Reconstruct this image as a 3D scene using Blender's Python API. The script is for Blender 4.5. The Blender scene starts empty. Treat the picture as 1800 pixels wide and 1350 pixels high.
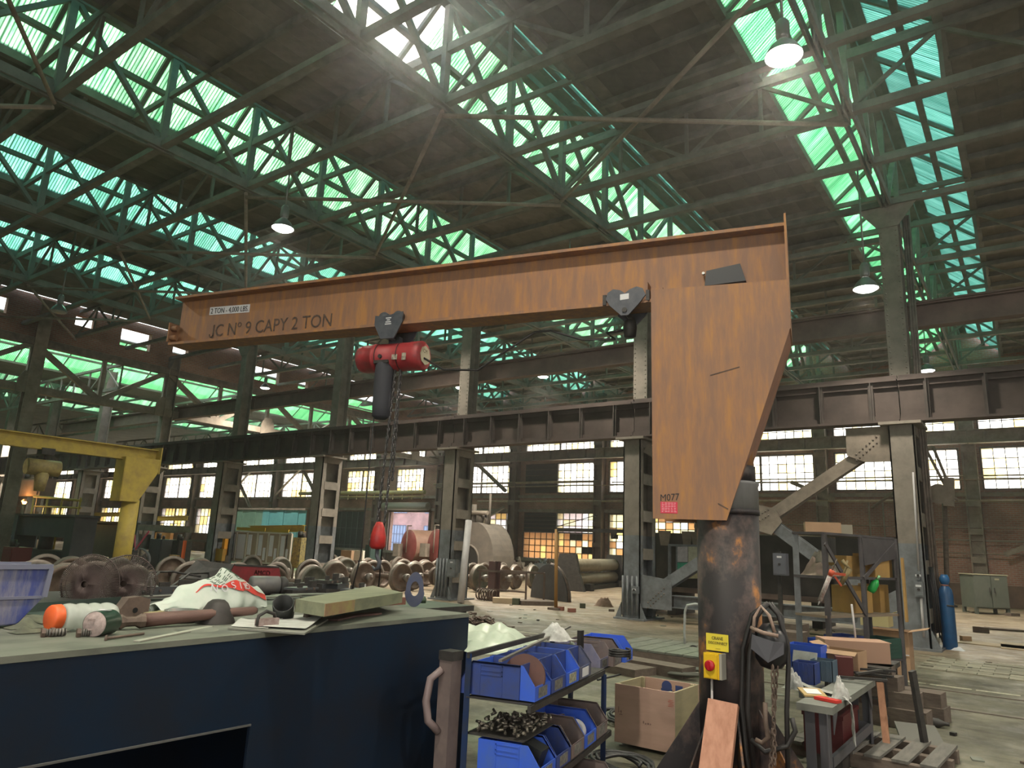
import bpy, math, random
from mathutils import Vector, Matrix
random.seed(7)
C = bpy.context.scene.collection
SC = bpy.context.scene
PI = math.pi
# ------------------------------------------------------------------ camera
CAM_R = ((0.81074747, 0.09538491, 0.57757273), (0.58382761, -0.20392549, -0.78584968), (0.04282361, 0.97432854, -0.22102042))
EYE = Vector((0, 0, 1.65))
cd = bpy.data.cameras.new('camera'); cam = bpy.data.objects.new('camera', cd); C.objects.link(cam)
cd.sensor_fit = 'HORIZONTAL'; cd.sensor_width = 36.0; cd.lens = 36.0 * 1256 / 1800; cd.clip_start = 0.05; cd.clip_end = 600
cam.matrix_world = Matrix.Translation(EYE) @ Matrix(CAM_R).to_4x4()
SC.camera = cam
# ------------------------------------------------------------------ look
SC.view_settings.view_transform = 'Standard'; SC.view_settings.look = 'None'
SC.view_settings.gamma = 1; SC.view_settings.use_curve_mapping = False
SC.view_settings.exposure = 0.8
SC.cycles.max_bounces = 8; SC.cycles.transparent_max_bounces = 12; SC.cycles.diffuse_bounces = 3
SC.cycles.use_denoising = True; SC.cycles.sample_clamp_indirect = 4.0; SC.cycles.caustics_reflective = False; SC.cycles.caustics_refractive = False
# ------------------------------------------------------------------ sky
SUN = Vector((-0.592, 0.520, 0.616)).normalized()
w = bpy.data.worlds.new('sky'); SC.world = w; w.use_nodes = True
nt = w.node_tree; N = nt.nodes; L = nt.links; N.clear()
tc = N.new('ShaderNodeTexCoord'); dot = N.new('ShaderNodeVectorMath'); dot.operation = 'DOT_PRODUCT'; dot.inputs[1].default_value = SUN
L.new(tc.outputs['Generated'], dot.inputs[0])
mx = N.new('ShaderNodeMath'); mx.operation = 'MAXIMUM'; mx.inputs[1].default_value = 0; L.new(dot.outputs['Value'], mx.inputs[0])
pw = N.new('ShaderNodeMath'); pw.operation = 'POWER'; pw.inputs[1].default_value = 9; L.new(mx.outputs[0], pw.inputs[0])
sx = N.new('ShaderNodeSeparateXYZ'); L.new(tc.outputs['Generated'], sx.inputs[0])
rp = N.new('ShaderNodeValToRGB'); rp.color_ramp.elements[0].position = 0.0; rp.color_ramp.elements[0].color = (1, 0.98, 0.93, 1)
rp.color_ramp.elements[1].position = 0.75; rp.color_ramp.elements[1].color = (0.62, 0.80, 1.0, 1); L.new(sx.outputs['Z'], rp.inputs[0])
mixc = N.new('ShaderNodeMix'); mixc.data_type = 'RGBA'; mixc.inputs[7].default_value = (1.8, 1.7, 1.5, 1)
L.new(pw.outputs[0], mixc.inputs[0]); L.new(rp.outputs[0], mixc.inputs[6])
bg = N.new('ShaderNodeBackground'); bg.inputs[1].default_value = 1.7; L.new(mixc.outputs[2], bg.inputs[0])
wo = N.new('ShaderNodeOutputWorld'); L.new(bg.outputs[0], wo.inputs[0])
# ------------------------------------------------------------------ sun
sl = bpy.data.lights.new('sun', 'SUN'); sl.energy = 4.5; sl.angle = math.radians(3); sl.color = (1, 0.93, 0.8)
so = bpy.data.objects.new('sun', sl); C.objects.link(so); so.rotation_euler = SUN.to_track_quat('Z', 'Y').to_euler()
def area(name, loc, direc, sx_, sy_, e, col=(1, 1, 1)):
    l = bpy.data.lights.new(name, 'AREA'); l.shape = 'RECTANGLE'; l.size = sx_; l.size_y = sy_; l.energy = e; l.color = col
    o = bpy.data.objects.new(name, l); C.objects.link(o); o.location = loc
    o.rotation_euler = (-Vector(direc)).to_track_quat('Z', 'Y').to_euler(); o.visible_camera = False if False else True
    return o
# added fill lamps behind and beside the viewer, and one outside the far windows
area('added_rear_fill', (4, -11.4, 4), (0, 1, -0.05), 14, 6, 600, (1, 0.97, 0.9))
area('window_daylight', (-45, 39.6, 7.0), (0, -1, -0.05), 110, 4.4, 6000, (1, 0.95, 0.86))
area('added_side_fill', (11.3, 8, 6), (-1, 0, -0.25), 16, 4, 250, (1, 0.97, 0.9))
# ------------------------------------------------------------------ materials
MATS = {}
def mat(name, col, rough=0.7, metal=0.0, col2=None, scale=6.0, col3=None, bump=0.0, detail=6, spec=0.5, stretch=(1, 1, 1), lo=0.35, hi=0.65, rnd=0.0, emit=None, es=1.0):
    if name in MATS: return MATS[name]
    m = bpy.data.materials.new(name); m.use_nodes = True; MATS[name] = m
    n = m.node_tree.nodes; l = m.node_tree.links; b = n['Principled BSDF']
    b.inputs['Roughness'].default_value = rough; b.inputs['Metallic'].default_value = metal
    b.inputs['Specular IOR Level'].default_value = spec
    b.inputs['Base Color'].default_value = (*col, 1); m.diffuse_color = (*col, 1)
    if emit: b.inputs['Emission Color'].default_value = (*emit, 1); b.inputs['Emission Strength'].default_value = es
    if col2 or bump or rnd:
        t = n.new('ShaderNodeTexCoord'); mp = n.new('ShaderNodeMapping'); mp.inputs['Scale'].default_value = stretch
        l.new(t.outputs['Object'], mp.inputs[0])
        no = n.new('ShaderNodeTexNoise'); no.inputs['Scale'].default_value = scale; no.inputs['Detail'].default_value = detail
        no.inputs['Roughness'].default_value = 0.65; l.new(mp.outputs[0], no.inputs['Vector'])
        r = n.new('ShaderNodeValToRGB'); e = r.color_ramp.elements
        e[0].position = lo; e[0].color = (*col, 1); e[1].position = hi; e[1].color = (*(col2 or col), 1)
        if col3: x = e.new((lo + hi) / 2); x.color = (*col3, 1)
        l.new(no.outputs[0], r.inputs[0]); out = r.outputs[0]
        if rnd:
            oi = n.new('ShaderNodeObjectInfo'); hs = n.new('ShaderNodeHueSaturation'); ml = n.new('ShaderNodeMapRange')
            ml.inputs[3].default_value = 1 - rnd; ml.inputs[4].default_value = 1 + rnd; l.new(oi.outputs['Random'], ml.inputs[0])
            l.new(ml.outputs[0], hs.inputs['Value']); l.new(out, hs.inputs['Color']); out = hs.outputs[0]
        l.new(out, b.inputs['Base Color'])
        if bump:
            bp = n.new('ShaderNodeBump'); bp.inputs['Strength'].default_value = bump; bp.inputs['Distance'].default_value = 0.02
            l.new(no.outputs[0], bp.inputs['Height']); l.new(bp.outputs[0], b.inputs['Normal'])
    return m
# ------------------------------------------------------------------ mesh helper
class MB:
    def __init__(s): s.v = []; s.f = []; s.m = []; s.sm = []
    def add(s, vs, fs, m=0, smooth=False):
        o = len(s.v); s.v += [tuple(x) for x in vs]; s.f += [tuple(i + o for i in f) for f in fs]
        s.m += [m] * len(fs); s.sm += [smooth] * len(fs); return s
    def box(s, a, b, m=0):
        x0, y0, z0 = a; x1, y1, z1 = b
        return s.add([(x0, y0, z0), (x1, y0, z0), (x1, y1, z0), (x0, y1, z0), (x0, y0, z1), (x1, y0, z1), (x1, y1, z1), (x0, y1, z1)],
                     [(3, 2, 1, 0), (4, 5, 6, 7), (0, 1, 5, 4), (1, 2, 6, 5), (2, 3, 7, 6), (3, 0, 4, 7)], m)
    def cbox(s, c, d, m=0, rz=0.0, rx=0.0, ry=0.0):
        R = Matrix.Rotation(rz, 3, 'Z') @ Matrix.Rotation(ry, 3, 'Y') @ Matrix.Rotation(rx, 3, 'X'); c = Vector(c); hx, hy, hz = d[0] / 2, d[1] / 2, d[2] / 2
        vs = [c + R @ Vector(p) for p in ((-hx, -hy, -hz), (hx, -hy, -hz), (hx, hy, -hz), (-hx, hy, -hz), (-hx, -hy, hz), (hx, -hy, hz), (hx, hy, hz), (-hx, hy, hz))]
        return s.add(vs, [(3, 2, 1, 0), (4, 5, 6, 7), (0, 1, 5, 4), (1, 2, 6, 5), (2, 3, 7, 6), (3, 0, 4, 7)], m)
    def frame(s, p, q, up=(0, 0, 1)):
        p = Vector(p); q = Vector(q); d = (q - p).normalized(); u = Vector(up)
        if abs(d.dot(u)) > 0.99: u = Vector((1, 0, 0))
        sd = d.cross(u).normalized(); u = sd.cross(d).normalized(); return p, q, d, sd, u
    def bar(s, p, q, wd, h, up=(0, 0, 1), m=0):          # rectangular bar from p to q
        p, q, d, sd, u = s.frame(p, q, up); a, b = sd * wd / 2, u * h / 2
        vs = [p - a - b, p + a - b, p + a + b, p - a + b, q - a - b, q + a - b, q + a + b, q - a + b]
        return s.add(vs, [(0, 1, 2, 3), (7, 6, 5, 4), (0, 4, 5, 1), (1, 5, 6, 2), (2, 6, 7, 3), (3, 7, 4, 0)], m)
    def prof(s, p, q, poly, up=(0, 0, 1), m=0, smooth=False, caps=True):   # extrude a 2D outline (side, up) from p to q
        p, q, d, sd, u = s.frame(p, q, up); n = len(poly)
        vs = [p + sd * x + u * y for x, y in poly] + [q + sd * x + u * y for x, y in poly]
        fs = [(i, i + n, (i + 1) % n + n, (i + 1) % n) for i in range(n)]
        s.add(vs, fs, m, smooth)
        if caps: o = len(s.v) - 2 * n; s.f += [tuple(o + i for i in range(n)), tuple(o + n + i for i in reversed(range(n)))]; s.m += [m] * 2; s.sm += [False] * 2
        return s
    def ibeam(s, p, q, wd, h, t=0.02, tw=0.015, up=(0, 0, 1), m=0):
        a, b, c = wd / 2, h / 2, tw / 2
        return s.prof(p, q, [(-a, -b), (a, -b), (a, -b + t), (c, -b + t), (c, b - t), (a, b - t), (a, b), (-a, b), (-a, b - t), (-c, b - t), (-c, -b + t), (-a, -b + t)], up, m)
    def chan(s, p, q, wd, h, t=0.012, up=(0, 0, 1), m=0):   # channel, open to +side
        a, b = wd, h / 2
        return s.prof(p, q, [(0, -b), (a, -b), (a, -b + t), (t, -b + t), (t, b - t), (a, b - t), (a, b), (0, b)], up, m)
    def ang(s, p, q, a=0.08, t=0.012, up=(0, 0, 1), m=0):
        return s.prof(p, q, [(0, 0), (a, 0), (a, t), (t, t), (t, a), (0, a)], up, m)
    def tube(s, p, q, r, n=12, r2=None, m=0, smooth=True, caps=True):
        p, q, d, sd, u = s.frame(p, q); r2 = r if r2 is None else r2; a = [2 * PI * i / n for i in range(n)]
        vs = [p + (sd * math.cos(t) + u * math.sin(t)) * r for t in a] + [q + (sd * math.cos(t) + u * math.sin(t)) * r2 for t in a]
        s.add(vs, [(i, (i + 1) % n, (i + 1) % n + n, i + n) for i in range(n)], m, smooth)
        if caps: o = len(s.v) - 2 * n; s.f += [tuple(o + i for i in reversed(range(n))), tuple(o + n + i for i in range(n))]; s.m += [m] * 2; s.sm += [False] * 2
        return s
    def path(s, pts, r, n=6, m=0, closed=False):
        pts = [Vector(p) for p in pts]; k = len(pts); vs = []; pu = None
        for i, p in enumerate(pts):
            a = pts[(i - 1) % k] if (closed or i) else p; b = pts[(i + 1) % k] if (closed or i < k - 1) else p
            d = (b - a).normalized() if (b - a).length > 1e-9 else Vector((1, 0, 0))
            if pu is None: pu = Vector((0, 0, 1)) if abs(d.z) < 0.9 else Vector((1, 0, 0))
            sd = d.cross(pu).normalized(); pu = sd.cross(d).normalized(); rr = r[i] if isinstance(r, (list, tuple)) else r
            vs += [p + (sd * math.cos(2 * PI * j / n) + pu * math.sin(2 * PI * j / n)) * rr for j in range(n)]
        fs = []
        for i in range(k if closed else k - 1):
            for j in range(n):
                a, b = i * n + j, i * n + (j + 1) % n; c, d_ = ((i + 1) % k) * n + (j + 1) % n, ((i + 1) % k) * n + j
                fs.append((a, d_, c, b))
        if not closed: fs += [tuple(range(n)), tuple((k - 1) * n + j for j in reversed(range(n)))]
        return s.add(vs, fs, m, True)
    def lathe(s, prof, c=(0, 0, 0), axis=(0, 0, 1), n=20, m=0, smooth=True):  # prof: (radius, height)
        p, q, d, sd, u = s.frame(c, Vector(c) + Vector(axis)); vs = []
        for r, h in prof: vs += [p + d * h + (sd * math.cos(2 * PI * j / n) + u * math.sin(2 * PI * j / n)) * max(r, 1e-4) for j in range(n)]
        fs = [(i * n + j, i * n + (j + 1) % n, (i + 1) * n + (j + 1) % n, (i + 1) * n + j) for i in range(len(prof) - 1) for j in range(n)]
        return s.add(vs, fs, m, smooth)
    def plate(s, pts, th, m=0):                           # planar polygon given thickness th along its normal (centred)
        pts = [Vector(p) for p in pts]; nn = len(pts); nr = Vector((0, 0, 0))
        for i in range(nn): nr += pts[i].cross(pts[(i + 1) % nn])
        nr = nr.normalized() * th / 2
        s.add([p - nr for p in pts] + [p + nr for p in pts], [tuple(reversed(range(nn))), tuple(range(nn, 2 * nn))] + [(i, (i + 1) % nn, (i + 1) % nn + nn, i + nn) for i in range(nn)], m)
        return s
    def ring(s, c, axis, r0, r1, th, n=32, m=0):
        return s.lathe([(r0, -th / 2), (r1, -th / 2), (r1, th / 2), (r0, th / 2), (r0, -th / 2)], c, axis, n, m, False)
    def heap(s, nx, ny, fn, m=0, smooth=True):            # height grid fn(u,v)->point
        vs = [fn(i / (nx - 1), j / (ny - 1)) for j in range(ny) for i in range(nx)]
        return s.add(vs, [(j * nx + i, j * nx + i + 1, (j + 1) * nx + i + 1, (j + 1) * nx + i) for j in range(ny - 1) for i in range(nx - 1)], m, smooth)
    def mesh(s, name, mats, off=(0, 0, 0)):
        me = bpy.data.meshes.new(name); ox, oy, oz = off
        me.from_pydata([(x - ox, y - oy, z - oz) for x, y, z in s.v], [], s.f)
        for mm in (mats if isinstance(mats, (list, tuple)) else [mats]): me.materials.append(mm)
        me.polygons.foreach_set('material_index', s.m); me.polygons.foreach_set('use_smooth', s.sm); me.update(); return me
def link(name, data, parent=None, loc=None):
    o = bpy.data.objects.new(name, data); C.objects.link(o)
    if parent: o.parent = parent
    if loc is not None: o.location = loc
    return o
def tag(o, label=None, cat=None, group=None, kind=None):
    if label: o['label'] = label
    if cat: o['category'] = cat
    if group: o['group'] = group
    if kind: o['kind'] = kind
    return o
def thing(name, label, cat, loc=(0, 0, 0), rz=0.0, group=None):
    o = bpy.data.objects.new(name, None); C.objects.link(o); o.location = loc; o.rotation_euler = (0, 0, rz); o.empty_display_size = 0.1
    return tag(o, label, cat, group)
def root_of(p):
    v = Vector((0, 0, 0))
    while p is not None: v += Vector(p.location); p = p.parent
    return v
def part(name, mb, m, parent, world=False, label=None):    # world=True: mb is in world coordinates (unrotated parents)
    o = link(name, mb.mesh(name, m, root_of(parent) if world else (0, 0, 0)), parent)
    if label: o['label'] = label
    return o
def solo(name, mb, m, label, cat, loc=(0, 0, 0), group=None, world=True, kind=None, rz=0.0):   # a thing of one mesh; origin at loc
    o = link(name, mb.mesh(name, m, loc if world else (0, 0, 0)), None, loc); o.rotation_euler = (0, 0, rz)
    return tag(o, label, cat, group, kind)
def struct(name, mb, m, parent=None, loc=(0, 0, 0)):
    o = link(name, mb.mesh(name, m, loc), parent, loc if parent is None else None)
    if parent is None: o['kind'] = 'structure'
    return o
def sroot(name):
    o = bpy.data.objects.new(name, None); C.objects.link(o); o['kind'] = 'structure'; return o
def dup(root, loc=None, rz=None, label=None, group=None):
    def cp(o, par):
        c = o.copy(); C.objects.link(c); c.parent = par
        for ch in o.children: cp(ch, c)
        return c
    r = cp(root, None)
    if loc is not None: r.location = loc
    if rz is not None: r.rotation_euler = (0, 0, rz)
    if label: r['label'] = label
    if group: r['group'] = group
    return r
def ray(px, py):
    c = Vector(((px - 900) / 1256, -(py - 675) / 1256, -1)); return Matrix(CAM_R) @ c
def at_z(px, py, z=0.0): d = ray(px, py); return EYE + d * ((z - EYE.z) / d.z)
def at_y(px, py, y): d = ray(px, py); return EYE + d * (y / d.y)
def at_x(px, py, x): d = ray(px, py); return EYE + d * (x / d.x)
FONT = {}
def text_mesh(body, size, th=0.0):
    c = bpy.data.curves.new('txt', 'FONT'); c.body = body; c.size = size; c.extrude = th; c.align_x = 'LEFT'; c.resolution_u = 3
    o = bpy.data.objects.new('txt', c); C.objects.link(o); dg = bpy.context.evaluated_depsgraph_get()
    me = bpy.data.meshes.new_from_object(o.evaluated_get(dg)); bpy.data.objects.remove(o); bpy.data.curves.remove(c); return me
def lettering(name, body, size, org, xd, yd, m, parent, xs=1.0, th=0.0015):  # text with its baseline start at org, along xd, up yd (world); parent unrotated
    me = text_mesh(body, size, th); xd = Vector(xd).normalized(); yd = Vector(yd).normalized(); zd = xd.cross(yd)
    org = Vector(org) - root_of(parent)
    for v in me.vertices: c = v.co.copy(); v.co = org + xd * c.x * xs + yd * c.y + zd * c.z
    me.materials.clear(); me.materials.append(m); return link(name, me, parent)
# ------------------------------------------------------------------ shared materials
steel = mat('old_steel', (0.11, 0.088, 0.074), 0.75, 0.0, (0.22, 0.18, 0.15), 3.0, bump=0.15)
steel_roof = mat('roof_steel', (0.14, 0.14, 0.12), 0.8, 0.0, (0.22, 0.215, 0.185), 2.0)
steel_brown = mat('brown_steel', (0.13, 0.092, 0.078), 0.75, 0.0, (0.20, 0.145, 0.12), 1.5, bump=0.1)
steel_tan = mat('tan_steel', (0.30, 0.25, 0.20), 0.8, 0, (0.18, 0.15, 0.12), 2.5)
grey_paint = mat('grey_paint', (0.20, 0.215, 0.23), 0.55, 0, (0.12, 0.125, 0.13), 4, bump=0.05)
dark_steel = mat('dark_steel', (0.03, 0.028, 0.028), 0.6, 0.3, (0.06, 0.055, 0.05), 9, bump=0.1)
iron = mat('cast_iron', (0.09, 0.065, 0.052), 0.65, 0.2, (0.17, 0.12, 0.095), 7, bump=0.1)
deck_m = mat('roof_deck', (0.15, 0.15, 0.135), 0.9, 0, (0.22, 0.21, 0.19), 1.2)
ORD = ['first', 'second', 'third', 'fourth', 'fifth', 'sixth', 'seventh', 'eighth', 'ninth', 'tenth', 'eleventh', 'twelfth', 'thirteenth', 'fourteenth', 'fifteenth', 'sixteenth', 'seventeenth', 'eighteenth']
# ------------------------------------------------------------------ floor
def floor_mat():
    m = bpy.data.materials.new('shop_floor'); m.use_nodes = True; n = m.node_tree.nodes; l = m.node_tree.links; b = n['Principled BSDF']
    t = n.new('ShaderNodeTexCoord')
    def noise(s, d=8, st=(1, 1, 1)):
        mp = n.new('ShaderNodeMapping'); mp.inputs['Scale'].default_value = st; l.new(t.outputs['Object'], mp.inputs[0])
        x = n.new('ShaderNodeTexNoise'); x.inputs['Scale'].default_value = s; x.inputs['Detail'].default_value = d; x.inputs['Roughness'].default_value = 0.7; l.new(mp.outputs[0], x.inputs['Vector']); return x.outputs[0]
    def ramp(src, stops):
        r = n.new('ShaderNodeValToRGB'); e = r.color_ramp.elements
        while len(e) < len(stops): e.new(0.5)
        for i, (p, c) in enumerate(stops): e[i].position = p; e[i].color = (*c, 1)
        l.new(src, r.inputs[0]); return r.outputs[0]
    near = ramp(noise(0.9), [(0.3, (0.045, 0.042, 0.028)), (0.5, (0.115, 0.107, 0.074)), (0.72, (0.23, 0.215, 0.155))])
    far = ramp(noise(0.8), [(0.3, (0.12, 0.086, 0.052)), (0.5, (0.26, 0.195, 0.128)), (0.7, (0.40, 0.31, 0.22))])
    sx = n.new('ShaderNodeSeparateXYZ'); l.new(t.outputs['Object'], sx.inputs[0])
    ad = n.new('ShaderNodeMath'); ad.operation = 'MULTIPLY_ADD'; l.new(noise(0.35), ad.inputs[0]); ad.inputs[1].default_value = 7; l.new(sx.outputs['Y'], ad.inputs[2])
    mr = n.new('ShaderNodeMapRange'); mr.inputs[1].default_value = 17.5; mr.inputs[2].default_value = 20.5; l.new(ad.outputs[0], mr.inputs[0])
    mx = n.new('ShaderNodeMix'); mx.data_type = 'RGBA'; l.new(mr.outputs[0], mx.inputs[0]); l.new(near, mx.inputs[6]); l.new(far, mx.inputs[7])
    st = ramp(noise(5, 10, (0.35, 1.6, 1)), [(0.35, (0.45, 0.44, 0.42)), (0.55, (1, 1, 1))])
    m2 = n.new('ShaderNodeMix'); m2.data_type = 'RGBA'; m2.blend_type = 'MULTIPLY'; m2.inputs[0].default_value = 0.8; l.new(mx.outputs[2], m2.inputs[6]); l.new(st, m2.inputs[7])
    l.new(m2.outputs[2], b.inputs['Base Color']); rr = ramp(noise(2.0), [(0.35, (0.35, 0.35, 0.35)), (0.65, (0.8, 0.8, 0.8))]); l.new(rr, b.inputs['Roughness'])
    bp = n.new('ShaderNodeBump'); bp.inputs['Strength'].default_value = 0.3; bp.inputs['Distance'].default_value = 0.02; l.new(noise(12), bp.inputs['Height']); l.new(bp.outputs[0], b.inputs['Normal'])
    return m
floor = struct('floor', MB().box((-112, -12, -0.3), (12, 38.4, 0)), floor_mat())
# wood block strip of the gangway, the blocks are single pieces
blk = mat('floor_block', (0.17, 0.16, 0.115), 0.8, 0, (0.27, 0.25, 0.19), 5, bump=0.2, rnd=0.3)
bm_ = [MB().cbox((0, 0, 0), (0.40, 0.19, 0.03)).mesh('floor_block', blk), MB().cbox((0, 0, 0), (0.40, 0.18, 0.042), rz=0.02).mesh('floor_block', blk)]
for r in range(9):
    for c in range(30):
        x = -1.6 + c * 0.41 + (r % 2) * 0.2; y = 13.9 + r * 0.2 - 0.02 * x
        if x < 9: link('floor_block', random.choice(bm_), floor, (x, y, random.uniform(-0.005, 0.008)))
tr = MB()
for i in range(40):
    x = -13 + i * 0.55
    if random.random() < 0.75: tr.box((x, 12.2, 0.0), (x + 0.5, 12.28, 0.004))
for i in range(18): tr.box((-2 + i * 0.6, 15.9, 0), (-1.6 + i * 0.6, 15.94, 0.005))
struct('trim_1', tr, mat('worn_line_paint', (0.5, 0.47, 0.36), 0.8, 0, (0.25, 0.24, 0.18), 12))
rail = MB()
for y in (10.4, 11.8): rail.box((-60, y, -0.01), (11, y + 0.07, 0.012))
struct('trim_2', rail, mat('floor_rail', (0.12, 0.10, 0.08), 0.5, 0.5, (0.2, 0.17, 0.14), 3))
ground = struct('terrain', MB().box((-160, 38.5, -0.35), (60, 140, -0.05)), mat('yard_ground', (0.45, 0.40, 0.34), 0.9, 0, (0.6, 0.55, 0.48), 0.4))
# ------------------------------------------------------------------ brick
def brick_mat(name, c1, c2, mortar, sc=1.0):
    m = bpy.data.materials.new(name); m.use_nodes = True; n = m.node_tree.nodes; l = m.node_tree.links; b = n['Principled BSDF']
    t = n.new('ShaderNodeTexCoord'); s = n.new('ShaderNodeSeparateXYZ'); l.new(t.outputs['Object'], s.inputs[0])
    a = n.new('ShaderNodeMath'); a.operation = 'ADD'; l.new(s.outputs['X'], a.inputs[0]); l.new(s.outputs['Y'], a.inputs[1])
    cb = n.new('ShaderNodeCombineXYZ'); l.new(a.outputs[0], cb.inputs[0]); l.new(s.outputs['Z'], cb.inputs[1])
    br = n.new('ShaderNodeTexBrick'); br.inputs['Scale'].default_value = 1.0; br.inputs['Brick Width'].default_value = 0.24 * sc; br.inputs['Row Height'].default_value = 0.085 * sc
    br.inputs['Mortar Size'].default_value = 0.012 * sc; br.inputs['Color1'].default_value = (*c1, 1); br.inputs['Color2'].default_value = (*c2, 1); br.inputs['Mortar'].default_value = (*mortar, 1)
    l.new(cb.outputs[0], br.inputs['Vector'])
    no = n.new('ShaderNodeTexNoise'); no.inputs['Scale'].default_value = 0.7; no.inputs['Detail'].default_value = 6; l.new(t.outputs['Object'], no.inputs['Vector'])
    r = n.new('ShaderNodeValToRGB'); r.color_ramp.elements[0].position = 0.3; r.color_ramp.elements[0].color = (0.35, 0.33, 0.32, 1); r.color_ramp.elements[1].position = 0.65
    l.new(no.outputs[0], r.inputs[0]); mx = n.new('ShaderNodeMix'); mx.data_type = 'RGBA'; mx.blend_type = 'MULTIPLY'; mx.inputs[0].default_value = 0.85
    l.new(br.outputs[0], mx.inputs[6]); l.new(r.outputs[0], mx.inputs[7]); l.new(mx.outputs[2], b.inputs['Base Color']); b.inputs['Roughness'].default_value = 0.9
    bp = n.new('ShaderNodeBump'); bp.inputs['Strength'].default_value = 0.4; bp.inputs['Distance'].default_value = 0.02; l.new(br.outputs['Fac'], bp.inputs['Height']); bp.invert = True; l.new(bp.outputs[0], b.inputs['Normal'])
    return m
brick = brick_mat('red_brick', (0.44, 0.22, 0.16), (0.34, 0.165, 0.12), (0.38, 0.33, 0.28))
PX = 6.25; XC = [-2.15 - PX * k for k in range(-2, 17)]        # column grid along the hall; XC[2] is the nearest column
def gx(k): return -2.15 - PX * k
# ------------------------------------------------------------------ far wall with its windows
YW = 38.0
def glass_mat(name, col, tr=0.75, stripes=False, dark=None, rnd=0.0):
    m = bpy.data.materials.new(name); m.use_nodes = True; n = m.node_tree.nodes; l = m.node_tree.links; n.clear()
    out = n.new('ShaderNodeOutputMaterial'); a = n.new('ShaderNodeBsdfTransparent'); b = n.new('ShaderNodeBsdfTranslucent'); mx = n.new('ShaderNodeMixShader')
    mx.inputs[0].default_value = 1 - tr; l.new(a.outputs[0], mx.inputs[1]); l.new(b.outputs[0], mx.inputs[2]); l.new(mx.outputs[0], out.inputs[0])
    a.inputs[0].default_value = (*col, 1); b.inputs[0].default_value = (*col, 1)
    if stripes:
        t = n.new('ShaderNodeTexCoord'); wv = n.new('ShaderNodeTexWave'); wv.bands_direction = 'X'; wv.inputs['Scale'].default_value = 4.2; wv.inputs['Distortion'].default_value = 0.0
        l.new(t.outputs['Object'], wv.inputs['Vector'])
        r = n.new('ShaderNodeValToRGB'); r.color_ramp.elements[0].position = 0.0; r.color_ramp.elements[0].color = (0.35, 0.42, 0.38, 1); r.color_ramp.elements[1].position = 0.45; l.new(wv.outputs[0], r.inputs[0])
        oi = n.new('ShaderNodeObjectInfo'); av = n.new('ShaderNodeVectorMath'); av.operation = 'SCALE'; av.inputs['Scale'].default_value = 37; cb = n.new('ShaderNodeCombineXYZ')
        for i in range(3): l.new(oi.outputs['Random'], cb.inputs[i])
        l.new(cb.outputs[0], av.inputs[0]); ad = n.new('ShaderNodeVectorMath'); l.new(t.outputs['Object'], ad.inputs[0]); l.new(av.outputs[0], ad.inputs[1])
        mp = n.new('ShaderNodeMapping'); mp.inputs['Scale'].default_value = (3.2, 0.35, 1); l.new(ad.outputs[0], mp.inputs[0])
        no = n.new('ShaderNodeTexNoise'); no.inputs['Scale'].default_value = 1.6; no.inputs['Detail'].default_value = 8; no.inputs['Roughness'].default_value = 0.75; l.new(mp.outputs[0], no.inputs['Vector'])
        r2 = n.new('ShaderNodeValToRGB'); e = r2.color_ramp.elements; e[0].position = 0.36; e[0].color = (*dark, 1); e[1].position = 0.66; e[1].color = (*col, 1); l.new(no.outputs[0], r2.inputs[0])
        mm = n.new('ShaderNodeMix'); mm.data_type = 'RGBA'; mm.blend_type = 'MULTIPLY'; mm.inputs[0].default_value = 1; l.new(r2.outputs[0], mm.inputs[6]); l.new(r.outputs[0], mm.inputs[7])
        hs = n.new('ShaderNodeHueSaturation'); ml = n.new('ShaderNodeMapRange'); ml.inputs[3].default_value = 1 - rnd; ml.inputs[4].default_value = 1 + rnd * 0.4; l.new(oi.outputs['Random'], ml.inputs[0])
        l.new(ml.outputs[0], hs.inputs['Value']); l.new(mm.outputs[2], hs.inputs['Color'])
        l.new(hs.outputs[0], a.inputs[0]); l.new(hs.outputs[0], b.inputs[0])
    return m
pane_m = [glass_mat('clear_pane', (0.9, 0.9, 0.88)), glass_mat('cream_pane', (0.86, 0.82, 0.62), 0.7), glass_mat('yellow_pane', (0.80, 0.68, 0.40), 0.6),
          glass_mat('amber_pane', (0.60, 0.43, 0.27), 0.45), mat('blind_pane', (0.05, 0.04, 0.035), 0.8)]
bar_m = mat('window_bar', (0.10, 0.08, 0.07), 0.7)
pane_mesh = {}
wn = [0]
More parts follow.
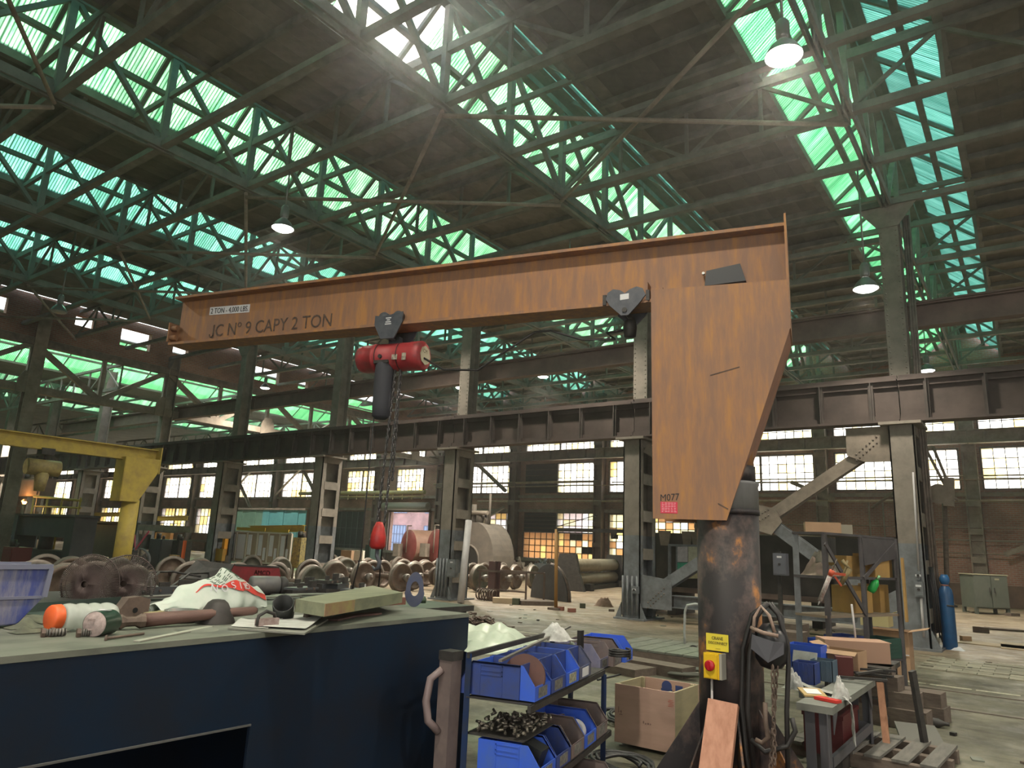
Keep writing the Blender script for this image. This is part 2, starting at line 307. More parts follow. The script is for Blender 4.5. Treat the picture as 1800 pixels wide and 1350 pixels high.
def window(x0, x1, z0, z1, cols, rows, tint='light', y=YW, parent=None):
    wn[0] += 1; r = sroot('window_%d' % wn[0]); r.location = ((x0 + x1) / 2, y, z0); dx = (x1 - x0) / cols; dz = (z1 - z0) / rows
    f = MB(); hw = (x1 - x0) / 2; h = z1 - z0
    f.box((-hw - 0.06, -0.09, -0.06), (hw + 0.06, 0.09, 0.0)).box((-hw - 0.06, -0.09, h), (hw + 0.06, 0.09, h + 0.06)).box((-hw - 0.06, -0.09, 0), (-hw, 0.09, h)).box((hw, -0.09, 0), (hw + 0.06, 0.09, h))
    if cols > 7: f.box((-0.05, -0.07, 0), (0.05, 0.07, h))
    part('frame', f, bar_m, r)
    g = MB()
    for i in range(1, cols): g.box((-hw + i * dx - 0.017, -0.03, 0), (-hw + i * dx + 0.017, 0.03, h))
    for j in range(1, rows): g.box((-hw, -0.03, j * dz - 0.017), (hw, 0.03, j * dz + 0.017))
    part('glazing_bar', g, bar_m, r)
    for i in range(cols):
        for j in range(rows):
            q = random.random()
            if tint == 'light': k = 0 if q < 0.72 else 1 if q < 0.95 else 2
            elif tint == 'warm': k = 0 if q < 0.35 else 1 if q < 0.75 else 2
            elif tint == 'amber': k = 3 if q < 0.66 else 2 if q < 0.8 else 1 if q < 0.93 else 4
            else: k = 0 if q < 0.15 else 1 if q < 0.6 else 2 if q < 0.8 else 3 if q < 0.98 else 4
            key = (round(dx, 3), round(dz, 3), k)
            if key not in pane_mesh: pane_mesh[key] = MB().box((-dx / 2 + 0.01, -0.004, -dz / 2 + 0.01), (dx / 2 - 0.01, 0.004, dz / 2 - 0.01)).mesh('pane', pane_m[k])
            link('pane', pane_mesh[key], r, (-hw + (i + 0.5) * dx, 0, (j + 0.5) * dz))
    return r
holes = []; upper = {}
def opening(x0, x1, z0, z1): holes.append((x0, x1, z0, z1))
WBAY = {-1: ((4.6, 9.8), 0), 0: ((-1.74, 3.55), 0), 1: ((-7.82, -2.67), 0), 2: ((-14.1, -8.88), 0), 3: ((-20.36, -15.1), 'mix'), 4: ((-26.46, -21.36), 'amber'), 5: ((-32.7, -27.46), 'warm')}
specs = []
for k, ((x0, x1), low) in WBAY.items():
    if k == 4:
        specs += [((-24.0, x1, 5.03, 6.8), 6, 4, 'light'), ((x0, x1, 1.0, 2.55), 12, 4, 'amber'), ((-24.0, x1, 2.62, 3.75), 6, 3, 'light')]
    else: specs.append(((x0, x1, 5.03, 6.8), 12, 4, 'light'))
    specs.append(((x0, x1, 7.57, 8.5), 12, 2, 'light'))
    if low in ('mix', 'warm'): specs.append(((x0, x1, 1.0, 3.7), 12, 7, low))
specs += [((-38.0, -35.4, 5.03, 6.8), 7, 4, 'warm'), ((-43.4, -40.05, 5.03, 6.8), 8, 4, 'warm'), ((-38.0, -35.4, 7.57, 8.5), 7, 2, 'light'), ((-43.4, -40.05, 7.57, 8.5), 8, 2, 'light')]
for k in range(8, 17):
    a, b = gx(k) + 0.7, gx(k - 1) - 0.7
    specs.append(((a, b, 4.7, 6.8), 8, 3, 'light')); specs.append(((a, b, 7.57, 8.4), 8, 1, 'light'))
    if k > 9: specs.append(((a, b, 1.6, 3.9), 8, 3, 'warm'))
DOOR = (-38.55, -34.6, 0.0, 3.75)
for s in specs: opening(*s[0]); window(*s[0], s[1], s[2], s[3])
opening(*DOOR)
def wall_cells(x0, x1, z0, z1, holes_, put):
    xs = sorted({x0, x1, *[h[0] for h in holes_], *[h[1] for h in holes_]}); xs = [x for x in xs if x0 <= x <= x1]
    for a, b in zip(xs, xs[1:]):
        c = (a + b) / 2; hs = sorted([(h[2], h[3]) for h in holes_ if h[0] < c < h[1]]); z = z0
        for h0, h1 in hs:
            if h0 > z: put(a, b, z, h0)
            z = max(z, h1)
        if z < z1: put(a, b, z, z1)
wm = MB(); wall_cells(-112, 12, 0, 12.3, holes, lambda a, b, c, d: wm.box((a, YW, c), (b, YW + 0.4, d)))
struct('wall_far', wm, brick)
# boarded-up part of the windows in the bay behind the plate rolls
for nme, (a, b, c, d) in (('upper', (-26.46, -24.06, 5.0, 6.85)), ('lower', (-26.46, -24.06, 2.6, 3.8))):
    p_ = MB()
    for i in range(5): z = c + (d - c) * i / 5; p_.box((a, YW - 0.06, z), (b, YW - 0.02 - 0.01 * (i % 2), z + (d - c) / 5 - 0.02))
    solo('window_board', p_, mat('black_board', (0.022, 0.017, 0.015), 0.8, 0, (0.04, 0.03, 0.026), 3), 'black boarding over the %s part of the window behind the plate rolls' % nme, 'boarding', ((a + b) / 2, YW, c))
struct('wall_right', MB().box((12, -12, 0), (12.3, 38.4, 12.3)), brick)
struct('wall_near', MB().box((-112, -12.3, 0), (12, -12, 12.3)), brick)
struct('wall_end', MB().box((-112.3, -12, 0), (-112, 38.4, 12.3)), brick)
# bands that run along the wall
bd = MB(); bd.box((-112, YW - 0.18, 4.68), (12, YW, 4.86)).box((-112, YW - 0.14, 3.8), (-15, YW, 4.0)).box((-112, YW - 0.2, 0.8), (-15, YW, 0.98))
struct('trim_3', bd, steel_tan)
struct('trim_4', MB().box((-62, YW - 0.03, 0.0), (12, YW, 0.9)), mat('grimy_plinth', (0.10, 0.07, 0.055), 0.9, 0, (0.17, 0.11, 0.08), 1.5))
for k in range(-1, 17):                                           # steel pilasters on the wall
    x = gx(k) - 0.05; p_ = MB(); ww = 0.9 if k not in (6,) else 1.3
    p_.box((x - 0.28, YW - 0.5, 0), (x - 0.22, YW, 11)).box((x + 0.22, YW - 0.5, 0), (x + 0.28, YW, 11)).box((x - 0.22, YW - 0.3, 0), (x + 0.22, YW - 0.26, 11))
    for j in range(9): p_.box((x - 0.28, YW - 0.53, 0.6 + j * 1.2), (x + 0.28, YW - 0.5, 0.85 + j * 1.2))
    o = struct('pillar', p_, steel_tan if k < 3 else steel_brown, None, (x, YW, 0))
cg = {}
for k in range(-1, 17):                                           # crane girder along the wall
    a, b = gx(k), gx(k - 1)
    g = MB(); g.ibeam((a + 0.02, YW - 0.9, 7.23), (b - 0.02, YW - 0.9, 7.23), 0.4, 0.6, 0.05, 0.03)
    for j in range(5): x = a + 0.6 + j * 1.25; g.box((x, YW - 1.08, 6.95), (x + 0.05, YW - 0.72, 7.5))
    solo('wall_crane_girder', g, steel_tan if k < 4 else steel_brown, 'brown steel crane girder on the brick wall, %s length from the gas cylinder side' % ORD[k + 1], 'girder', (a, YW - 0.9, 7.2), 'crane girder lengths along the window wall')
# pipes on the wall
p_ = MB()
for z, r, a, b in ((5.62, 0.075, -34, -21), (5.38, 0.03, -34, 10), (5.55, 0.035, -20, 10), (4.45, 0.06, -30, 10)):
    p_.tube((a, YW - 0.45, z), (b, YW - 0.45, z), r, 8)
solo('wall_pipes', p_, mat('pipe_tan', (0.42, 0.33, 0.22), 0.6, 0, (0.25, 0.18, 0.12), 2), 'tan pipes running level across the brick wall windows', 'pipes', (-10, YW - 0.45, 5), kind='thing')
p_ = MB()
for z, r, a, b in ((5.05, 0.15, -48, -34.4), (4.75, 0.05, -48, -34.4)): p_.tube((a, YW - 0.9, z), (b, YW - 0.9, z), r, 10)
for i in range(14): p_.box((-47 + i * 0.95, YW - 0.93, 4.55), (-46.96 + i * 0.95, YW - 0.87, 4.95))
solo('steam_pipe', p_, mat('pipe_cream', (0.55, 0.46, 0.20), 0.6, 0, (0.4, 0.33, 0.2), 2), 'cream lagged pipe with yellow hangers above the bright doorway', 'pipe', (-40, YW - 0.9, 5))
# wall braces crossing the windows
for q_, ((xa, za), (xb, zb)) in enumerate((((-33.0, 5.1), (-30.3, 7.0)), ((-30.3, 7.0), (-27.6, 5.0)), ((-33.0, 1.3), (-27.6, 4.0)), ((-51.5, 4.9), (-48.4, 7.1)), ((-48.4, 7.1), (-46.6, 5.2)), ((-58, 7.2), (-54, 3.0)), ((-60.5, 3.2), (-55, 7.2)))):
    solo('wall_brace', MB().ang((xa, YW - 0.6, za), (xb, YW - 0.6, zb), 0.2, 0.03), steel_tan, 'tan diagonal brace before the wall windows, %s' % ['rising right of the white pipe column', 'falling, top meets the one by the white pipe', 'over the lower yellow window by the furnace', 'rising, behind the notice board column', 'short falling one above the green partition', 'long falling one right of the yellow post', 'long rising one right of the yellow post'][q_], 'brace', (xa, YW - 0.6, za), 'diagonal braces in front of the wall windows')
for q_, ((xa, za), (xb, zb)) in enumerate((((-13.9, 3.4), (-8.9, 0.9)), ((-7.9, 4.4), (-9.9, 5.3)), ((1.6, 3.4), (-1.2, 2.1)))):
    solo('wall_strut', MB().ang((xa, YW - 0.6, za), (xb, YW - 0.6, zb), 0.2, 0.03), steel_tan, 'tan diagonal strut on the brick wall, %s' % ['long one above the steel shelf', 'short one at the window sill', 'short one above the grey cabinet'][q_], 'brace', (xa, YW - 0.6, za), 'diagonal struts on the brick wall')
p_ = MB()
for z in (2.2, 2.75, 3.3): p_.tube((-13.5, YW - 0.35, z), (10, YW - 0.35, z), 0.03, 6)
for x in (3.3, -6.4, -5.8, 4.1): p_.tube((x, YW - 0.35, 0), (x, YW - 0.35, 4.4), 0.045, 6)
solo('conduit_run', p_, steel_tan, 'rusty conduits running along the bare brick wall behind the gas cylinder', 'conduits', (0, YW - 0.4, 2), kind='thing')
# ------------------------------------------------------------------ roof: flat decks and peaked glazed monitors
ZB, ZT = 11.1, 12.25; HB, HT = 1.57, 0.27
Y0, Y1 = -12.0, 38.0
g_sunlit = glass_mat('sunlit_green_sheet', (0.80, 1.0, 0.80), 0.62, True, (0.26, 0.56, 0.35), 0.25)  # sheet tints carry the light: paler toward the sun, teal away from it
g_green = glass_mat('mid_green_sheet', (0.60, 0.95, 0.66), 0.62, True, (0.22, 0.56, 0.34), 0.2)
g_off_sun = glass_mat('off_sun_teal_sheet', (0.52, 0.80, 0.70), 0.62, True, (0.26, 0.52, 0.43), 0.2)
def sheet_mesh(m, xb, zb, xt, zt, wy, nm='glazing_sheet'):        # sheet local frame: x along the roof (Y), y up the slope
    d = Vector((xt - xb, 0, zt - zb)); ln = d.length; mb = MB()
    return mb.box((-wy / 2, 0, -0.006), (wy / 2, ln, 0.006)).mesh(nm, m), d.normalized()
def put_sheet(me, d, x, y, z, parent, sgn):
    o = link('glazing_sheet', me, parent); ax = Vector((0, 1, 0)) * sgn; ay = d; az = ax.cross(ay)
    M = Matrix((ax, ay, az)).transposed().to_4x4(); M.translation = Vector((x, y, z)) - root_of(parent); o.matrix_local = M; return o
WY = 1.06
def monitor(xc, zb, zt, side_w, side_e, label, gaps=(), y0=Y0, y1=Y1):
    t = thing('roof_monitor', label, 'skylight', (xc, 13, zb), 0, 'green glazed roof monitors')
    for sg, gm in ((-1, side_w), (1, side_e)):
        me, d = sheet_mesh(gm, sg * HB, zb, sg * HT, zt, WY)
        n = int((y1 - y0) / WY)
        for i in range(n):
            y = y0 + (i + 0.5) * WY
            if (sg, i) in gaps: continue
            put_sheet(me, d, xc + sg * HB, y, zb, t, 1)
    fr = MB()
    for sg in (-1, 1):
        fr.box((xc + sg * HB - 0.08, y0, zb - 0.12), (xc + sg * HB + 0.08, y1, zb + 0.06))
        fr.bar((xc + sg * HT, y0, zt), (xc + sg * HT, y1, zt), 0.12, 0.12)
        mxx, mz = xc + sg * (HB + HT) / 2, (zb + zt) / 2 - 0.09
        fr.bar((mxx, y0, mz), (mxx, y1, mz), 0.13, 0.11)
    part('purlin', fr, steel_roof, t, True)
    part('ridge_cap', MB().box((xc - HT, y0, zt), (xc + HT, y1, zt + 0.05)), deck_m, t, True)
    rf = MB(); rf.bar((-HB, 0, -0.02), (-HT, 0, zt - zb - 0.06), 0.09, 0.1).bar((HB, 0, -0.02), (HT, 0, zt - zb - 0.06), 0.09, 0.1).bar((-HB, 0, -0.1), (HB, 0, -0.1), 0.09, 0.12)
    rm = rf.mesh('rafter', steel_roof)
    for j in range(23): link('rafter', rm, t, (0, 17.3 - 2.12 * (13 - j) - 13, 0))
    return t
order = ['first green roof monitor from the gas cylinder side, steep teal right slope', 'green roof monitor with the sun glare hole in it', 'green roof monitor two rows from the sun hole, over the jib beam tip', 'teal roof monitor, lowest but one at the upper left', 'teal roof monitor, lowest of those at the upper left', 'roof monitor above the right hand brick wall, beyond the first one']
for k in range(0, 5):
    west = g_green if k == 0 else g_sunlit if k < 3 else g_off_sun; east = g_off_sun
    gaps = [(-1, i) for i in (18, 19)] if k == 1 else []  # sheets left out so open sky imitates the sun's glare
    monitor(gx(k), ZB, ZT, west, east, order[k], gaps)
monitor(gx(-1), ZB, ZT, g_sunlit, g_off_sun, order[5])
# decks between the monitors, with planked underside and purlins
plank = mat('roof_plank', (0.14, 0.13, 0.11), 0.9, 0, (0.21, 0.19, 0.16), 1.4, rnd=0.25)
pm = MB().cbox((0, 0, 0), (PX - 2 * HB - 0.1, 0.09, 0.16)).mesh('purlin', steel_roof)
pk = MB().cbox((0, 0, 0), (0.385, Y1 - Y0, 0.05)).mesh('plank', plank)
nc = 0
for k in range(-1, 6):
    xa = gx(k) + HB if k < 5 else -33.6 + 0; xb = gx(k - 1) - HB
    if k == 5: xa = -33.2
    if k == -1: xb = 12
    nc += 1; dk = MB().box((xa - 0.05, Y0, ZB + 0.03), (xb + 0.05, Y1, ZB + 0.13)); c_ = struct('ceiling_%d' % nc, dk, deck_m, None, ((xa + xb) / 2, 13, ZB))
    if k in (0, 1, 2, 3, 4):
        for j in range(47): link('purlin', pm, c_, (0, Y0 + 0.7 + j * 1.06 - 13, -0.09))
        for j in range(8): link('plank', pk, c_, (-1.36 + j * 0.389, 0, 0.0))
# ------------------------------------------------------------------ main trusses along the monitors
NY = [17.3 - 2.12 * i for i in range(13, -1, -1)]                  # nave panel points
NY2 = [17.3 + 2.07 * i for i in range(0, 11)]                     # aisle panel points
ZC, ZTC = 9.8, 12.0
m_post = MB().bar((0, 0, 0), (0, 0, ZTC - ZC), 0.15, 0.12).mesh('post', steel_roof)
def member(name, p, q, a, parent, m=steel_roof, b=None): return part(name, MB().bar(p, q, a, b or a), m, parent, True)
def diag_mesh(dy, dz, up): return MB().bar((0, 0, 0 if up else dz), (0, dy, dz if up else 0), 0.12, 0.09).mesh('diagonal', steel_roof)
strut_m = MB().bar((-PX + 0.1, 0, 0), (-0.1, 0, 0), 0.16, 0.13).mesh('strut', steel_roof)
gus = MB().plate([(0, -0.3, -0.12), (0, 0.3, -0.12), (0, 0.22, 0.28), (0, -0.22, 0.28)], 0.03).mesh('gusset_plate', steel_roof)
def main_truss(k, ys, label, grp):
    x = gx(k); t = thing('roof_truss', label, 'truss', (x, ys[0], ZC), 0, grp); dy = ys[1] - ys[0]
    part('bottom_chord', MB().bar((x - 0.09, ys[0], ZC), (x - 0.09, ys[-1], ZC), 0.05, 0.2).bar((x + 0.09, ys[0], ZC), (x + 0.09, ys[-1], ZC), 0.05, 0.2), steel_roof, t, True)
    part('top_chord', MB().bar((x, ys[0], ZTC), (x, ys[-1], ZTC), 0.18, 0.16), steel_roof, t, True)
    du, dd = diag_mesh(dy, ZTC - ZC, True), diag_mesh(dy, ZTC - ZC, False)
    for i, y in enumerate(ys):
        link('post', m_post, t, (0, y - ys[0], 0))
        link('gusset_plate', gus, t, (0, y - ys[0], 0))
        if i < len(ys) - 1: link('diagonal', du if i < len(ys) // 2 else dd, t, (0, y - ys[0], 0))
        if k < 5: link('strut', strut_m, t, (0, y - ys[0], -0.02))
    return t
nth = ['over the orange crane mast', 'crossing under the sun glare', 'over the middle of the jib beam', 'over the jib beam tip', 'second from the upper brick wall']
for k in range(0, 5):
    main_truss(k, NY, 'long nave roof truss ' + nth[k], 'long roof trusses of the nave')
    main_truss(k, NY2, 'aisle roof truss in line with the nave truss ' + nth[k], 'long roof trusses of the aisle')
main_truss(-1, NY, 'roof truss of the nave beyond the crane mast side', 'long roof trusses of the nave')
# cross trusses
def cross(k, y, lab, grp, z0=ZC, z1=10.92):
    t = thing('cross_truss', lab, 'truss', (gx(k), y, z0), 0, grp)
    for nm, me, loc in xparts: link(nm, me, t, loc)
    return t
hgt = 10.92 - ZC; n_ = 4; dx = PX / n_
xparts = [('top_chord', MB().bar((0, 0, hgt), (PX, 0, hgt), 0.12, 0.12).mesh('top_chord', steel_roof), (0, 0, 0)), ('bottom_chord', MB().bar((0, 0, 0), (PX, 0, 0), 0.14, 0.14).mesh('bottom_chord', steel_roof), (0, 0, 0))]
um = MB().bar((0, 0, 0), (dx, 0, hgt), 0.06, 0.07).mesh('diagonal', steel_roof); dm = MB().bar((0, 0, hgt), (dx, 0, 0), 0.06, 0.07).mesh('diagonal', steel_roof); vm = MB().bar((0, 0, 0), (0, 0, hgt), 0.06, 0.07).mesh('post', steel_roof)
for i in range(n_): xparts += [('diagonal', um if i % 2 == 0 else dm, (i * dx, 0, 0)), ('post', vm, (i * dx + dx, 0, 0))]
for k in range(0, 6):
    if k < 5 + 1:
        for i in range(1, 13, 2): cross(k, NY[i], 'dark nave cross truss, %s from the columns, %s bay from the right' % (ORD[(13 - i) // 2 - 0], ORD[k]), 'cross trusses of the nave')
        for i in range(2, 10, 2): cross(k, NY2[i], 'dark aisle cross truss, %s behind the columns, %s bay from the right' % (ORD[i // 2 - 1], ORD[k]), 'cross trusses of the aisle')
# wind bracing rods below the trusses
rod = MB().tube((0, 0, 0), (PX, 4.24, 0), 0.045, 6).mesh('bracing_rod', steel_tan); rod2 = MB().tube((0, 4.24, 0.1), (PX, 0, 0.1), 0.045, 6).mesh('bracing_rod', steel_tan)
for k in range(1, 6):
    for i in (1, 5, 9):
        for q_, r_ in enumerate((rod, rod2)):
            o = link('bracing_rod', r_, None, (gx(k), NY[i], ZC - 0.27)); tag(o, 'rusty bracing rod, %s rod of the %s crossed pair in the %s roof bay' % (('lower', 'upper')[q_], ORD[i // 4], ORD[k]), 'rod', 'bracing rods under the nave trusses')
# ------------------------------------------------------------------ columns of the row
rivet = MB().lathe([(0.022, 0), (0.018, 0.012), (0.0, 0.018)], (0, 0, 0), (0, -1, 0), 6)
YR = 17.3
lowcol = mat('column_mixed', (0.17, 0.15, 0.125), 0.75, 0, (0.27, 0.235, 0.195), 2.2, bump=0.1)
def column(k, label):
    x = gx(k); t = thing('steel_column', label, 'column', (x, YR, 0), 0, 'riveted steel columns of the nave row')
    def shaft(z0, z1):
        b = MB()
        b.box((x - 0.24, YR - 0.46, z0), (x + 0.24, YR - 0.43, z1)); b.box((x - 0.24, YR + 0.43, z0), (x + 0.24, YR + 0.46, z1))
        for s_ in (-1, 1):
            b.box((x + s_ * 0.225 - 0.015, YR - 0.46, z0), (x + s_ * 0.225 + 0.015, YR - 0.28, z1)); b.box((x + s_ * 0.225 - 0.015, YR + 0.28, z0), (x + s_ * 0.225 + 0.015, YR + 0.46, z1))
        b.box((x - 0.02, YR - 0.44, z0), (x + 0.02, YR + 0.44, z1)); return b
    part('painted_shaft', shaft(0, 2.05), grey_paint, t, True, 'grey painted lower shaft')
    part('shaft', shaft(2.05, 4.5), lowcol, t, True)
    lt = MB()
    for j in range(5): z = 0.5 + j * 0.95; lt.box((x + 0.21, YR - 0.3, z), (x + 0.25, YR + 0.3, z + 0.28))
    part('tie_plate', lt, lowcol, t, True)
    part('base_plate', MB().box((x - 0.42, YR - 0.6, 0), (x + 0.42, YR + 0.6, 0.04)).plate([(x - 0.26, YR - 0.48, 0.04), (x - 0.42, YR - 0.48, 0.04), (x - 0.26, YR - 0.48, 0.4)], 0.03).plate([(x + 0.26, YR - 0.48, 0.04), (x + 0.42, YR - 0.48, 0.04), (x + 0.26, YR - 0.48, 0.4)], 0.03), grey_paint, t, True)
    part('cap_plate', MB().box((x - 0.4, YR - 0.62, 4.5), (x + 0.4, YR + 0.5, 4.56)), lowcol, t, True)
    up = MB(); yu = YR + 0.25
    up.box((x - 0.2, yu - 0.24, 4.56), (x + 0.2, yu - 0.21, ZC + 0.1)).box((x - 0.2, yu + 0.21, 4.56), (x + 0.2, yu + 0.24, ZC + 0.1)).box((x - 0.02, yu - 0.21, 4.56), (x + 0.02, yu + 0.21, ZC + 0.1))
    part('upper_shaft', up, lowcol, t, True)
    rv = MB()
    for j in range(34):
        z = 5.6 + j * 0.125
        for s_ in (-1, 1): rv.add([(a + x + s_ * 0.15, b + yu - 0.24, c + z) for a, b, c in rivet.v], rivet.f, 0, True)
    part('rivets', rv, lowcol, t, True)['kind'] = 'stuff'
    part('top_gusset', MB().plate([(x - 0.75, yu - 0.26, ZC + 0.1), (x + 0.75, yu - 0.26, ZC + 0.1), (x + 0.22, yu - 0.26, ZC - 0.6), (x - 0.22, yu - 0.26, ZC - 0.6)], 0.02), lowcol, t, True)
    return t
clab = ['steel column behind the steel shelf, with grey electric boxes, beside the gas cylinder', 'steel column just behind the orange crane bracket, grey below', 'steel column behind the steel wheels with the white pipe leaning on it', 'steel column behind the hook of the red hoist, beside the dark door', 'steel column beside the noticeboard', 'corner steel column behind the yellow crane', 'sixth steel column, beyond the yellow crane beam', 'seventh steel column, far off behind the yellow hoist', 'eighth steel column, far off', 'ninth steel column, far off', 'tenth steel column, furthest of the row']
for k in range(0, 11): column(k, clab[k])
column(-1, 'steel column beyond the gas cylinder, next to the brick end wall')
gird_m = mat('girder_brown', (0.055, 0.041, 0.036), 0.75, 0, (0.095, 0.07, 0.06), 1.5, bump=0.1); gird_s = mat('girder_dark', (0.05, 0.04, 0.036), 0.75, 0, (0.08, 0.065, 0.056), 3)
# plate girders on the columns
def girder(k):
    a, b = gx(k) + 0.01, gx(k - 1) - 0.01; y = 16.98
    t = thing('plate_girder', 'riveted dark plate girder on the nave columns, ' + glab[k], 'girder', (a, y, 4.56), 0, 'plate girders on the nave columns')
    part('web', MB().box((a, y - 0.012, 4.6), (b, y + 0.012, 5.45)), gird_m, t, True)
    part('top_flange', MB().box((a, y - 0.2, 5.45), (b, y + 0.2, 5.5)).box((a, y - 0.1, 5.33), (b, y - 0.08, 5.45)), gird_m, t, True)
    part('bottom_flange', MB().box((a, y - 0.2, 4.56), (b, y + 0.2, 4.61)).box((a, y - 0.1, 4.6), (b, y - 0.08, 4.72)), gird_m, t, True)
    sm_ = MB().box((-0.05, -0.13, 4.6 - 4.56), (0.05, 0.0, 5.45 - 4.56)).box((-0.012, -0.19, 0.04), (0.012, 0.0, 0.89))
    sme = sm_.mesh('stiffener', gird_s)
    for j in range(6): link('stiffener', sme, t, ((j + 0.5) * (b - a) / 6, -0.012, 0))
    part('crane_rail', MB().box((a, y - 0.04, 5.5), (b, y + 0.04, 5.6)), gird_m, t, True)
glab = {-1: 'beyond the gas cylinder', 0: 'from the grey boxes column outwards', 1: 'the length behind the orange crane bracket', 2: 'the length left of the orange crane bracket', 3: 'the length behind the red hoist chain', 4: 'the length below the jib beam tip', 5: 'the length beside the yellow crane post', 6: 'the length behind the yellow hoist', 7: 'eighth length, far off', 8: 'ninth length', 9: 'tenth length', 10: 'furthest length'}
for k in range(-1, 11): girder(k)
# upper runway beams behind the upper shafts
for k in range(-1, 8):
    a, b = gx(k) + 0.01, gx(k - 1) - 0.01; y = 18.1
    solo('runway_beam', MB().ibeam((a, y, 7.2), (b, y, 7.2), 0.28, 0.55, 0.03, 0.02).box((a, y - 0.2, 7.475), (b, y + 0.2, 7.52)), steel_brown, 'brown rolled runway beam behind the upper column shafts, ' + glab[k].replace('length', 'stretch'), 'beam', (a, y, 6.92), 'upper runway beams')
# X bracing between the two nearest columns
br = thing('column_bracing', 'heavy steel X bracing between the two columns behind the crane mast', 'bracing', (-5.3, 17.15, 0.5))
A_, B_, C_, D_, M_ = (-2.4, 17.15, 4.3), (-8.1, 17.15, 0.55), (-8.1, 17.15, 4.3), (-2.4, 17.15, 0.5), (-5.1, 17.15, 2.5)
for nm, p, q, m_ in (('diagonal', A_, M_, steel_tan), ('diagonal', M_, B_, grey_paint), ('diagonal', C_, M_, steel_tan), ('diagonal', M_, D_, grey_paint)):
    part(nm, MB().ibeam(p, q, 0.26, 0.27, 0.03, 0.03, up=(0, 1, 0)), m_, br, True)
part('gusset_plate', MB().plate([(-5.45, 16.98, 2.3), (-4.95, 16.98, 2.15), (-4.7, 16.98, 2.45), (-4.85, 16.98, 2.75), (-5.3, 16.98, 2.85)], 0.03), steel_tan, br, True)
part('gusset_plate', MB().plate([(-2.4, 16.96, 4.5), (-3.25, 16.96, 4.5), (-3.25, 16.96, 3.9), (-2.9, 16.96, 3.75), (-2.4, 16.96, 3.75)], 0.03), steel_tan, br, True)
part('gusset_plate', MB().plate([(-8.15, 16.9, 0.3), (-7.35, 16.9, 0.3), (-7.35, 16.9, 1.0), (-8.15, 16.9, 1.1)], 0.03), grey_paint, br, True)
part('gusset_plate', MB().plate([(-2.4, 16.9, 0.25), (-3.3, 16.9, 0.3), (-3.1, 16.9, 0.75), (-2.4, 16.9, 1.15)], 0.03), grey_paint, br, True)
part('strut', MB().ibeam((-7.4, 17.15, 0.5), (-2.6, 17.15, 0.5), 0.24, 0.3, 0.025, 0.02), grey_paint, br, True)
rv = MB()
for cx, cz, dx_, dz_ in ((-7.75, 0.62, 0.07, 0.06), (-2.85, 0.5, -0.07, 0.06), (-5.2, 2.6, 0.07, 0.04), (-2.85, 4.1, 0.07, 0.06)):
    for i in range(-3, 4):
        for s_ in (0, 1): rv.add([(a + cx + i * dx_, b + (16.96 if abs(cx + 5.2) < 0.1 else 16.94 if cz > 4 else 16.88), c + cz + i * dz_ - s_ * 0.13) for a, b, c in rivet.v], rivet.f, 0, True)
part('rivets', rv, steel, br, True)['kind'] = 'stuff'
# ------------------------------------------------------------------ upper brick wall at the end of the nave and the low hall beyond
XWL = -33.4
oh = [(9.6 + 6.1 * i, 10.35 + 6.1 * i, 10.05, 10.75) for i in range(0, 5)] + [(12.7 + 6.1 * i, 13.5 + 6.1 * i, 10.2, 10.8) for i in range(0, 4)] + [(20.6, 23.2, 9.95, 10.75), (27.2, 31.0, 9.4, 10.6), (3.5, 4.5, 10.1, 10.75)]
oh = [(14.9, 16.3, 9.9, 10.75), (9.9, 10.3, 10.05, 10.75), (12.9, 13.7, 10.3, 10.75), (17.4, 18.2, 10.1, 10.75), (21.2, 23.6, 9.8, 10.6), (28.0, 31.6, 9.5, 10.6), (3.5, 4.5, 10.1, 10.75), (24.9, 25.6, 9.9, 10.4)]
wl = MB(); wall_cells(Y0, YW, 9.25, 11.15, oh, lambda a, b, c, d: wl.box((XWL - 0.3, a, c), (XWL, b, d)))
struct('wall_left', wl, brick_mat('upper_brick', (0.42, 0.22, 0.15), (0.33, 0.17, 0.12), (0.38, 0.33, 0.28)))  # nearly the same brick tones as the far wall
t = thing('wall_truss', 'tan riveted truss carrying the upper brick wall, seen before the bright green glazing', 'truss', (XWL, 3, 7.15))
part('bottom_chord', MB().bar((XWL, -10, 7.15), (XWL, 38, 7.15), 0.3, 0.3), steel_tan, t, True)
part('top_chord', MB().bar((XWL, -10, 9.15), (XWL, 38, 9.15), 0.35, 0.3), steel, t, True)
ys = [17.3 - 2.9 * i for i in range(9, -8, -1)]
for i, y in enumerate(ys):
    part('post', MB().bar((XWL, y, 7.15), (XWL, y, 9.15), 0.16, 0.16), steel_tan, t, True)
    if i < len(ys) - 1:
        p, q = ((XWL, y, 9.1), (XWL, ys[i + 1], 7.2)) if i % 2 else ((XWL, y, 7.2), (XWL, ys[i + 1], 9.1))
        part('diagonal', MB().bar(p, q, 0.2, 0.22), steel_tan, t, True)
    if i % 2: part('gusset_plate', MB().plate([(XWL + 0.17, y - 0.4, 6.95), (XWL + 0.17, y + 0.4, 6.95), (XWL + 0.17, y + 0.4, 7.5), (XWL + 0.17, y + 0.2, 7.85), (XWL + 0.17, y - 0.2, 7.85), (XWL + 0.17, y - 0.4, 7.5)], 0.03), steel_tan, t, True)
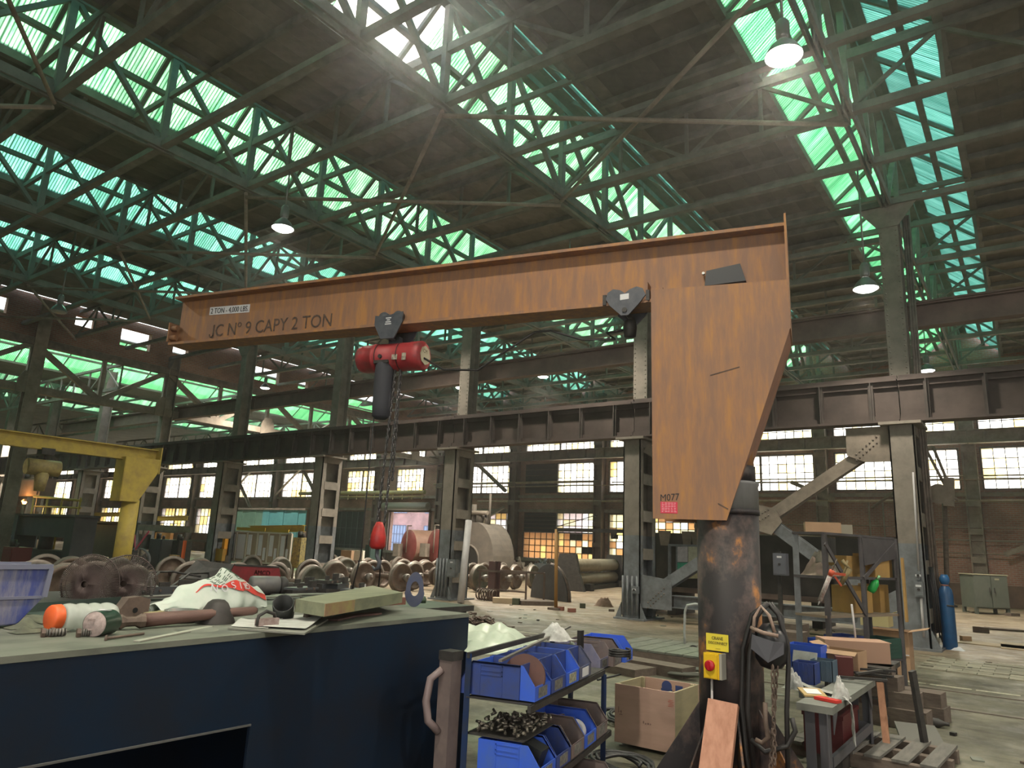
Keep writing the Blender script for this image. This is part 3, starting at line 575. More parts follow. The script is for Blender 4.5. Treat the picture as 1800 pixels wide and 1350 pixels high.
for i, y in enumerate((11.7, 6.1, 0.5)):
    c = thing('end_column', 'tan steel column under the upper brick wall, %s from the corner column' % ['next', 'second', 'third'][i], 'column', (XWL, y, 0))
    part('shaft', MB().box((XWL - 0.2, y - 0.25, 0), (XWL - 0.17, y + 0.25, 11)).box((XWL + 0.17, y - 0.25, 0), (XWL + 0.2, y + 0.25, 11)).box((XWL - 0.17, y - 0.015, 0), (XWL + 0.17, y + 0.015, 11)), steel_tan, c, True)
    part('base_plate', MB().box((XWL - 0.4, y - 0.4, 0), (XWL + 0.4, y + 0.4, 0.05)), steel_tan, c, True)
ZL = 9.65
bgm = glass_mat('bright_green_sheet', (0.60, 0.97, 0.64), 0.7, True, (0.30, 0.70, 0.40), 0.12)
t = thing('low_hall_glazing', 'tall bright green glazing of the low hall seen through the tan wall truss', 'skylight', (-41.2, 13, ZL))
d_ = Vector((2.4, 0, 1.75)); me = MB().box((-WY / 2, 0, -0.006), (WY / 2, d_.length, 0.006)).mesh('glazing_sheet', bgm); d_.normalize()
for i in range(int((Y1 - Y0) / WY)): put_sheet(me, d_, -41.2, Y0 + (i + 0.5) * WY, ZL, t, 1)
gb_ = MB()
for i in range(0, 48, 2): y = Y0 + i * WY; gb_.bar((-41.2, y, ZL - 0.05), (-38.8, y, ZL + 1.7), 0.05, 0.05)
part('glazing_bar', gb_, steel_roof, t, True)['kind'] = 'stuff'
for a_ in (0.02, 0.42, 0.8): part('purlin', MB().bar((-41.2 + 2.4 * a_, Y0, ZL - 0.08 + 1.75 * a_), (-41.2 + 2.4 * a_, Y1, ZL - 0.08 + 1.75 * a_), 0.12, 0.1), steel_roof, t, True)
part('roof_cap', MB().box((-38.85, Y0, ZL + 1.72), (-38.3, Y1, ZL + 1.82)), deck_m, t, True)
part('added_clear_sheet', MB().box((-38.3, Y0, ZL + 1.75), (-33.72, Y1, ZL + 1.77)), pane_m[0], t, True)  # clear sheet added so the openings in the upper brick wall look bright
for i, xc in enumerate((-45.9, -52.15)):
    t = monitor(xc, ZL, ZL + 1.15, g_sunlit, g_off_sun, ['second monitor of the low hall, mostly hidden', 'third monitor of the low hall, mostly hidden'][i])
    nc += 1; struct('ceiling_%d' % nc, MB().box((xc + HB - 0.05, Y0, ZL + 0.03), (xc + PX - HB + (0.05 if i else -0.05), Y1, ZL + 0.13)), deck_m)
nc += 1; struct('ceiling_%d' % nc, MB().box((-112, Y0, ZL + 0.03), (-52.15 - HB + 0.05, Y1, ZL + 0.13)), deck_m)
for k in range(6, 11):
    for y in (4.6, 10.0, 15.2, 22, 30):
        t = thing('low_truss', 'small low hall lattice truss, %s from the tan wall truss, %s from the viewer' % (ORD[k - 6], ORD[(4.6, 10.0, 15.2, 22, 30).index(y)]), 'truss', (gx(k), y, 7.9), 0, 'lattice trusses of the low hall')
        for nm, me, loc in xparts: link(nm, me, t, loc)
# ------------------------------------------------------------------ the orange jib crane
JA = math.radians(13.5); JB = Vector((-1.92, 5.47, 0)); JD = Vector((math.cos(JA), math.sin(JA), 0)); JN = Vector((math.sin(JA), -math.cos(JA), 0))
def jib(px, py, off=0.0):                                          # pixel to (along, height) on the plane off metres in front of the beam's web
    d = ray(px, py); t = (JB + JN * off - EYE).dot(JN) / d.dot(JN); w_ = EYE + d * t - JB; return w_.dot(JD), w_.z
orange = mat('jib_orange', (0.38, 0.18, 0.06), 0.65, 0, (0.24, 0.13, 0.08), 5.5, (0.30, 0.15, 0.075), bump=0.08, stretch=(2.5, 2.5, 0.4), lo=0.36, hi=0.60)
mastm = mat('mast_black', (0.018, 0.014, 0.016), 0.6, 0.0, (0.42, 0.17, 0.035), 2.6, (0.075, 0.05, 0.045), bump=0.15, lo=0.46, hi=0.64, stretch=(1, 1, 0.8))
collar = mat('collar_grey', (0.15, 0.15, 0.155), 0.5, 0.2, (0.22, 0.22, 0.225), 5, stretch=(1, 1, 0.3))
J = thing('jib_crane', 'orange rusty jib crane with stencilled beam on a black round mast', 'crane', JB, JA)
def jp(name, mb, m, label=None): return part(name, mb, m, J, False, label)
jp('mast', MB().tube((0, 0, 0.03), (0, 0, 1.96), 0.228, 40).tube((0, 0, 1.955), (0, 0, 1.99), 0.236, 40), mastm)
jp('collar', MB().lathe([(0.0, 1.985), (0.232, 1.985), (0.232, 2.17), (0.238, 2.18), (0.238, 2.2), (0, 2.2)], n=40), collar, 'grey bearing collar')
jp('mast_tip', MB().tube((0, 0, 2.2), (0, 0, 3.68), 0.205, 36).tube((0, 0, 2.2), (0, 0, 2.32), 0.215, 36, m=1), [orange, mastm])
jp('beam', MB().ibeam((-5.98, 0, 3.965), (0.5, 0, 3.965), 0.26, 0.57, 0.028, 0.02), orange)
fp = [(-0.535, 3.74), (0.51, 3.72), (0.51, 3.33), (0.02, 1.9), (-0.52, 1.9)]
jp('front_plate', MB().plate([(x, -0.245, z) for x, z in fp], 0.016), orange)
jp('back_plate', MB().plate([(x, 0.245, z) for x, z in fp], 0.016), orange)
jp('closing_plate', MB().plate([(0.5, -0.237, 3.33), (0.5, 0.237, 3.33), (0.01, 0.237, 1.9), (0.01, -0.237, 1.9)], 0.016), mat('jib_brown', (0.24, 0.10, 0.05), 0.7, 0, (0.16, 0.07, 0.04), 5))
jp('end_plate', MB().box((0.5, -0.25, 3.33), (0.516, 0.25, 4.27)), orange)
for a in range(8):
    c_, s_ = math.cos(a * PI / 4 + 0.25), math.sin(a * PI / 4 + 0.25)
    jp('base_gusset', MB().plate([(c_ * 0.22, s_ * 0.22, 0.03), (c_ * 0.56, s_ * 0.56, 0.03), (c_ * 0.56, s_ * 0.56, 0.1), (c_ * 0.22, s_ * 0.22, 0.62)], 0.014), mastm)
jp('base_plate', MB().lathe([(0, 0), (0.62, 0), (0.62, 0.03), (0, 0.03)], n=32, smooth=False), mastm)
jp('stop_plate', MB().box((-0.60, -0.14, 3.68), (-0.585, -0.012, 3.86)).box((-0.585, -0.028, 3.70), (-0.48, -0.012, 3.84)).tube((-0.53, -0.05, 3.8), (-0.53, -0.025, 3.8), 0.014, 8), orange)
s0, z0 = jib(328, 590)
jp('end_stop', MB().box((-6.0, -0.14, 3.72), (-5.985, 0.14, 3.94)).tube((-6.0, -0.1, 3.77), (-5.9, -0.1, 3.77), 0.03, 8).tube((-6.0, -0.1, 3.88), (-5.9, -0.1, 3.88), 0.03, 8), orange)
black_ink = mat('stencil_black', (0.045, 0.033, 0.028), 0.8, 0, (0.12, 0.08, 0.06), 30)
white_lab = mat('label_white', (0.62, 0.62, 0.64), 0.6); red_lab = mat('label_red', (0.62, 0.04, 0.08), 0.6)
def jtext(name, body, p0, p1, ph, m, off=0.013, xs=None):           # text between two pixels, ph = cap height in pixels
    s0, z0 = jib(*p0, off); s1, z1 = jib(*p1, off); _, zt = jib(p0[0], p0[1] - ph, off); cap = zt - z0; size = cap / 0.70
    me = text_mesh(body, size, 0.001); w0 = max(v.co.x for v in me.vertices); sx_ = (s1 - s0) / w0
    for v in me.vertices: x, y, z = v.co; v.co = (s0 + x * sx_, -off - z, z0 + y + (z1 - z0) * x / w0)
    me.materials.clear(); me.materials.append(m); return link(name, me, J)
jtext('stencil_lettering', 'JC Nº 9 CAPY 2 TON', (371, 592), (582, 573), 21, black_ink)
hs_, hz_ = jib(372.5, 590, 0.013); jp('stencil_hook', MB().path([(hs_ + 0.012, -0.0135, hz_ + 0.01), (hs_ + 0.004, -0.0135, hz_ - 0.012), (hs_ - 0.018, -0.0135, hz_ - 0.016), (hs_ - 0.036, -0.0135, hz_ - 0.002), (hs_ - 0.04, -0.0135, hz_ + 0.016)], 0.0075, 4), black_ink)
a0, b0 = jib(369, 552, 0.013); a1, b1 = jib(437, 547, 0.013); bt = jib(369, 542, 0.013)[1]
jp('capacity_label', MB().plate([(a0 - 0.01, -0.012, b0 - 0.012), (a1 + 0.01, -0.012, b1 - 0.012), (a1 + 0.01, -0.012, b1 + bt - b0 + 0.012), (a0 - 0.01, -0.012, bt + 0.012)], 0.002), white_lab, 'white capacity label')
jtext('label_lettering', '2 TON - 4,000 LBS.', (370, 551.5), (436, 546.5), 9, mat('ink', (0.02, 0.02, 0.025), 0.7), 0.0145)
jtext('marker_lettering', 'M077', (1160, 881), (1194, 879), 12, mat('ink2', (0.02, 0.02, 0.025), 0.7), 0.2545)
a0, b0 = jib(1161, 902, 0.255); a1, b1 = jib(1191, 903, 0.255); bt = jib(1161, 882, 0.255)[1]
jp('red_sticker', MB().plate([(a0, -0.2545, b0), (a1, -0.2545, b0), (a1, -0.2545, bt), (a0, -0.2545, bt)], 0.001), red_lab, 'red sticker with white lines')
ln = MB()
for i in range(6):
    z = b0 + (bt - b0) * (0.12 + i * 0.15)
    for q in range(5):
        x = a0 + (a1 - a0) * (0.08 + q * 0.18); ln.box((x, -0.2562, z), (x + (a1 - a0) * random.uniform(0.08, 0.15), -0.2552, z + (bt - b0) * 0.05))
jp('sticker_print', ln, mat('print_pink', (0.8, 0.45, 0.5), 0.7))
# scratches
sc_ = MB()
for p, q in (((1248, 660), (1300, 645)), ((1262, 885), (1280, 895))):
    a = jib(*p, 0.254); b = jib(*q, 0.254); sc_.bar((a[0], -0.2545, a[1]), (b[0], -0.2545, b[1]), 0.002, 0.008)
jp('scratch', sc_, black_ink)
# black panel fixed on the beam, a thing of its own
a, b = jib(1240, 506, 0.05); c, d = jib(1312, 497, 0.05); e, f_ = jib(1302, 467, 0.05); g_, h_ = jib(1243, 480, 0.05)
bp_ = thing('black_box', 'flat black box on the beam above the orange bracket plate', 'box', JB, JA)
part('box', MB().plate([(a, -0.06, b), (c, -0.06, d), (e, -0.06, f_), (g_, -0.06, h_)], 0.08), mat('box_black', (0.028, 0.03, 0.035), 0.5), bp_)
part('bolt', MB().tube((g_ - 0.03, -0.03, h_ + 0.0), (g_ - 0.03, -0.06, h_ + 0.0), 0.012, 8), mat('bolt_bright', (0.6, 0.6, 0.58), 0.3, 0.8), bp_)
# mast items
def onmast(px, py, r=0.232):                                      # world angle/height on the mast for a pixel
    d = ray(px, py); o = EYE - JB; a = d.x ** 2 + d.y ** 2; b_ = 2 * (o.x * d.x + o.y * d.y); c_ = o.x ** 2 + o.y ** 2 - r * r
    disc = b_ * b_ - 4 * a * c_; t = (-b_ - math.sqrt(max(disc, 0))) / (2 * a); return EYE + d * t
def mframe(px, py):
    p = onmast(px, py); n_ = Vector((p.x - JB.x, p.y - JB.y, 0)).normalized(); return p, n_, Vector((-n_.y, n_.x, 0))
p, n_, t_ = mframe(1262, 1129)
yel = mat('sign_yellow', (0.72, 0.60, 0.05), 0.6)
sg = thing('crane_sign', 'small yellow crane disconnect sign on the black mast', 'sign', p)
part('plate', MB().cbox(p + n_ * 0.012, (0.004, 0.165, 0.115), rz=math.atan2(n_.y, n_.x)), yel, sg, True)
for i, (body, sz, zz, xx) in enumerate((('CRANE', 0.030, 0.018, -0.04), ('DISCONNECT', 0.026, -0.013, -0.066), ('____', 0.02, -0.04, -0.01))):
    lettering('lettering', body, sz, p + n_ * 0.0165 + t_ * xx + Vector((0, 0, zz)), t_, (0, 0, 1), mat('sign_ink', (0.05, 0.04, 0.02), 0.8), sg, 0.86, 0.0008)
p, n_, t_ = mframe(1259, 1169)
az = math.atan2(n_.y, n_.x)
sw = thing('disconnect_switch', 'yellow disconnect switch with a red rotary knob on the mast', 'switch', p)
part('housing', MB().cbox(p + n_ * 0.04, (0.075, 0.115, 0.17), rz=az).cbox(p + n_ * 0.083, (0.016, 0.10, 0.155), rz=az), mat('switch_yellow', (0.75, 0.48, 0.02), 0.45), sw, True)
part('side_box', MB().cbox(p + n_ * 0.035 + t_ * 0.067, (0.07, 0.018, 0.17), rz=az), mat('switch_grey', (0.35, 0.34, 0.3), 0.5), sw, True)
part('knob', MB().lathe([(0, 0), (0.036, 0), (0.036, 0.02), (0.03, 0.026), (0, 0.026)], p + n_ * 0.088 + Vector((0, 0, 0.005)), n_, 20).cbox(p + n_ * 0.118 + Vector((0, 0, 0.005)), (0.012, 0.014, 0.055), rz=az), mat('knob_red', (0.45, 0.01, 0.02), 0.4), sw, True)
pp = p + n_ * 0.03 + Vector((0, 0, -0.085))
solo('conduit', MB().tube(pp - t_ * 0.02, Vector((pp.x, pp.y, 0.1)) - t_ * 0.03, 0.009, 8), mat('conduit_white', (0.42, 0.40, 0.40), 0.5), 'thin white conduit below the yellow switch on the mast', 'conduit', pp)
# timber leaning on the mast
tA = onmast(1272, 1235, 0.30); tm = mat('pink_timber', (0.56, 0.29, 0.20), 0.8, 0, (0.42, 0.20, 0.13), 9, bump=0.15, stretch=(2, 2, 0.3))
n2 = Vector((tA.x - JB.x, tA.y - JB.y, 0)).normalized(); bt_ = Vector((tA.x, tA.y, 0)) + n2 * 0.30
solo('timber_post', MB().bar(bt_ - Vector((0.05, 0, 0)), tA + Vector((0, 0, 0.0)), 0.20, 0.075, up=n2), tm, 'pinkish timber board leaning on the front of the crane mast', 'timber', bt_)
# hanging gear on the mast: straps, hard hat shade, chain
rub = mat('black_rubber', (0.02, 0.018, 0.018), 0.55); brass = mat('leather', (0.34, 0.25, 0.20), 0.8, 0, (0.22, 0.15, 0.12), 20)
def mp(px, py, r=0.30): return onmast(px, py, r)
hk = mp(1345, 1062, 0.2)
hp = Vector((JB.x + 0.30, JB.y - 0.16, 0))
def hpt(px, py, dy=0.0): return at_y(px, py, hp.y + dy)
wh = thing('welding_hood', 'black welding hood with leather headband hanging on the mast', 'hood', hpt(1350, 1065))
hc = hpt(1356, 1135); prof_ = [(0.0, 0.15), (0.06, 0.14), (0.105, 0.08), (0.12, 0.0), (0.105, -0.09), (0.07, -0.14), (0.02, -0.155)]
part('shell', MB().lathe([(r, h) for r, h in prof_], hc, (0, 0.1, 1), 20), mat('hood_black', (0.012, 0.012, 0.014), 0.35), wh, True)
part('grey_flap', MB().plate([hpt(1322, 1115, -0.13), hpt(1360, 1128, -0.14), hpt(1378, 1130, -0.08), hpt(1378, 1150, -0.08), hpt(1350, 1165, -0.15), hpt(1320, 1140, -0.13)], 0.01), mat('flap_grey', (0.085, 0.085, 0.10), 0.7), wh, True)
part('headband', MB().path([hpt(1320, 1103, -0.12), hpt(1340, 1112, -0.15), hpt(1368, 1118, -0.12)], 0.014, 6).path([hpt(1324, 1112, -0.1), hpt(1326, 1085, -0.1), hpt(1338, 1066, -0.05), hpt(1352, 1082, -0.1), hpt(1362, 1112, -0.1)], 0.012, 6), brass, wh, True)
def strands(name, label, cat, lines, r, m, n=6, grp=None):
    base = Vector(lines[0][0])
    mb = MB()
    for l_ in lines: mb.path(l_, r, n)
    return solo(name, mb, m, label, cat, base, grp)
strands('air_hose', 'black hoses and straps looped down the right side of the mast', 'hose',
        [[hpt(1350, 1060, -0.02), hpt(1322, 1080, -0.03), hpt(1306, 1140, -0.05), hpt(1303, 1240, -0.05), hpt(1312, 1330, -0.05), hpt(1322, 1390, -0.05)],
         [hpt(1350, 1060, -0.04), hpt(1330, 1085, -0.05), hpt(1318, 1150, -0.09), hpt(1314, 1250, -0.08), hpt(1325, 1350, -0.05)],
         [hpt(1350, 1060, 0.0), hpt(1368, 1080, 0.0), hpt(1384, 1130, 0.0), hpt(1386, 1170, 0), hpt(1383, 1250, 0.0), hpt(1386, 1390, 0)],
         [hpt(1355, 1060, 0.02), hpt(1374, 1085, 0.02), hpt(1380, 1160, 0.0), hpt(1372, 1168, -0.02), hpt(1352, 1158, -0.1)],
         [hpt(1320, 1300, -0.08), hpt(1345, 1322, -0.09), hpt(1384, 1312, -0.02), hpt(1398, 1285, 0), hpt(1392, 1262, 0)]], 0.017, rub)
def chain(name, p, q, link_l, r, m, parent=None, label=None, cat=None, wob=0.0):
    p = Vector(p); q = Vector(q); n = max(2, int((q - p).length / (link_l * 0.72))); mb = MB(); d = (q - p).normalized(); sd = d.orthogonal().normalized(); s2 = d.cross(sd)
    for i in range(n):
        c = p.lerp(q, (i + 0.5) / n); a = sd if i % 2 else s2; L_ = link_l / 2 - r; W_ = link_l * 0.33 - r
        pts = [c + d * L_ * sy + a * W_ * sx_ for sy, sx_ in ((1, 0.6), (1.25, 0), (1, -0.6), (0.5, -1), (-0.5, -1), (-1, -0.6), (-1.25, 0), (-1, 0.6), (-0.5, 1), (0.5, 1))]
        mb.path(pts, r, 4, closed=True)
    if parent: return part(name, mb, m, parent, True)
    return solo(name, mb, m, label, cat, p)
chain('chain', hpt(1358, 1170, -0.12), hpt(1362, 1345, -0.12), 0.05, 0.006, iron, None, 'rusty chain hanging below the welding hood on the mast', 'chain')
chain('chain', hpt(1366, 1170, -0.06), hpt(1352, 1385, -0.1), 0.05, 0.006, iron, None, 'second rusty chain on the mast, hanging nearest the black hose', 'chain')
strands('lifting_hook', 'steel hook hanging low on the mast in the chains', 'hook', [[hpt(1345, 1235, -0.14), hpt(1346, 1270, -0.14), hpt(1350, 1296, -0.14), hpt(1340, 1306, -0.14), hpt(1328, 1300, -0.14)]], 0.016, iron)
# ------------------------------------------------------------------ hoist on the beam
tro_m = mat('trolley_grey', (0.055, 0.06, 0.075), 0.5, 0.1, (0.085, 0.09, 0.105), 14); red = mat('hoist_red', (0.33, 0.03, 0.035), 0.5, 0, (0.10, 0.035, 0.035), 5, bump=0.05, lo=0.5, hi=0.72)
sh = jib(697, 580)[0]
HZ = 3.68
Ht = thing('chain_hoist', 'red electric chain hoist hanging from the jib beam, dark chain bag below', 'hoist', JB, JA)
def hpart(n, mb, m, label=None): return part(n, mb, m, Ht, False, label)
for sy in (-1, 1):
    hpart('trolley_plate', MB().plate([(sh + x, sy * 0.15, HZ + z) for x, z in ((-0.155, 0.10), (-0.155, 0.005), (-0.075, -0.14), (0.075, -0.14), (0.155, 0.02), (0.155, 0.12), (0.08, 0.11), (-0.05, 0.085))], 0.014), tro_m)
    for sx_ in (-0.08, 0.08): hpart('trolley_wheel', MB().lathe([(0, -0.02), (0.058, -0.02), (0.058, 0.02), (0.03, 0.024), (0.03, 0.04), (0, 0.04)], (sh + sx_, sy * 0.105, HZ + 0.085), (0, sy, 0), 20), tro_m)
tl = MB()
for i, w_ in enumerate((0.06, 0.035, 0.06, 0.07)): tl.box((sh - w_ / 2, -0.159, HZ + 0.06 - i * 0.02), (sh + w_ / 2, -0.1575, HZ + 0.07 - i * 0.02))
hpart('trolley_print', tl, white_lab)
hpart('suspension', MB().tube((sh, -0.12, HZ - 0.12), (sh, 0.12, HZ - 0.12), 0.016, 10).box((sh - 0.06, -0.03, HZ - 0.18), (sh + 0.06, 0.03, HZ - 0.09)), tro_m)
bz = HZ - 0.29; r = 0.14
prf = [(0.0, -0.40), (0.10, -0.40), (0.128, -0.385), (0.138, -0.33), (0.138, -0.22), (0.144, -0.22), (0.144, -0.19), (0.138, -0.19), (0.138, 0.18), (0.142, 0.19), (0.142, 0.30), (0.125, 0.315), (0.0, 0.32)]
hpart('body', MB().lathe([(a, b_) for a, b_ in prf], (sh + 0.02, 0, bz), (1, 0, 0), 28), red)
hpart('band', MB().lathe([(0.145, -0.006), (0.145, 0.006)], (sh + 0.10, 0, bz), (1, 0, 0), 28).lathe([(0.145, -0.006), (0.145, 0.006)], (sh - 0.14, 0, bz), (1, 0, 0), 28), mat('band_dark', (0.06, 0.02, 0.02), 0.6))
hpart('end_label', MB().lathe([(0, 0), (0.095, 0), (0.095, 0.004), (0, 0.004)], (sh + 0.342, 0, bz), (1, 0, 0), 8, smooth=False), mat('cream_label', (0.40, 0.36, 0.25), 0.6), 'cream octagonal end label')
e_ = text_mesh('CM', 0.055, 0.001)
for v in e_.vertices: x, y, z = v.co; v.co = (sh + 0.3475, -0.05 + x, bz + 0.02 + y)
e_.materials.clear(); e_.materials.append(mat('sign_ink', (0.05, 0.04, 0.02), 0.8)); link('end_lettering', e_, Ht)
hpart('sticker', MB().plate([(sh + x, -0.141, bz + z) for x, z in ((0.06, -0.01), (0.12, -0.01), (0.12, -0.06), (0.06, -0.06))], 0.003).plate([(sh + x, -0.141, bz + z) for x, z in ((0.17, 0.0), (0.215, -0.0), (0.215, -0.07), (0.17, -0.07))], 0.003), mat('sticker_cream', (0.42, 0.38, 0.30), 0.7, 0, (0.15, 0.12, 0.1), 40))
cxx = sh - 0.06
hpart('chain_bag', MB().lathe([(0.0, -0.56), (0.05, -0.56), (0.082, -0.53), (0.088, -0.42), (0.092, -0.1), (0.085, -0.02), (0.07, 0.0)], (cxx, -0.06, bz - 0.06), (0, 0, 1), 22), mat('bag_black', (0.035, 0.036, 0.045), 0.75))
hpart('bag_bracket', MB().cbox((cxx, -0.06, bz - 0.07), (0.16, 0.16, 0.03)).tube((cxx - 0.01, -0.155, bz - 0.02), (cxx - 0.01, -0.11, bz - 0.02), 0.02, 8), dark_steel)
# load chains and hook (world placed, hanging straight down)
def jw(s_, y, z): return JB + JD * s_ - JN * y + Vector((0, 0, z))
zh = jib(675, 925)[1]
lc = MB()
def jchain(s_, y, z1, z2):
    c = thing  # noqa
hc_m = mat('chain_grey', (0.10, 0.095, 0.095), 0.4, 0.6)
def lchain(s_, y, z1, z2, s2=None):
    mb = MB(); p = Vector((s_, y, z1)); q = Vector((s2 if s2 is not None else s_, y, z2)); link_l = 0.052; r_ = 0.0075; n = int((q - p).length / (link_l * 0.72)); d = (q - p).normalized(); sd = d.orthogonal().normalized(); s3 = d.cross(sd)
    for i in range(n):
        c = p.lerp(q, (i + 0.5) / n); a = (sd + s3) if i % 2 else (s3 - sd); a.normalize()
        mb.path([c + d * 0.016 * sy + a * 0.0095 * sx_ for sy, sx_ in ((1, 0.6), (1.25, 0), (1, -0.6), (0, -1.1), (-1, -0.6), (-1.25, 0), (-1, 0.6), (0, 1.1))], r_, 4, closed=True)
    hpart('load_chain', mb, hc_m)
lchain(sh + 0.045, -0.03, bz - 0.13, zh, sh - 0.02); lchain(sh + 0.10, -0.03, bz - 0.13, zh + 0.03, sh + 0.06); lchain(sh + 0.075, 0.02, bz - 0.13, 2.2)
hpart('hook_block', MB().lathe([(0, 0.16), (0.03, 0.155), (0.055, 0.10), (0.072, 0.03), (0.075, -0.06), (0.055, -0.085), (0, -0.09)], (sh - 0.0, -0.02, zh - 0.12), (0, 0, 1), 8), mat('block_red', (0.50, 0.025, 0.02), 0.45, 0, (0.30, 0.02, 0.02), 9), 'bright red hook block')
hpart('hook', MB().path([(sh, -0.02, zh - 0.20), (sh, -0.02, zh - 0.27), (sh + 0.035, -0.02, zh - 0.32), (sh + 0.03, -0.02, zh - 0.37), (sh - 0.01, -0.02, zh - 0.39), (sh - 0.04, -0.02, zh - 0.36)], [0.018, 0.018, 0.02, 0.022, 0.016, 0.008], 8), tro_m)
strands('pendant_cable', 'thin black pendant cable hanging straight down from the red hoist', 'cable', [[jw(sh - 0.1, -0.1, 3.35), jw(sh - 0.11, -0.1, 2.4), jw(sh - 0.12, -0.1, 1.5), jw(sh - 0.2, -0.1, 1.12)], [jw(sh + 0.04, 0.1, 3.35), jw(sh - 0.02, 0.1, 2.2), jw(sh - 0.03, 0.1, 1.2)]], 0.007, rub)
# second trolley and festoon cable
s2_, z2_ = jib(1099, 535, 0.14)
T2 = thing('festoon_trolley', 'blue grey heart shaped push trolley with a white tag at the bracket', 'trolley', JB, JA)
hearts = [(-0.165, 0.03), (-0.15, 0.085), (-0.10, 0.115), (-0.04, 0.10), (0.0, 0.07), (0.04, 0.10), (0.10, 0.12), (0.15, 0.10), (0.175, 0.04), (0.12, -0.03), (0.03, -0.125), (-0.03, -0.125), (-0.13, -0.03)]
for sy in (-1, 1): part('side_plate', MB().plate([(s2_ + x, sy * 0.15, 3.70 + z) for x, z in hearts], 0.016), tro_m, T2)
part('lug', MB().tube((s2_, -0.17, 3.62), (s2_, 0.15, 3.62), 0.022, 8).lathe([(0, -0.1), (0.05, -0.09), (0.06, 0), (0.05, 0.05), (0, 0.06)], (s2_ + 0.01, 0, 3.52), (0, 0, 1), 10).cbox((s2_ - 0.18, -0.12, 3.73), (0.03, 0.05, 0.09)).cbox((s2_ + 0.19, -0.12, 3.74), (0.03, 0.05, 0.09)), dark_steel, T2)
part('tag', MB().plate([(s2_ - 0.04, -0.160, 3.71), (s2_ + 0.035, -0.160, 3.715), (s2_ + 0.035, -0.160, 3.765), (s2_ - 0.04, -0.160, 3.76)], 0.002), white_lab, T2, False, 'white tag')
strands('festoon_cable', 'black cable drooping from the red hoist to the heart shaped trolley', 'cable',
        [[jw(sh + 0.34, -0.02, 3.36), jw(sh + 0.55, 0, 3.24), jw(sh + 0.9, 0.02, 3.22), jw(sh + 1.15, 0.03, 3.38), jw(sh + 1.45, 0.03, 3.55), jw(sh + 1.6, 0.03, 3.55), jw(sh + 1.9, 0.02, 3.44), jw(sh + 2.2, 0, 3.42), jw(s2_ - 0.2, 0, 3.48), jw(s2_, 0, 3.5)]], 0.011, rub)
# ------------------------------------------------------------------ high bay lamps
lens_m = mat('lamp_lens', (0.9, 0.9, 0.9), 0.3, emit=(1, 0.96, 0.88), es=9.0); lens_off = mat('lamp_lens_off', (0.35, 0.36, 0.34), 0.3)
alu = mat('lamp_alu', (0.22, 0.22, 0.21), 0.4, 0.5)
def lamp(x, y, z, label, lit=True, w_=900, top=9.8):
    t = thing('high_bay_lamp', label, 'lamp', (x, y, z), 0, 'high bay lamps under the roof trusses')
    part('reflector', MB().lathe([(0.24, 0.0), (0.235, 0.03), (0.17, 0.14), (0.10, 0.21), (0.07, 0.24)], n=28).lathe([(0.07, 0.24), (0.09, 0.16), (0.16, 0.12), (0.23, 0.02)], n=28), alu, t)
    part('ballast_housing', MB().lathe([(0, 0.24), (0.07, 0.24), (0.09, 0.3), (0.09, 0.5), (0.05, 0.56), (0, 0.57)], n=14), alu, t)
    ri = MB()
    for a in range(20): c_, s_ = math.cos(a * PI / 10), math.sin(a * PI / 10); ri.bar((c_ * 0.238, s_ * 0.238, 0.012), (c_ * 0.13, s_ * 0.13, -0.03), 0.006, 0.02)
    part('lens', MB().lathe([(0.235, 0.01), (0.18, -0.03), (0.09, -0.05), (0, -0.055)], n=28), lens_m if lit else lens_off, t)
    part('lens_rib', ri, alu, t)
    part('hanger', MB().tube((0, 0, 0.56), (0, 0, top - z), 0.02, 6), alu, t)
    if lit:
        l_ = bpy.data.lights.new('lamp_light', 'SPOT'); l_.energy = w_; l_.spot_size = math.radians(140); l_.spot_blend = 0.7; l_.shadow_soft_size = 0.2; l_.color = (1, 0.90, 0.75)
        o = bpy.data.objects.new('lamp_light', l_); C.objects.link(o); o.parent = t; o.location = (0, 0, -0.12)
LW = 900
q = at_y(1390, 95, 8.6); lamp(-2.12, q.y, q.z, 'brightest high bay lamp, high above the crane mast end', True, LW)
q = at_y(497, 402, 8.82); lamp(q.x, q.y, q.z, 'lit high bay lamp above the jib beam tip', True, LW)
q = at_y(1522, 508, 15.18); lamp(q.x, q.y, q.z, 'lit high bay lamp beside the top of the column with grey boxes', True, LW * 0.45)
q = at_y(1630, 652, 27.65); lamp(q.x, q.y, q.z, 'small lit lamp low against the far side of the nearest column', True, LW * 2.5)
lamp(-50.5, 17.8, 8.0, 'faint far lamp beyond the yellow crane beam', True, LW * 3)
q = at_y(811, 682, 21.44); lamp(q.x, q.y, q.z, 'distant lit lamp in the aisle over the girder', True, LW * 3)
q = at_y(103, 548, 8.82); lamp(q.x, q.y, q.z, 'unlit lamp before the upper brick wall', False)
for i, (x, y) in enumerate(((5, 8.4), (-2, 1.0), (5, 1.0), (-12.3, 0.5), (-2.5, -6), (-22, 1))):  # unseen lamps added to brighten the hall
    lamp(x, y, 8.0, 'added unseen high bay lamp above and behind the viewer, ' + ['over the side aisle', 'straight overhead', 'by the side wall', 'over the bench', 'toward the near wall', 'beyond the bench'][i], True, LW)
for i, (px, py, yv) in enumerate(((700, 530, 15.18), (480, 565, 21.44), (960, 505, 25.58), (1000, 500, 15.18))):  # fill lamps added where the jib beam hides them from view
    q = at_y(px, py, yv); lamp(q.x, q.y, min(q.z, 9.0), 'added fill lamp hidden behind the orange jib beam, ' + ['above the hoist', 'near the beam tip', 'in the aisle', 'near the heart shaped trolley'][i], True, LW * (0.7 if yv < 17 else 2.2))
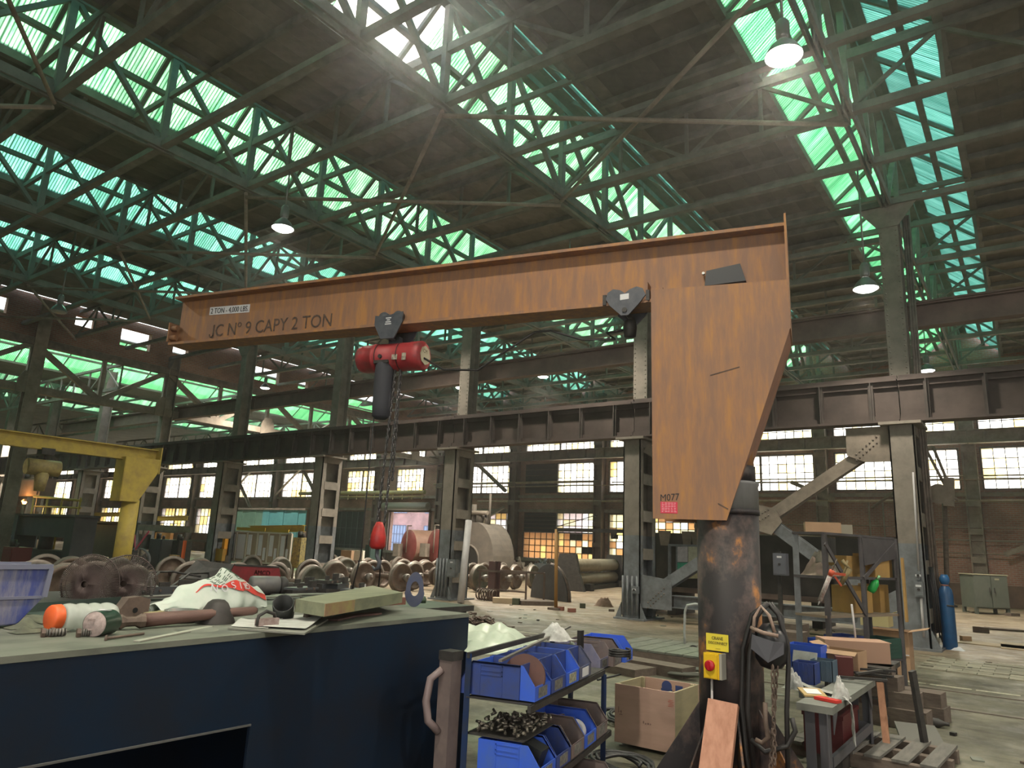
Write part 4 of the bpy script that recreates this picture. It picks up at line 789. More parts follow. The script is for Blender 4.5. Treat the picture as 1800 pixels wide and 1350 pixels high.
# ------------------------------------------------------------------ blue steel bench in front
blue_b = mat('bench_blue', (0.002, 0.012, 0.032), 0.6, 0.0, (0.007, 0.010, 0.018), 2.2, spec=0.25, bump=0.05, lo=0.4, hi=0.7)
topm = mat('bench_top', (0.17, 0.175, 0.145), 0.6, 0, (0.09, 0.095, 0.08), 6, (0.14, 0.15, 0.12), bump=0.1, stretch=(1, 0.5, 1))
BZ = 1.2
f0 = at_z(-300, 1183, BZ); f1 = at_z(825, 1078, BZ); fd = (f1 - f0).normalized(); bn = Vector((fd.y, -fd.x, 0))   # bn points out to the viewer's side
def bp3(s_, n_, z): q = f1 + fd * s_ + bn * n_; return (q.x, q.y, z)
Ln = (f1 - f0).length + 0.6
B = thing('steel_bench', 'big dark blue steel bench with a cluttered grey green top', 'bench', (f1.x, f1.y, 0))
def face_plate(pts, th, name, m, label=None): return part(name, MB().plate(pts, th), m, B, True, label)
part('top', MB().plate([bp3(-Ln, 0.0, BZ - 0.012), bp3(0, 0.0, BZ - 0.012), bp3(0, -1.12, BZ - 0.012), bp3(-Ln, -1.12, BZ - 0.012)], 0.024), topm, B, True)
oc = at_y(440, 1275, 2.0)
def onface(px, py):
    d = ray(px, py); t = (f1 - EYE).dot(bn) / d.dot(bn); q = EYE + d * t; return (q - f1).dot(fd), q.z
so_, zo_ = onface(440, 1275); sl_, zl_ = onface(0, 1345)
fr = MB(); fr.plate([bp3(-Ln, -0.01, BZ - 0.026), bp3(0, -0.01, BZ - 0.026), bp3(0, -0.01, 0.12), bp3(so_, -0.01, 0.12), bp3(so_, -0.01, zo_), bp3(-Ln, -0.01, zl_ + 0.0)], 0.016)
part('front_panel', fr, blue_b, B, True)
part('opening_lip', MB().bar(bp3(so_, 0.0, zo_ + 0.002), bp3(-Ln, 0.0, zl_ + 0.002), 0.012, 0.008), mat('lip_worn', (0.12, 0.12, 0.12), 0.5, 0.3), B, True)
part('end_panel', MB().plate([bp3(-0.006, -0.02, BZ - 0.026), bp3(-0.006, -1.1, BZ - 0.026), bp3(-0.006, -1.1, 0.12), bp3(-0.006, -0.02, 0.12)], 0.012), blue_b, B, True)
part('back_panel', MB().plate([bp3(-Ln, -1.1, BZ - 0.026), bp3(0, -1.1, BZ - 0.026), bp3(0, -1.1, 0.12), bp3(-Ln, -1.1, 0.12)], 0.012), blue_b, B, True)
for s_, n_ in ((-0.06, -0.08), (-0.06, -1.03), (-Ln + 0.1, -0.08), (-Ln + 0.1, -1.03), (so_ + 0.08, -0.08)): part('leg', MB().bar(bp3(s_, n_, 0), bp3(s_, n_, 0.2), 0.08, 0.08), blue_b, B, True)
def bt(px, py, z=BZ): return at_z(px, py, z)
def bench(name, mb, m, label, cat, c, grp=None): return solo(name, mb, m, label, cat, (c.x, c.y, c.z), grp)
steelp = mat('worn_steel', (0.12, 0.11, 0.10), 0.45, 0.4, (0.2, 0.18, 0.16), 8)
# clear bottle with orange cap, lying
p, q = bt(90, 1112) + Vector((0, 0, 0.062)), bt(168, 1106) + Vector((0, 0, 0.058)); d = (q - p); Lb = d.length; ax = d.normalized()
bo = thing('plastic_bottle', 'clear ribbed plastic bottle with an orange cap lying on the bench', 'bottle', p)
clear = glass_mat('bottle_clear', (0.80, 0.85, 0.80), 0.45); pr = [(0.0, 0.03)]
for i in range(25): x = 0.03 + (Lb + 0.03) * i / 24; pr.append((0.053 + 0.0055 * abs(math.sin(i * PI / 6)), x))
pr += [(0.045, Lb + 0.075), (0, Lb + 0.08)]
cm = mat('bottle_body', (0.62, 0.66, 0.60), 0.25); cm.node_tree.nodes['Principled BSDF'].inputs['Alpha'].default_value = 0.6
part('body', MB().lathe(pr, p, ax, 28), cm, bo, True)
part('cap', MB().lathe([(0, -0.018), (0.05, -0.018), (0.054, -0.012), (0.056, 0.02), (0.052, 0.024)], p, ax, 24), mat('cap_orange', (0.78, 0.13, 0.03), 0.45), bo, True, 'orange screw cap')
# dark can with pink dirty end
p, q = bt(162, 1120) + Vector((0, 0, 0.052)), bt(203, 1112) + Vector((0, 0, 0.052)); ax = (q - p).normalized()
ca = thing('spray_can', 'short dark green can lying with its pinkish base towards the viewer', 'can', p)
part('body', MB().lathe([(0.052, 0), (0.052, 0.11), (0.046, 0.125), (0.0, 0.126)], p, ax, 26), mat('can_green', (0.012, 0.035, 0.02), 0.3), ca, True)
part('base', MB().lathe([(0, -0.004), (0.046, -0.004), (0.052, 0.002)], p, ax, 26).cbox(p - ax * 0.006 + Vector((0, 0, 0.018)), (0.004, 0.05, 0.008)).cbox(p - ax * 0.006 + Vector((0, 0, -0.02)), (0.004, 0.04, 0.006)), mat('can_pink', (0.46, 0.36, 0.34), 0.6, 0, (0.25, 0.2, 0.19), 40), ca, True)
part('label_strip', MB().cbox(p + ax * 0.06 + Vector((0, 0, 0.053)), (0.02, 0.05, 0.002), rz=math.atan2(ax.y, ax.x)), white_lab, ca, True)
# hammer
p, q = bt(212, 1108) + Vector((0, 0, 0.035)), bt(448, 1092) + Vector((0, 0, 0.055)); ax = (q - p).normalized()
wood_d = mat('dark_wood_handle', (0.16, 0.085, 0.07), 0.6, 0, (0.10, 0.055, 0.045), 8, stretch=(4, 0.6, 4))
hm = thing('sledge_hammer', 'long hammer with a thick dark wooden handle lying across the bench front', 'hammer', p)
part('handle', MB().path([p + ax * 0.10, p + ax * 0.3, p + ax * 0.55, q - ax * 0.02, q], [0.033, 0.030, 0.024, 0.022, 0.017], 8), wood_d, hm, True)
part('head', MB().lathe([(0, -0.06), (0.02, -0.06), (0.034, -0.03), (0.022, -0.01), (0.022, 0.03), (0.034, 0.05), (0.03, 0.07), (0, 0.075)], p + ax * 0.03, (ax * 0.8 + Vector((0.25, 0, 0.0))).normalized(), 8, smooth=False), iron, hm, True)
# steel block with a hole
c = bt(228, 1094)
hx = thing('drilled_block', 'brown drilled steel plate standing on the bench between can and hammer', 'plate', c)
u_ = fd; pts = [(-0.075, 0.0), (-0.05, 0.0), (0.07, 0.0), (0.075, 0.11), (0.02, 0.125), (-0.04, 0.12), (-0.075, 0.07)]
part('body', MB().plate([c + u_ * a + Vector((0, 0, b)) for a, b in pts], 0.06), iron, hx, True)
part('hole', MB().tube(c + bn * 0.031 + Vector((0, 0, 0.06)), c + bn * 0.0325 + Vector((0, 0, 0.06)), 0.013, 14), mat('hole_shade', (0.004, 0.004, 0.004), 0.9), hx, True)  # flat black disc painted in for the shade inside the hole
# crumpled white bag with a red band
bagL, bagR = bt(278, 1083), bt(462, 1068); bx = (bagR - bagL); bl = bx.length; bx.normalize(); by = Vector((-bx.y, bx.x, 0))
random.seed(3)
def bag_pt(u, v):
    h = 0.03 + 0.20 * (max(0.0, 1 - abs(u - 0.62) / 0.68)) ** 1.0
    x = u * bl; n_ = math.sin(u * 17 + v * 5) * 0.012 + math.sin(u * 31 - v * 11) * 0.006 + math.sin(v * 23 + u * 4) * 0.006
    ang = v * PI * 0.95; y = 0.05 - math.cos(ang) * 0.13 * (0.4 + 0.6 * math.sin(PI * min(1, max(0, u)))) ; z = max(0.004, math.sin(ang) * h + n_ * (1 if 0.04 < v < 0.96 else 0))
    return bagL + bx * (x + 0.02 * math.sin(v * 9)) + by * (y + n_) + Vector((0, 0, z))
bg_ = thing('plastic_bag', 'crumpled white plastic bag with a red band and print on the bench', 'bag', bagL)
mb = MB(); nx, ny = 60, 40; mb.heap(nx, ny, bag_pt)
vbf = lambda u: 0.27 + 0.08 * math.sin(u * 4 + 0.9)
part('bag_skin', mb, mat('bag_white', (0.62, 0.66, 0.60), 0.45, 0, (0.52, 0.60, 0.53), 9), bg_, True)
def band_pt(u, v):
    uu = 0.28 + 0.70 * u; w_ = 0.02 + 0.10 * min(1, u * 2.2) * (1 - 0.2 * u); return bag_pt(uu, vbf(uu) + (v - 0.5) * w_) + bn * 0.006 + Vector((0, 0, 0.005))
part('red_band', MB().heap(60, 8, band_pt), mat('bag_red', (0.66, 0.06, 0.045), 0.45), bg_, True)
tl = MB()
for i in range(7):
    for j in range(8):
        if random.random() < 0.8:
            u, v = 0.45 + i * 0.045, 0.36 + j * 0.022; p0_ = bag_pt(u, v); p1_ = bag_pt(u + random.uniform(0.015, 0.035), v)
            tl.bar(p0_ + bn * 0.004 + Vector((0, 0, 0.003)), p1_ + bn * 0.004 + Vector((0, 0, 0.003)), 0.004, 0.003)
part('small_print', tl, mat('print_green', (0.10, 0.16, 0.11), 0.8), bg_, True)
body = 'GRISON'
for i, ch in enumerate(body):                                      # upside-down letters on the band
    u = 0.76 - i * 0.06; vb = vbf(u); c0 = bag_pt(u, vb + 0.035); c1 = bag_pt(u - 0.045, vb + 0.035); c2 = bag_pt(u, vb - 0.05)
    xd = (c1 - c0).normalized(); yd = (c2 - c0); yd = (yd - xd * yd.dot(xd)).normalized(); nn = xd.cross(yd)
    if nn.dot(bn) < 0: nn = -nn
    lettering('lettering', ch, 0.06, c0 + nn * 0.016, xd, yd, white_lab, bg_, 1.0, 0.001)
# black cone-shaped rubber cap
c = bt(378, 1095)
solo('rubber_boot', MB().lathe([(0.098, 0), (0.095, 0.012), (0.072, 0.06), (0.05, 0.10), (0.03, 0.115), (0, 0.118)], c, (0, 0.03, 1), 22), mat('boot_black', (0.018, 0.015, 0.014), 0.6, 0, (0.035, 0.028, 0.025), 10), 'black rubber dome lying in front of the white bag', 'rubber cap', c)
# shiny ring tin
c = bt(318, 1094); rg = thing('ring_tin', 'flat shiny metal ring tin beside the black dome', 'tin', c)
part('ring', MB().lathe([(0.065, 0.0), (0.068, 0.0), (0.068, 0.035), (0.082, 0.04), (0.085, 0.062), (0.078, 0.062), (0.06, 0.045), (0, 0.045)], c, (0, 0, 1), 30), mat('shiny_tin', (0.45, 0.42, 0.42), 0.25, 0.8), rg, True)
part('tab', MB().bar(c + fd * -0.08 + Vector((0, 0, 0.055)), c + fd * -0.2 + Vector((0, 0, 0.03)), 0.006, 0.016), steelp, rg, True)
c = bt(275, 1097); solo('wood_scrap', MB().cbox((c.x, c.y, c.z + 0.03), (0.07, 0.12, 0.055), rz=0.4), mat('yellow_wood', (0.33, 0.28, 0.13), 0.8, 0, (0.2, 0.17, 0.09), 14), 'small yellowish wood block behind the hammer handle', 'wood block', c)
# papers on a board, with clip and brush on it
a_, b_ = bt(405, 1108), bt(470, 1120, BZ); P0, P1, P2, P3 = bt(400, 1107), bt(540, 1118) , bt(590, 1083), bt(430, 1088)
P1 = bt(535, 1117)
def quad(ps, th, z): return MB().plate([(q.x, q.y, BZ + z) for q in ps], th)
bd_ = solo('clip_board', quad([P0, P1, P2, P3], 0.008, 0.006), mat('board_grey', (0.20, 0.20, 0.17), 0.6), 'grey board with papers on it overhanging the bench front', 'board', P0)
lerp2 = lambda u, v: (P0.lerp(P1, u)).lerp(P3.lerp(P2, u), v)
for i, (u0, v0, u1, v1, nm) in enumerate(((0.02, 0.06, 0.5, 0.8, 'left'), (0.42, 0.1, 0.96, 0.9, 'right'))):
    def sp(u, v, u0=u0, v0=v0, u1=u1, v1=v1, i=i): q = lerp2(u0 + (u1 - u0) * u, v0 + (v1 - v0) * v); return Vector((q.x, q.y, BZ + 0.014 + 0.006 * i + 0.018 * max(0, math.sin(u * 5 + v * 3 + i)) * v))
    o = solo('paper_sheet', MB().heap(12, 10, sp), mat('paper_dirty', (0.55, 0.56, 0.53), 0.8, 0, (0.38, 0.38, 0.35), 7), 'soiled crumpled paper sheet on the grey board, the one %s' % ('under the brush' if i == 0 else 'under the black tube'), 'paper', lerp2(u0, v0))
pb = bt(468, 1106); br_ = thing('wire_brush', 'dark handled block brush standing on the papers at the bench edge', 'brush', pb)
part('block', MB().cbox(pb + Vector((0, 0, 0.035)), (0.04, 0.11, 0.035), rz=-0.05), mat('brush_pinkbrown', (0.20, 0.13, 0.12), 0.8, 0, (0.34, 0.27, 0.25), 30), br_, True)
part('handle', MB().path([pb + fd * -0.06 + Vector((0, 0, 0.02)), pb + fd * -0.055 + Vector((0, 0, 0.065)), pb + fd * -0.01 + Vector((0, 0, 0.085)), pb + fd * 0.04 + Vector((0, 0, 0.07)), pb + fd * 0.06 + Vector((0, 0, 0.02))], 0.009, 6), dark_steel, br_, True)
# black tube standing, open towards the viewer
c = bt(497, 1092)
tb = MB().lathe([(0.052, 0.0), (0.056, 0.11), (0.05, 0.11), (0.045, 0.01), (0, 0.008)], c + Vector((0, 0, 0.03)), (0.55, -0.5, 0.62), 26)
tb.lathe([(0.0, -0.0), (0.05, 0.0), (0.055, 0.03), (0.055, 0.05)], c, (0, 0, 1), 20)
solo('rubber_tube', tb, mat('tube_black', (0.012, 0.014, 0.013), 0.5), 'short wide black rubber tube on the papers beside the plank', 'tube', c)
for i, (px, py, r_, l_) in enumerate(((535, 1092, 0.02, 0.09), (548, 1090, 0.017, 0.05), (520, 1072, 0.03, 0.04))):
    c = bt(px, py); solo('pipe_fitting', MB().tube(c + Vector((0, 0, r_)), c + Vector((0.02, l_, r_ + 0.005)), r_, 10).tube(c + Vector((0, 0, r_)), c + Vector((0.006, 0.02, r_ + 0.002)), r_ * 1.3, 6), iron, 'rusty pipe fitting on the bench near the black tube, ' + ['the longest one', 'the small one before the plank', 'the stubby one at the back'][i], 'fitting', c)
# thick plank on packing blocks, ring plate at its end
green_w = mat('plank_green', (0.24, 0.25, 0.16), 0.8, 0, (0.17, 0.18, 0.12), 5, bump=0.1, stretch=(3, 0.6, 3)); endw = mat('plank_end', (0.30, 0.15, 0.12), 0.8, 0, (0.36, 0.30, 0.12), 10)
n0, n1, n2_, n3 = bt(572, 1062, BZ + 0.12), bt(708, 1042, BZ + 0.12), bt(655, 1030, BZ + 0.12), bt(520, 1054, BZ + 0.12)
pk_ = thing('thick_plank', 'thick greenish wooden plank lying on blocks on the bench', 'plank', (n0.x, n0.y, BZ + 0.05))
part('board', MB().plate([(q.x, q.y, BZ + 0.09) for q in (n0, n1, n2_, n3)], 0.065), green_w, pk_, True)
part('end_grain', MB().plate([(n0.x + 0.003, n0.y - 0.003, BZ + 0.0595), (n0.lerp(n1, 0.32).x + 0.003, n0.lerp(n1, 0.32).y, BZ + 0.0595), (n0.lerp(n1, 0.32).x + 0.003, n0.lerp(n1, 0.32).y, BZ + 0.1215), (n0.x + 0.003, n0.y - 0.003, BZ + 0.1215)], 0.004), endw, pk_, True)
c = bt(690, 1063); solo('packing_block', MB().cbox((c.x - 0.02, c.y - 0.02, BZ + 0.028), (0.14, 0.2, 0.05), rz=-0.1), mat('reddish_block', (0.24, 0.09, 0.065), 0.8, 0, (0.15, 0.07, 0.05), 9), 'reddish packing block under the far end of the plank', 'wood block', c)
c = bt(585, 1078); solo('packing_block', MB().cbox((c.x - 0.1, c.y + 0.06, BZ + 0.026), (0.16, 0.16, 0.05), rz=0.2), wood_d, 'dark packing block under the near end of the plank', 'wood block', c)
for i, (px, py) in enumerate(((640, 1082), (600, 1088))):
    c = bt(px, py); solo('flat_bar', MB().cbox((c.x, c.y, BZ + 0.006), (0.07, 0.26, 0.01), rz=0.15 + i * 0.3), wood_d, 'thin dark slat on the bench in front of the plank, ' + ('the farther one' if i == 0 else 'the nearer one'), 'slat', c)
c = bt(727, 1067); rp_ = MB(); R0 = 0.105; 
cc = c + Vector((0, 0, 0.12)); nn = 28; outer = []; inner = []
for i in range(nn): a = 2 * PI * i / nn; outer.append((math.cos(a) * 0.062 * (1.15 if math.sin(a) < 0 else 1), math.sin(a) * 0.12)); inner.append((math.cos(a) * 0.03, 0.005 + math.sin(a) * 0.05))
xd = Vector((0.75, 0.66, 0)).normalized(); nd = Vector((xd.y, -xd.x, 0)) * 0.008
vs = []
for s_ in (-1, 1):
    for ring_ in (outer, inner): vs += [cc + xd * x + Vector((0, 0, z)) + nd * s_ for x, z in ring_]
fs = []
for i in range(nn):
    j = (i + 1) % nn; fs += [(i, j, nn + j, nn + i), (2 * nn + i, 3 * nn + i, 3 * nn + j, 2 * nn + j), (i, 2 * nn + i, 2 * nn + j, j), (nn + i, nn + j, 3 * nn + j, 3 * nn + i)]
rp_.add(vs, fs)
solo('ring_plate', rp_, mat('ring_blue', (0.045, 0.055, 0.11), 0.5, 0.1, (0.07, 0.075, 0.11), 8), 'dark blue flat ring plate standing upright at the end of the plank', 'ring', c)
c = bt(742, 1060); solo('green_plug', MB().lathe([(0, 0), (0.028, 0), (0.032, 0.03), (0.02, 0.05), (0, 0.055)], c, (0, 0, 1), 14), mat('knob_green', (0.05, 0.08, 0.05), 0.5), 'small dark green knob behind the blue ring plate', 'knob', c)
# small loose things at the front of the bench
for i, (px, py, l_, a_) in enumerate(((78, 1120, 0.07, 0.6), (94, 1119, 0.045, 0.9), (140, 1120, 0.05, 0.2))):
    c = bt(px, py); b_ = thing('bolt', 'short threaded bolt lying in front of the %s' % ['orange capped bottle, the longest', 'orange capped bottle, touching a longer one', 'dark green can'][i], 'bolt', c)
    dv = Vector((math.cos(a_) * 0.3, 1, 0)).normalized(); m_ = MB()
    for j in range(6): m_.tube(c + dv * (j * l_ / 6) + Vector((0, 0, 0.017)), c + dv * ((j + 0.7) * l_ / 6) + Vector((0, 0, 0.017)), 0.016, 10)
    part('thread', m_, steelp, b_, True); part('head', MB().tube(c - dv * 0.014 + Vector((0, 0, 0.018)), c + Vector((0, 0, 0.018)), 0.02, 6, smooth=False), iron, b_, True)
c = bt(185, 1128); solo('long_nail', MB().path([bt(185, 1126) + Vector((0, 0, 0.008)), bt(252, 1117) + Vector((0, 0, 0.008))], 0.006, 6).tube(bt(184, 1126) + Vector((0, 0, 0.008)), bt(188, 1126) + Vector((0, 0, 0.008)), 0.014, 8), iron, 'long rusty spike lying along the bench front edge', 'spike', c)
solo('flat_strap', MB().bar(bt(240, 1129) + Vector((0, 0, 0.004)), bt(370, 1103) + Vector((0, 0, 0.004)), 0.03, 0.005), mat('strap_light', (0.34, 0.34, 0.28), 0.6), 'pale flat strap under the hammer handle', 'strap', bt(240, 1129))
c = bt(345, 1107); solo('round_lid', MB().lathe([(0, 0.006), (0.09, 0.006), (0.1, 0.0)], c, (0, 0, 1), 26), topm, 'grey round lid flat on the bench under the hammer', 'lid', c)
for i, (px, py, w_, h_) in enumerate(((60, 1096, 0.25, 0.03), (45, 1104, 0.16, 0.045), (62, 1088, 0.3, 0.02), (50, 1112, 0.13, 0.03))):
    c = bt(px, py); random.seed(i)
    solo('cloth_rag', MB().heap(12, 8, lambda u, v: c + fd * (u - 0.5) * w_ + bn * (v - 0.5) * 0.09 + Vector((0, 0, 0.003 + h_ * math.sin(PI * u) * math.sin(PI * v) * (0.7 + 0.3 * math.sin(9 * u + 5 * v + i))))), mat('rag_green', (0.15, 0.16, 0.11), 0.9, 0, (0.08, 0.085, 0.065), 12), 'grimy rag on the bench beside the blue bin, ' + ['second from the back', 'third from the back', 'the one furthest back', 'nearest the front edge'][i], 'rag', c)
# long tray lip behind the bottle
q0, q1 = bt(40, 1079), bt(210, 1064)
solo('steel_tray', MB().bar(q0 + Vector((0, 0, 0.025)), q1 + Vector((0, 0, 0.025)), 0.004, 0.05).bar(q0 + bn * 0.09 + Vector((0, 0, 0.004)), q1 + bn * 0.09 + Vector((0, 0, 0.004)), 0.16, 0.004), mat('tray_green', (0.05, 0.075, 0.065), 0.5, 0.2), 'long low steel tray behind the orange capped bottle', 'tray', q0)
# ------------------------------------------------------------------ parts bins
BINM = {}
def binmat(nm, c1, c2): return mat('bin_' + nm, c1, 0.45, 0, c2, 9, bump=0.03, lo=0.42, hi=0.75)
b_blue = binmat('blue', (0.035, 0.11, 0.62), (0.06, 0.13, 0.45)); b_grime = binmat('grimy', (0.11, 0.11, 0.15), (0.05, 0.08, 0.22)); b_brown = binmat('brown', (0.17, 0.13, 0.12), (0.10, 0.09, 0.10)); b_lilac = binmat('lilac', (0.22, 0.21, 0.30), (0.12, 0.13, 0.25)); b_red = binmat('red', (0.35, 0.015, 0.02), (0.2, 0.012, 0.015)); b_dblue = binmat('dark_blue', (0.03, 0.06, 0.25), (0.05, 0.06, 0.12))
RIBS = []
def bin_meshes(L_=0.37, W_=0.25, H_=0.18, t=0.006):
    side = [(-L_, 0), (0, 0), (0.0, 0.42 * H_), (-0.075, H_), (-L_, H_)]     # x runs to the open front
    sh_ = MB()
    for y in (t / 2, W_ - t / 2): sh_.plate([(x, y, z) for x, z in side], t)
    sh_.box((-L_, t, 0), (0, W_ - t, t)).box((-L_, t, t), (-L_ + t, W_ - t, H_)).box((-t, t, t), (0, W_ - t, 0.42 * H_))
    rim = MB(); rim2 = MB()
    for y, rim in ((-0.004, rim), (W_ - 0.008, rim2)): rim.box((-L_, y, H_ - 0.008), (-0.078, y + 0.012, H_ + 0.002)); rim.bar((-0.078, y + 0.006, H_ - 0.003), (-0.0, y + 0.006, 0.42 * H_), 0.012, 0.008)
    rib = MB()
    for x in (-L_ * 0.72, -L_ * 0.35):
        for y in (-0.003, W_ - 0.001): rib.box((x, y, 0.004), (x + 0.008, y + 0.004, H_ - 0.008))
    for z in (0.62, 0.74, 0.9):
        for y in (-0.003, W_ - 0.001): rib.box((-L_ * 0.72, y, H_ * z), (-L_ * 0.35, y + 0.004, H_ * z + 0.006))
    card = MB().box((0.0, W_ * 0.22, 0.012), (0.003, W_ * 0.75, 0.065))
    side = [(0, 0)]; RIBS.append((rim, rim2, rib)); return sh_, rim, card
cardm = mat('bin_card', (0.42, 0.40, 0.28), 0.8, 0, (0.15, 0.15, 0.12), 45); cardm2 = mat('bin_card_grey', (0.20, 0.19, 0.17), 0.8, 0, (0.08, 0.08, 0.08), 45)
shm, rmm, cdm = bin_meshes(); BR1 = RIBS[0][0]
protos = {}
RU = Vector((-0.22, 0.976, 0)); RV = Vector((0.976, 0.22, 0)); RO = Vector((-2.33, 3.51, 0)); RA = math.atan2(0.22, 0.976)
def make_bin(label, m, u, v, z, card=None, grp='parts bins on the rack', rz=0.0, pos=None, scale=1.0):
    loc = pos if pos is not None else RO + RU * u + RV * v + Vector((0, 0, z))
    t = thing('parts_bin', label, 'bin', loc, RA + rz, grp); key = m.name
    if key not in protos: protos[key] = (shm.mesh('shell', m), RIBS[0][0] and [q_.mesh(n_, m) for n_, q_ in ((('rim'), BR1), ('rim', RIBS[0][1]), ('rib', RIBS[0][2]))])
    link('shell', protos[key][0], t)
    for me_ in protos[key][1]:
        o_ = link(me_.name.split('.')[0], me_, t)
        if me_.name.startswith('rib'): o_['kind'] = 'stuff'
    link('label_card', cdm.mesh('label_card', card or cardm2), t)
    if scale != 1: t.scale = (scale,) * 3
    return t
TZ = 0.82; PT = 0.268
top = [('bright blue bin at the near end of the top row, a brown disc in it', b_blue, None), ('dark blue bin second in the top row', b_dblue, None), ('blue bin third in the top row with a cream card', b_blue, cardm), ('grimy grey bin fourth in the top row with a pale card', b_grime, white_lab)]
for i, (lb, m_, cd_) in enumerate(top): make_bin(lb, m_, i * PT, 0, TZ, cd_)
for i, (lb, m_) in enumerate((('grey lilac bin on the far rack, nearest the grimy ones', b_lilac), ('brownish bin in the middle of the far rack', b_brown), ('bright blue bin at the far end, black cable coiled in it', b_blue))):
    q = at_z([1055, 1078, 1099][i], [1178, 1172, 1165][i], TZ - 0.06); make_bin(lb, m_, 0, 0, 0, None, pos=q, grp='parts bins on the far rack')
mid = [('bright blue bin at the near end of the middle row, black box in it', b_blue), ('blue bin second in the middle row', b_dblue), ('brown grimy bin third in the middle row', b_brown), ('blue bin fourth in the middle row with a white roll in it', b_blue), ('brown bin at the far end of the middle row', b_brown)]
for i, (lb, m_) in enumerate(mid): make_bin(lb, m_, -0.02 + i * PT, 0.05, TZ - 0.40, cardm2)
for i, (lb, m_) in enumerate((('red bin in the bottom row, nearest', b_red), ('red bin second in the bottom row', b_red), ('brown bin in the bottom row behind the red ones', b_brown))): make_bin(lb, m_, 0.15 + i * PT * 1.1, 0.20, 0.13, cardm2)
# rack frame
rk = thing('bin_rack', 'dark blue steel rack carrying the rows of parts bins', 'rack', RO + Vector((0, 0, 0)))
def rw(u, v, z): q = RO + RU * u + RV * v; return (q.x, q.y, z)
rkm = mat('rack_blue', (0.012, 0.035, 0.12), 0.5, 0.1, (0.03, 0.04, 0.07), 7)
for u, v in ((-0.03, -0.42), (1.38, -0.42)): part('post', MB().ang(rw(u, v, 0), rw(u, v, 1.04), 0.04, 0.005), rkm, rk, True)
part('post', MB().ang(rw(1.38, -0.02, 0), rw(1.38, -0.02, 0.78), 0.04, 0.005), rkm, rk, True)
for z, v in ((TZ - 0.012, 0.0), (TZ - 0.412, 0.05), (0.115, 0.2)):
    part('shelf', MB().plate([rw(-0.04, v - 0.40, z), rw(1.42, v - 0.40, z), rw(1.42, v - 0.01, z), rw(-0.04, v - 0.01, z)], 0.006), dark_steel, rk, True)
    part('shelf_rail', MB().bar(rw(-0.05, v - 0.012, z - 0.02), rw(1.42, v - 0.012, z - 0.02), 0.02, 0.035), dark_steel, rk, True)
part('top_rail', MB().bar(rw(-0.04, -0.40, 1.03), rw(1.4, -0.40, 1.03), 0.02, 0.03), dark_steel, rk, True)
part('top_rail', MB().bar(rw(-0.04, -0.2, 1.02), rw(1.9, -0.44, 1.03), 0.02, 0.012), steelp, rk, True)
ps = thing('pallet_post', 'grey steel post with a bulging pipe handle between bench and bin rack', 'post', rw(-0.05, -0.50, 0))
part('post', MB().bar(rw(-0.06, -0.50, 0), rw(-0.06, -0.50, 1.0), 0.09, 0.09), mat('post_mauve', (0.11, 0.085, 0.085), 0.6, 0, (0.17, 0.13, 0.12), 6), ps, True)
part('handle', MB().path([rw(-0.1, -0.53, 0.95), rw(-0.14, -0.58, 0.9), rw(-0.14, -0.60, 0.78), rw(-0.14, -0.58, 0.68), rw(-0.1, -0.53, 0.62)], 0.022, 8), mat('handle_mauve', (0.2, 0.15, 0.15), 0.5), ps, True)
part('cap', MB().bar(rw(-0.06, -0.50, 1.0), rw(-0.06, -0.50, 1.05), 0.1, 0.1), dark_steel, ps, True)
# back rack with its own bins turned away
for i in range(4): make_bin('dark bin turned to the wall side behind the top row, ' + ['nearest', 'second', 'third', 'fourth'][i], b_dblue, 0.24 + i * PT, -0.46, TZ - 0.0, cardm2, 'bins turned away behind the rack', PI)
fr_ = thing('far_rack', 'low dark rack under the far group of bins', 'rack', at_z(1040, 1190, 0))
q = at_z(1055, 1178, TZ - 0.06)
for du, dv in ((0, -0.33), (0.3, -0.33)): z_ = q + RU * du + RV * dv; part('post', MB().bar((z_.x, z_.y, 0), (z_.x, z_.y, TZ - 0.07), 0.03, 0.03), rkm, fr_, True)
part('shelf', MB().plate([tuple(q + RU * a + RV * b + Vector((0, 0, -0.008))) for a, b in ((-0.05, -0.35), (0.95, -0.35), (0.95, 0.0), (-0.05, 0.0))], 0.008), dark_steel, fr_, True)
# contents
c = RO + RU * 0.13 + RV * -0.12 + Vector((0, 0, TZ + 0.10)); solo('grinding_disc', MB().lathe([(0, -0.012), (0.125, -0.012), (0.125, 0.012), (0, 0.012)], c, (0.35, -1, 0.25), 30, smooth=False), mat('disc_brown', (0.12, 0.055, 0.045), 0.8, 0, (0.085, 0.045, 0.04), 8), 'brown grinding disc sticking up from the nearest top bin', 'disc', c)
c = RO + RU * 0.14 + RV * -0.06 + Vector((0, 0, TZ - 0.38)); solo('black_case', MB().cbox(c + Vector((0, 0, 0.07)), (0.12, 0.12, 0.14), rz=RA, ry=0.35), mat('case_black', (0.015, 0.017, 0.018), 0.5), 'black case tilted in the nearest middle bin', 'case', c)
c = RO + RU * (PT * 3 + 0.12) + RV * -0.05 + Vector((0, 0, TZ - 0.40 + 0.075)); solo('white_roll', MB().lathe([(0.028, -0.02), (0.06, -0.02), (0.06, 0.02), (0.028, 0.02), (0.028, -0.02)], c, (0.7, -0.3, 0.5), 22), mat('roll_white', (0.5, 0.5, 0.52), 0.6), 'white tape roll in the fourth middle bin', 'roll', c)
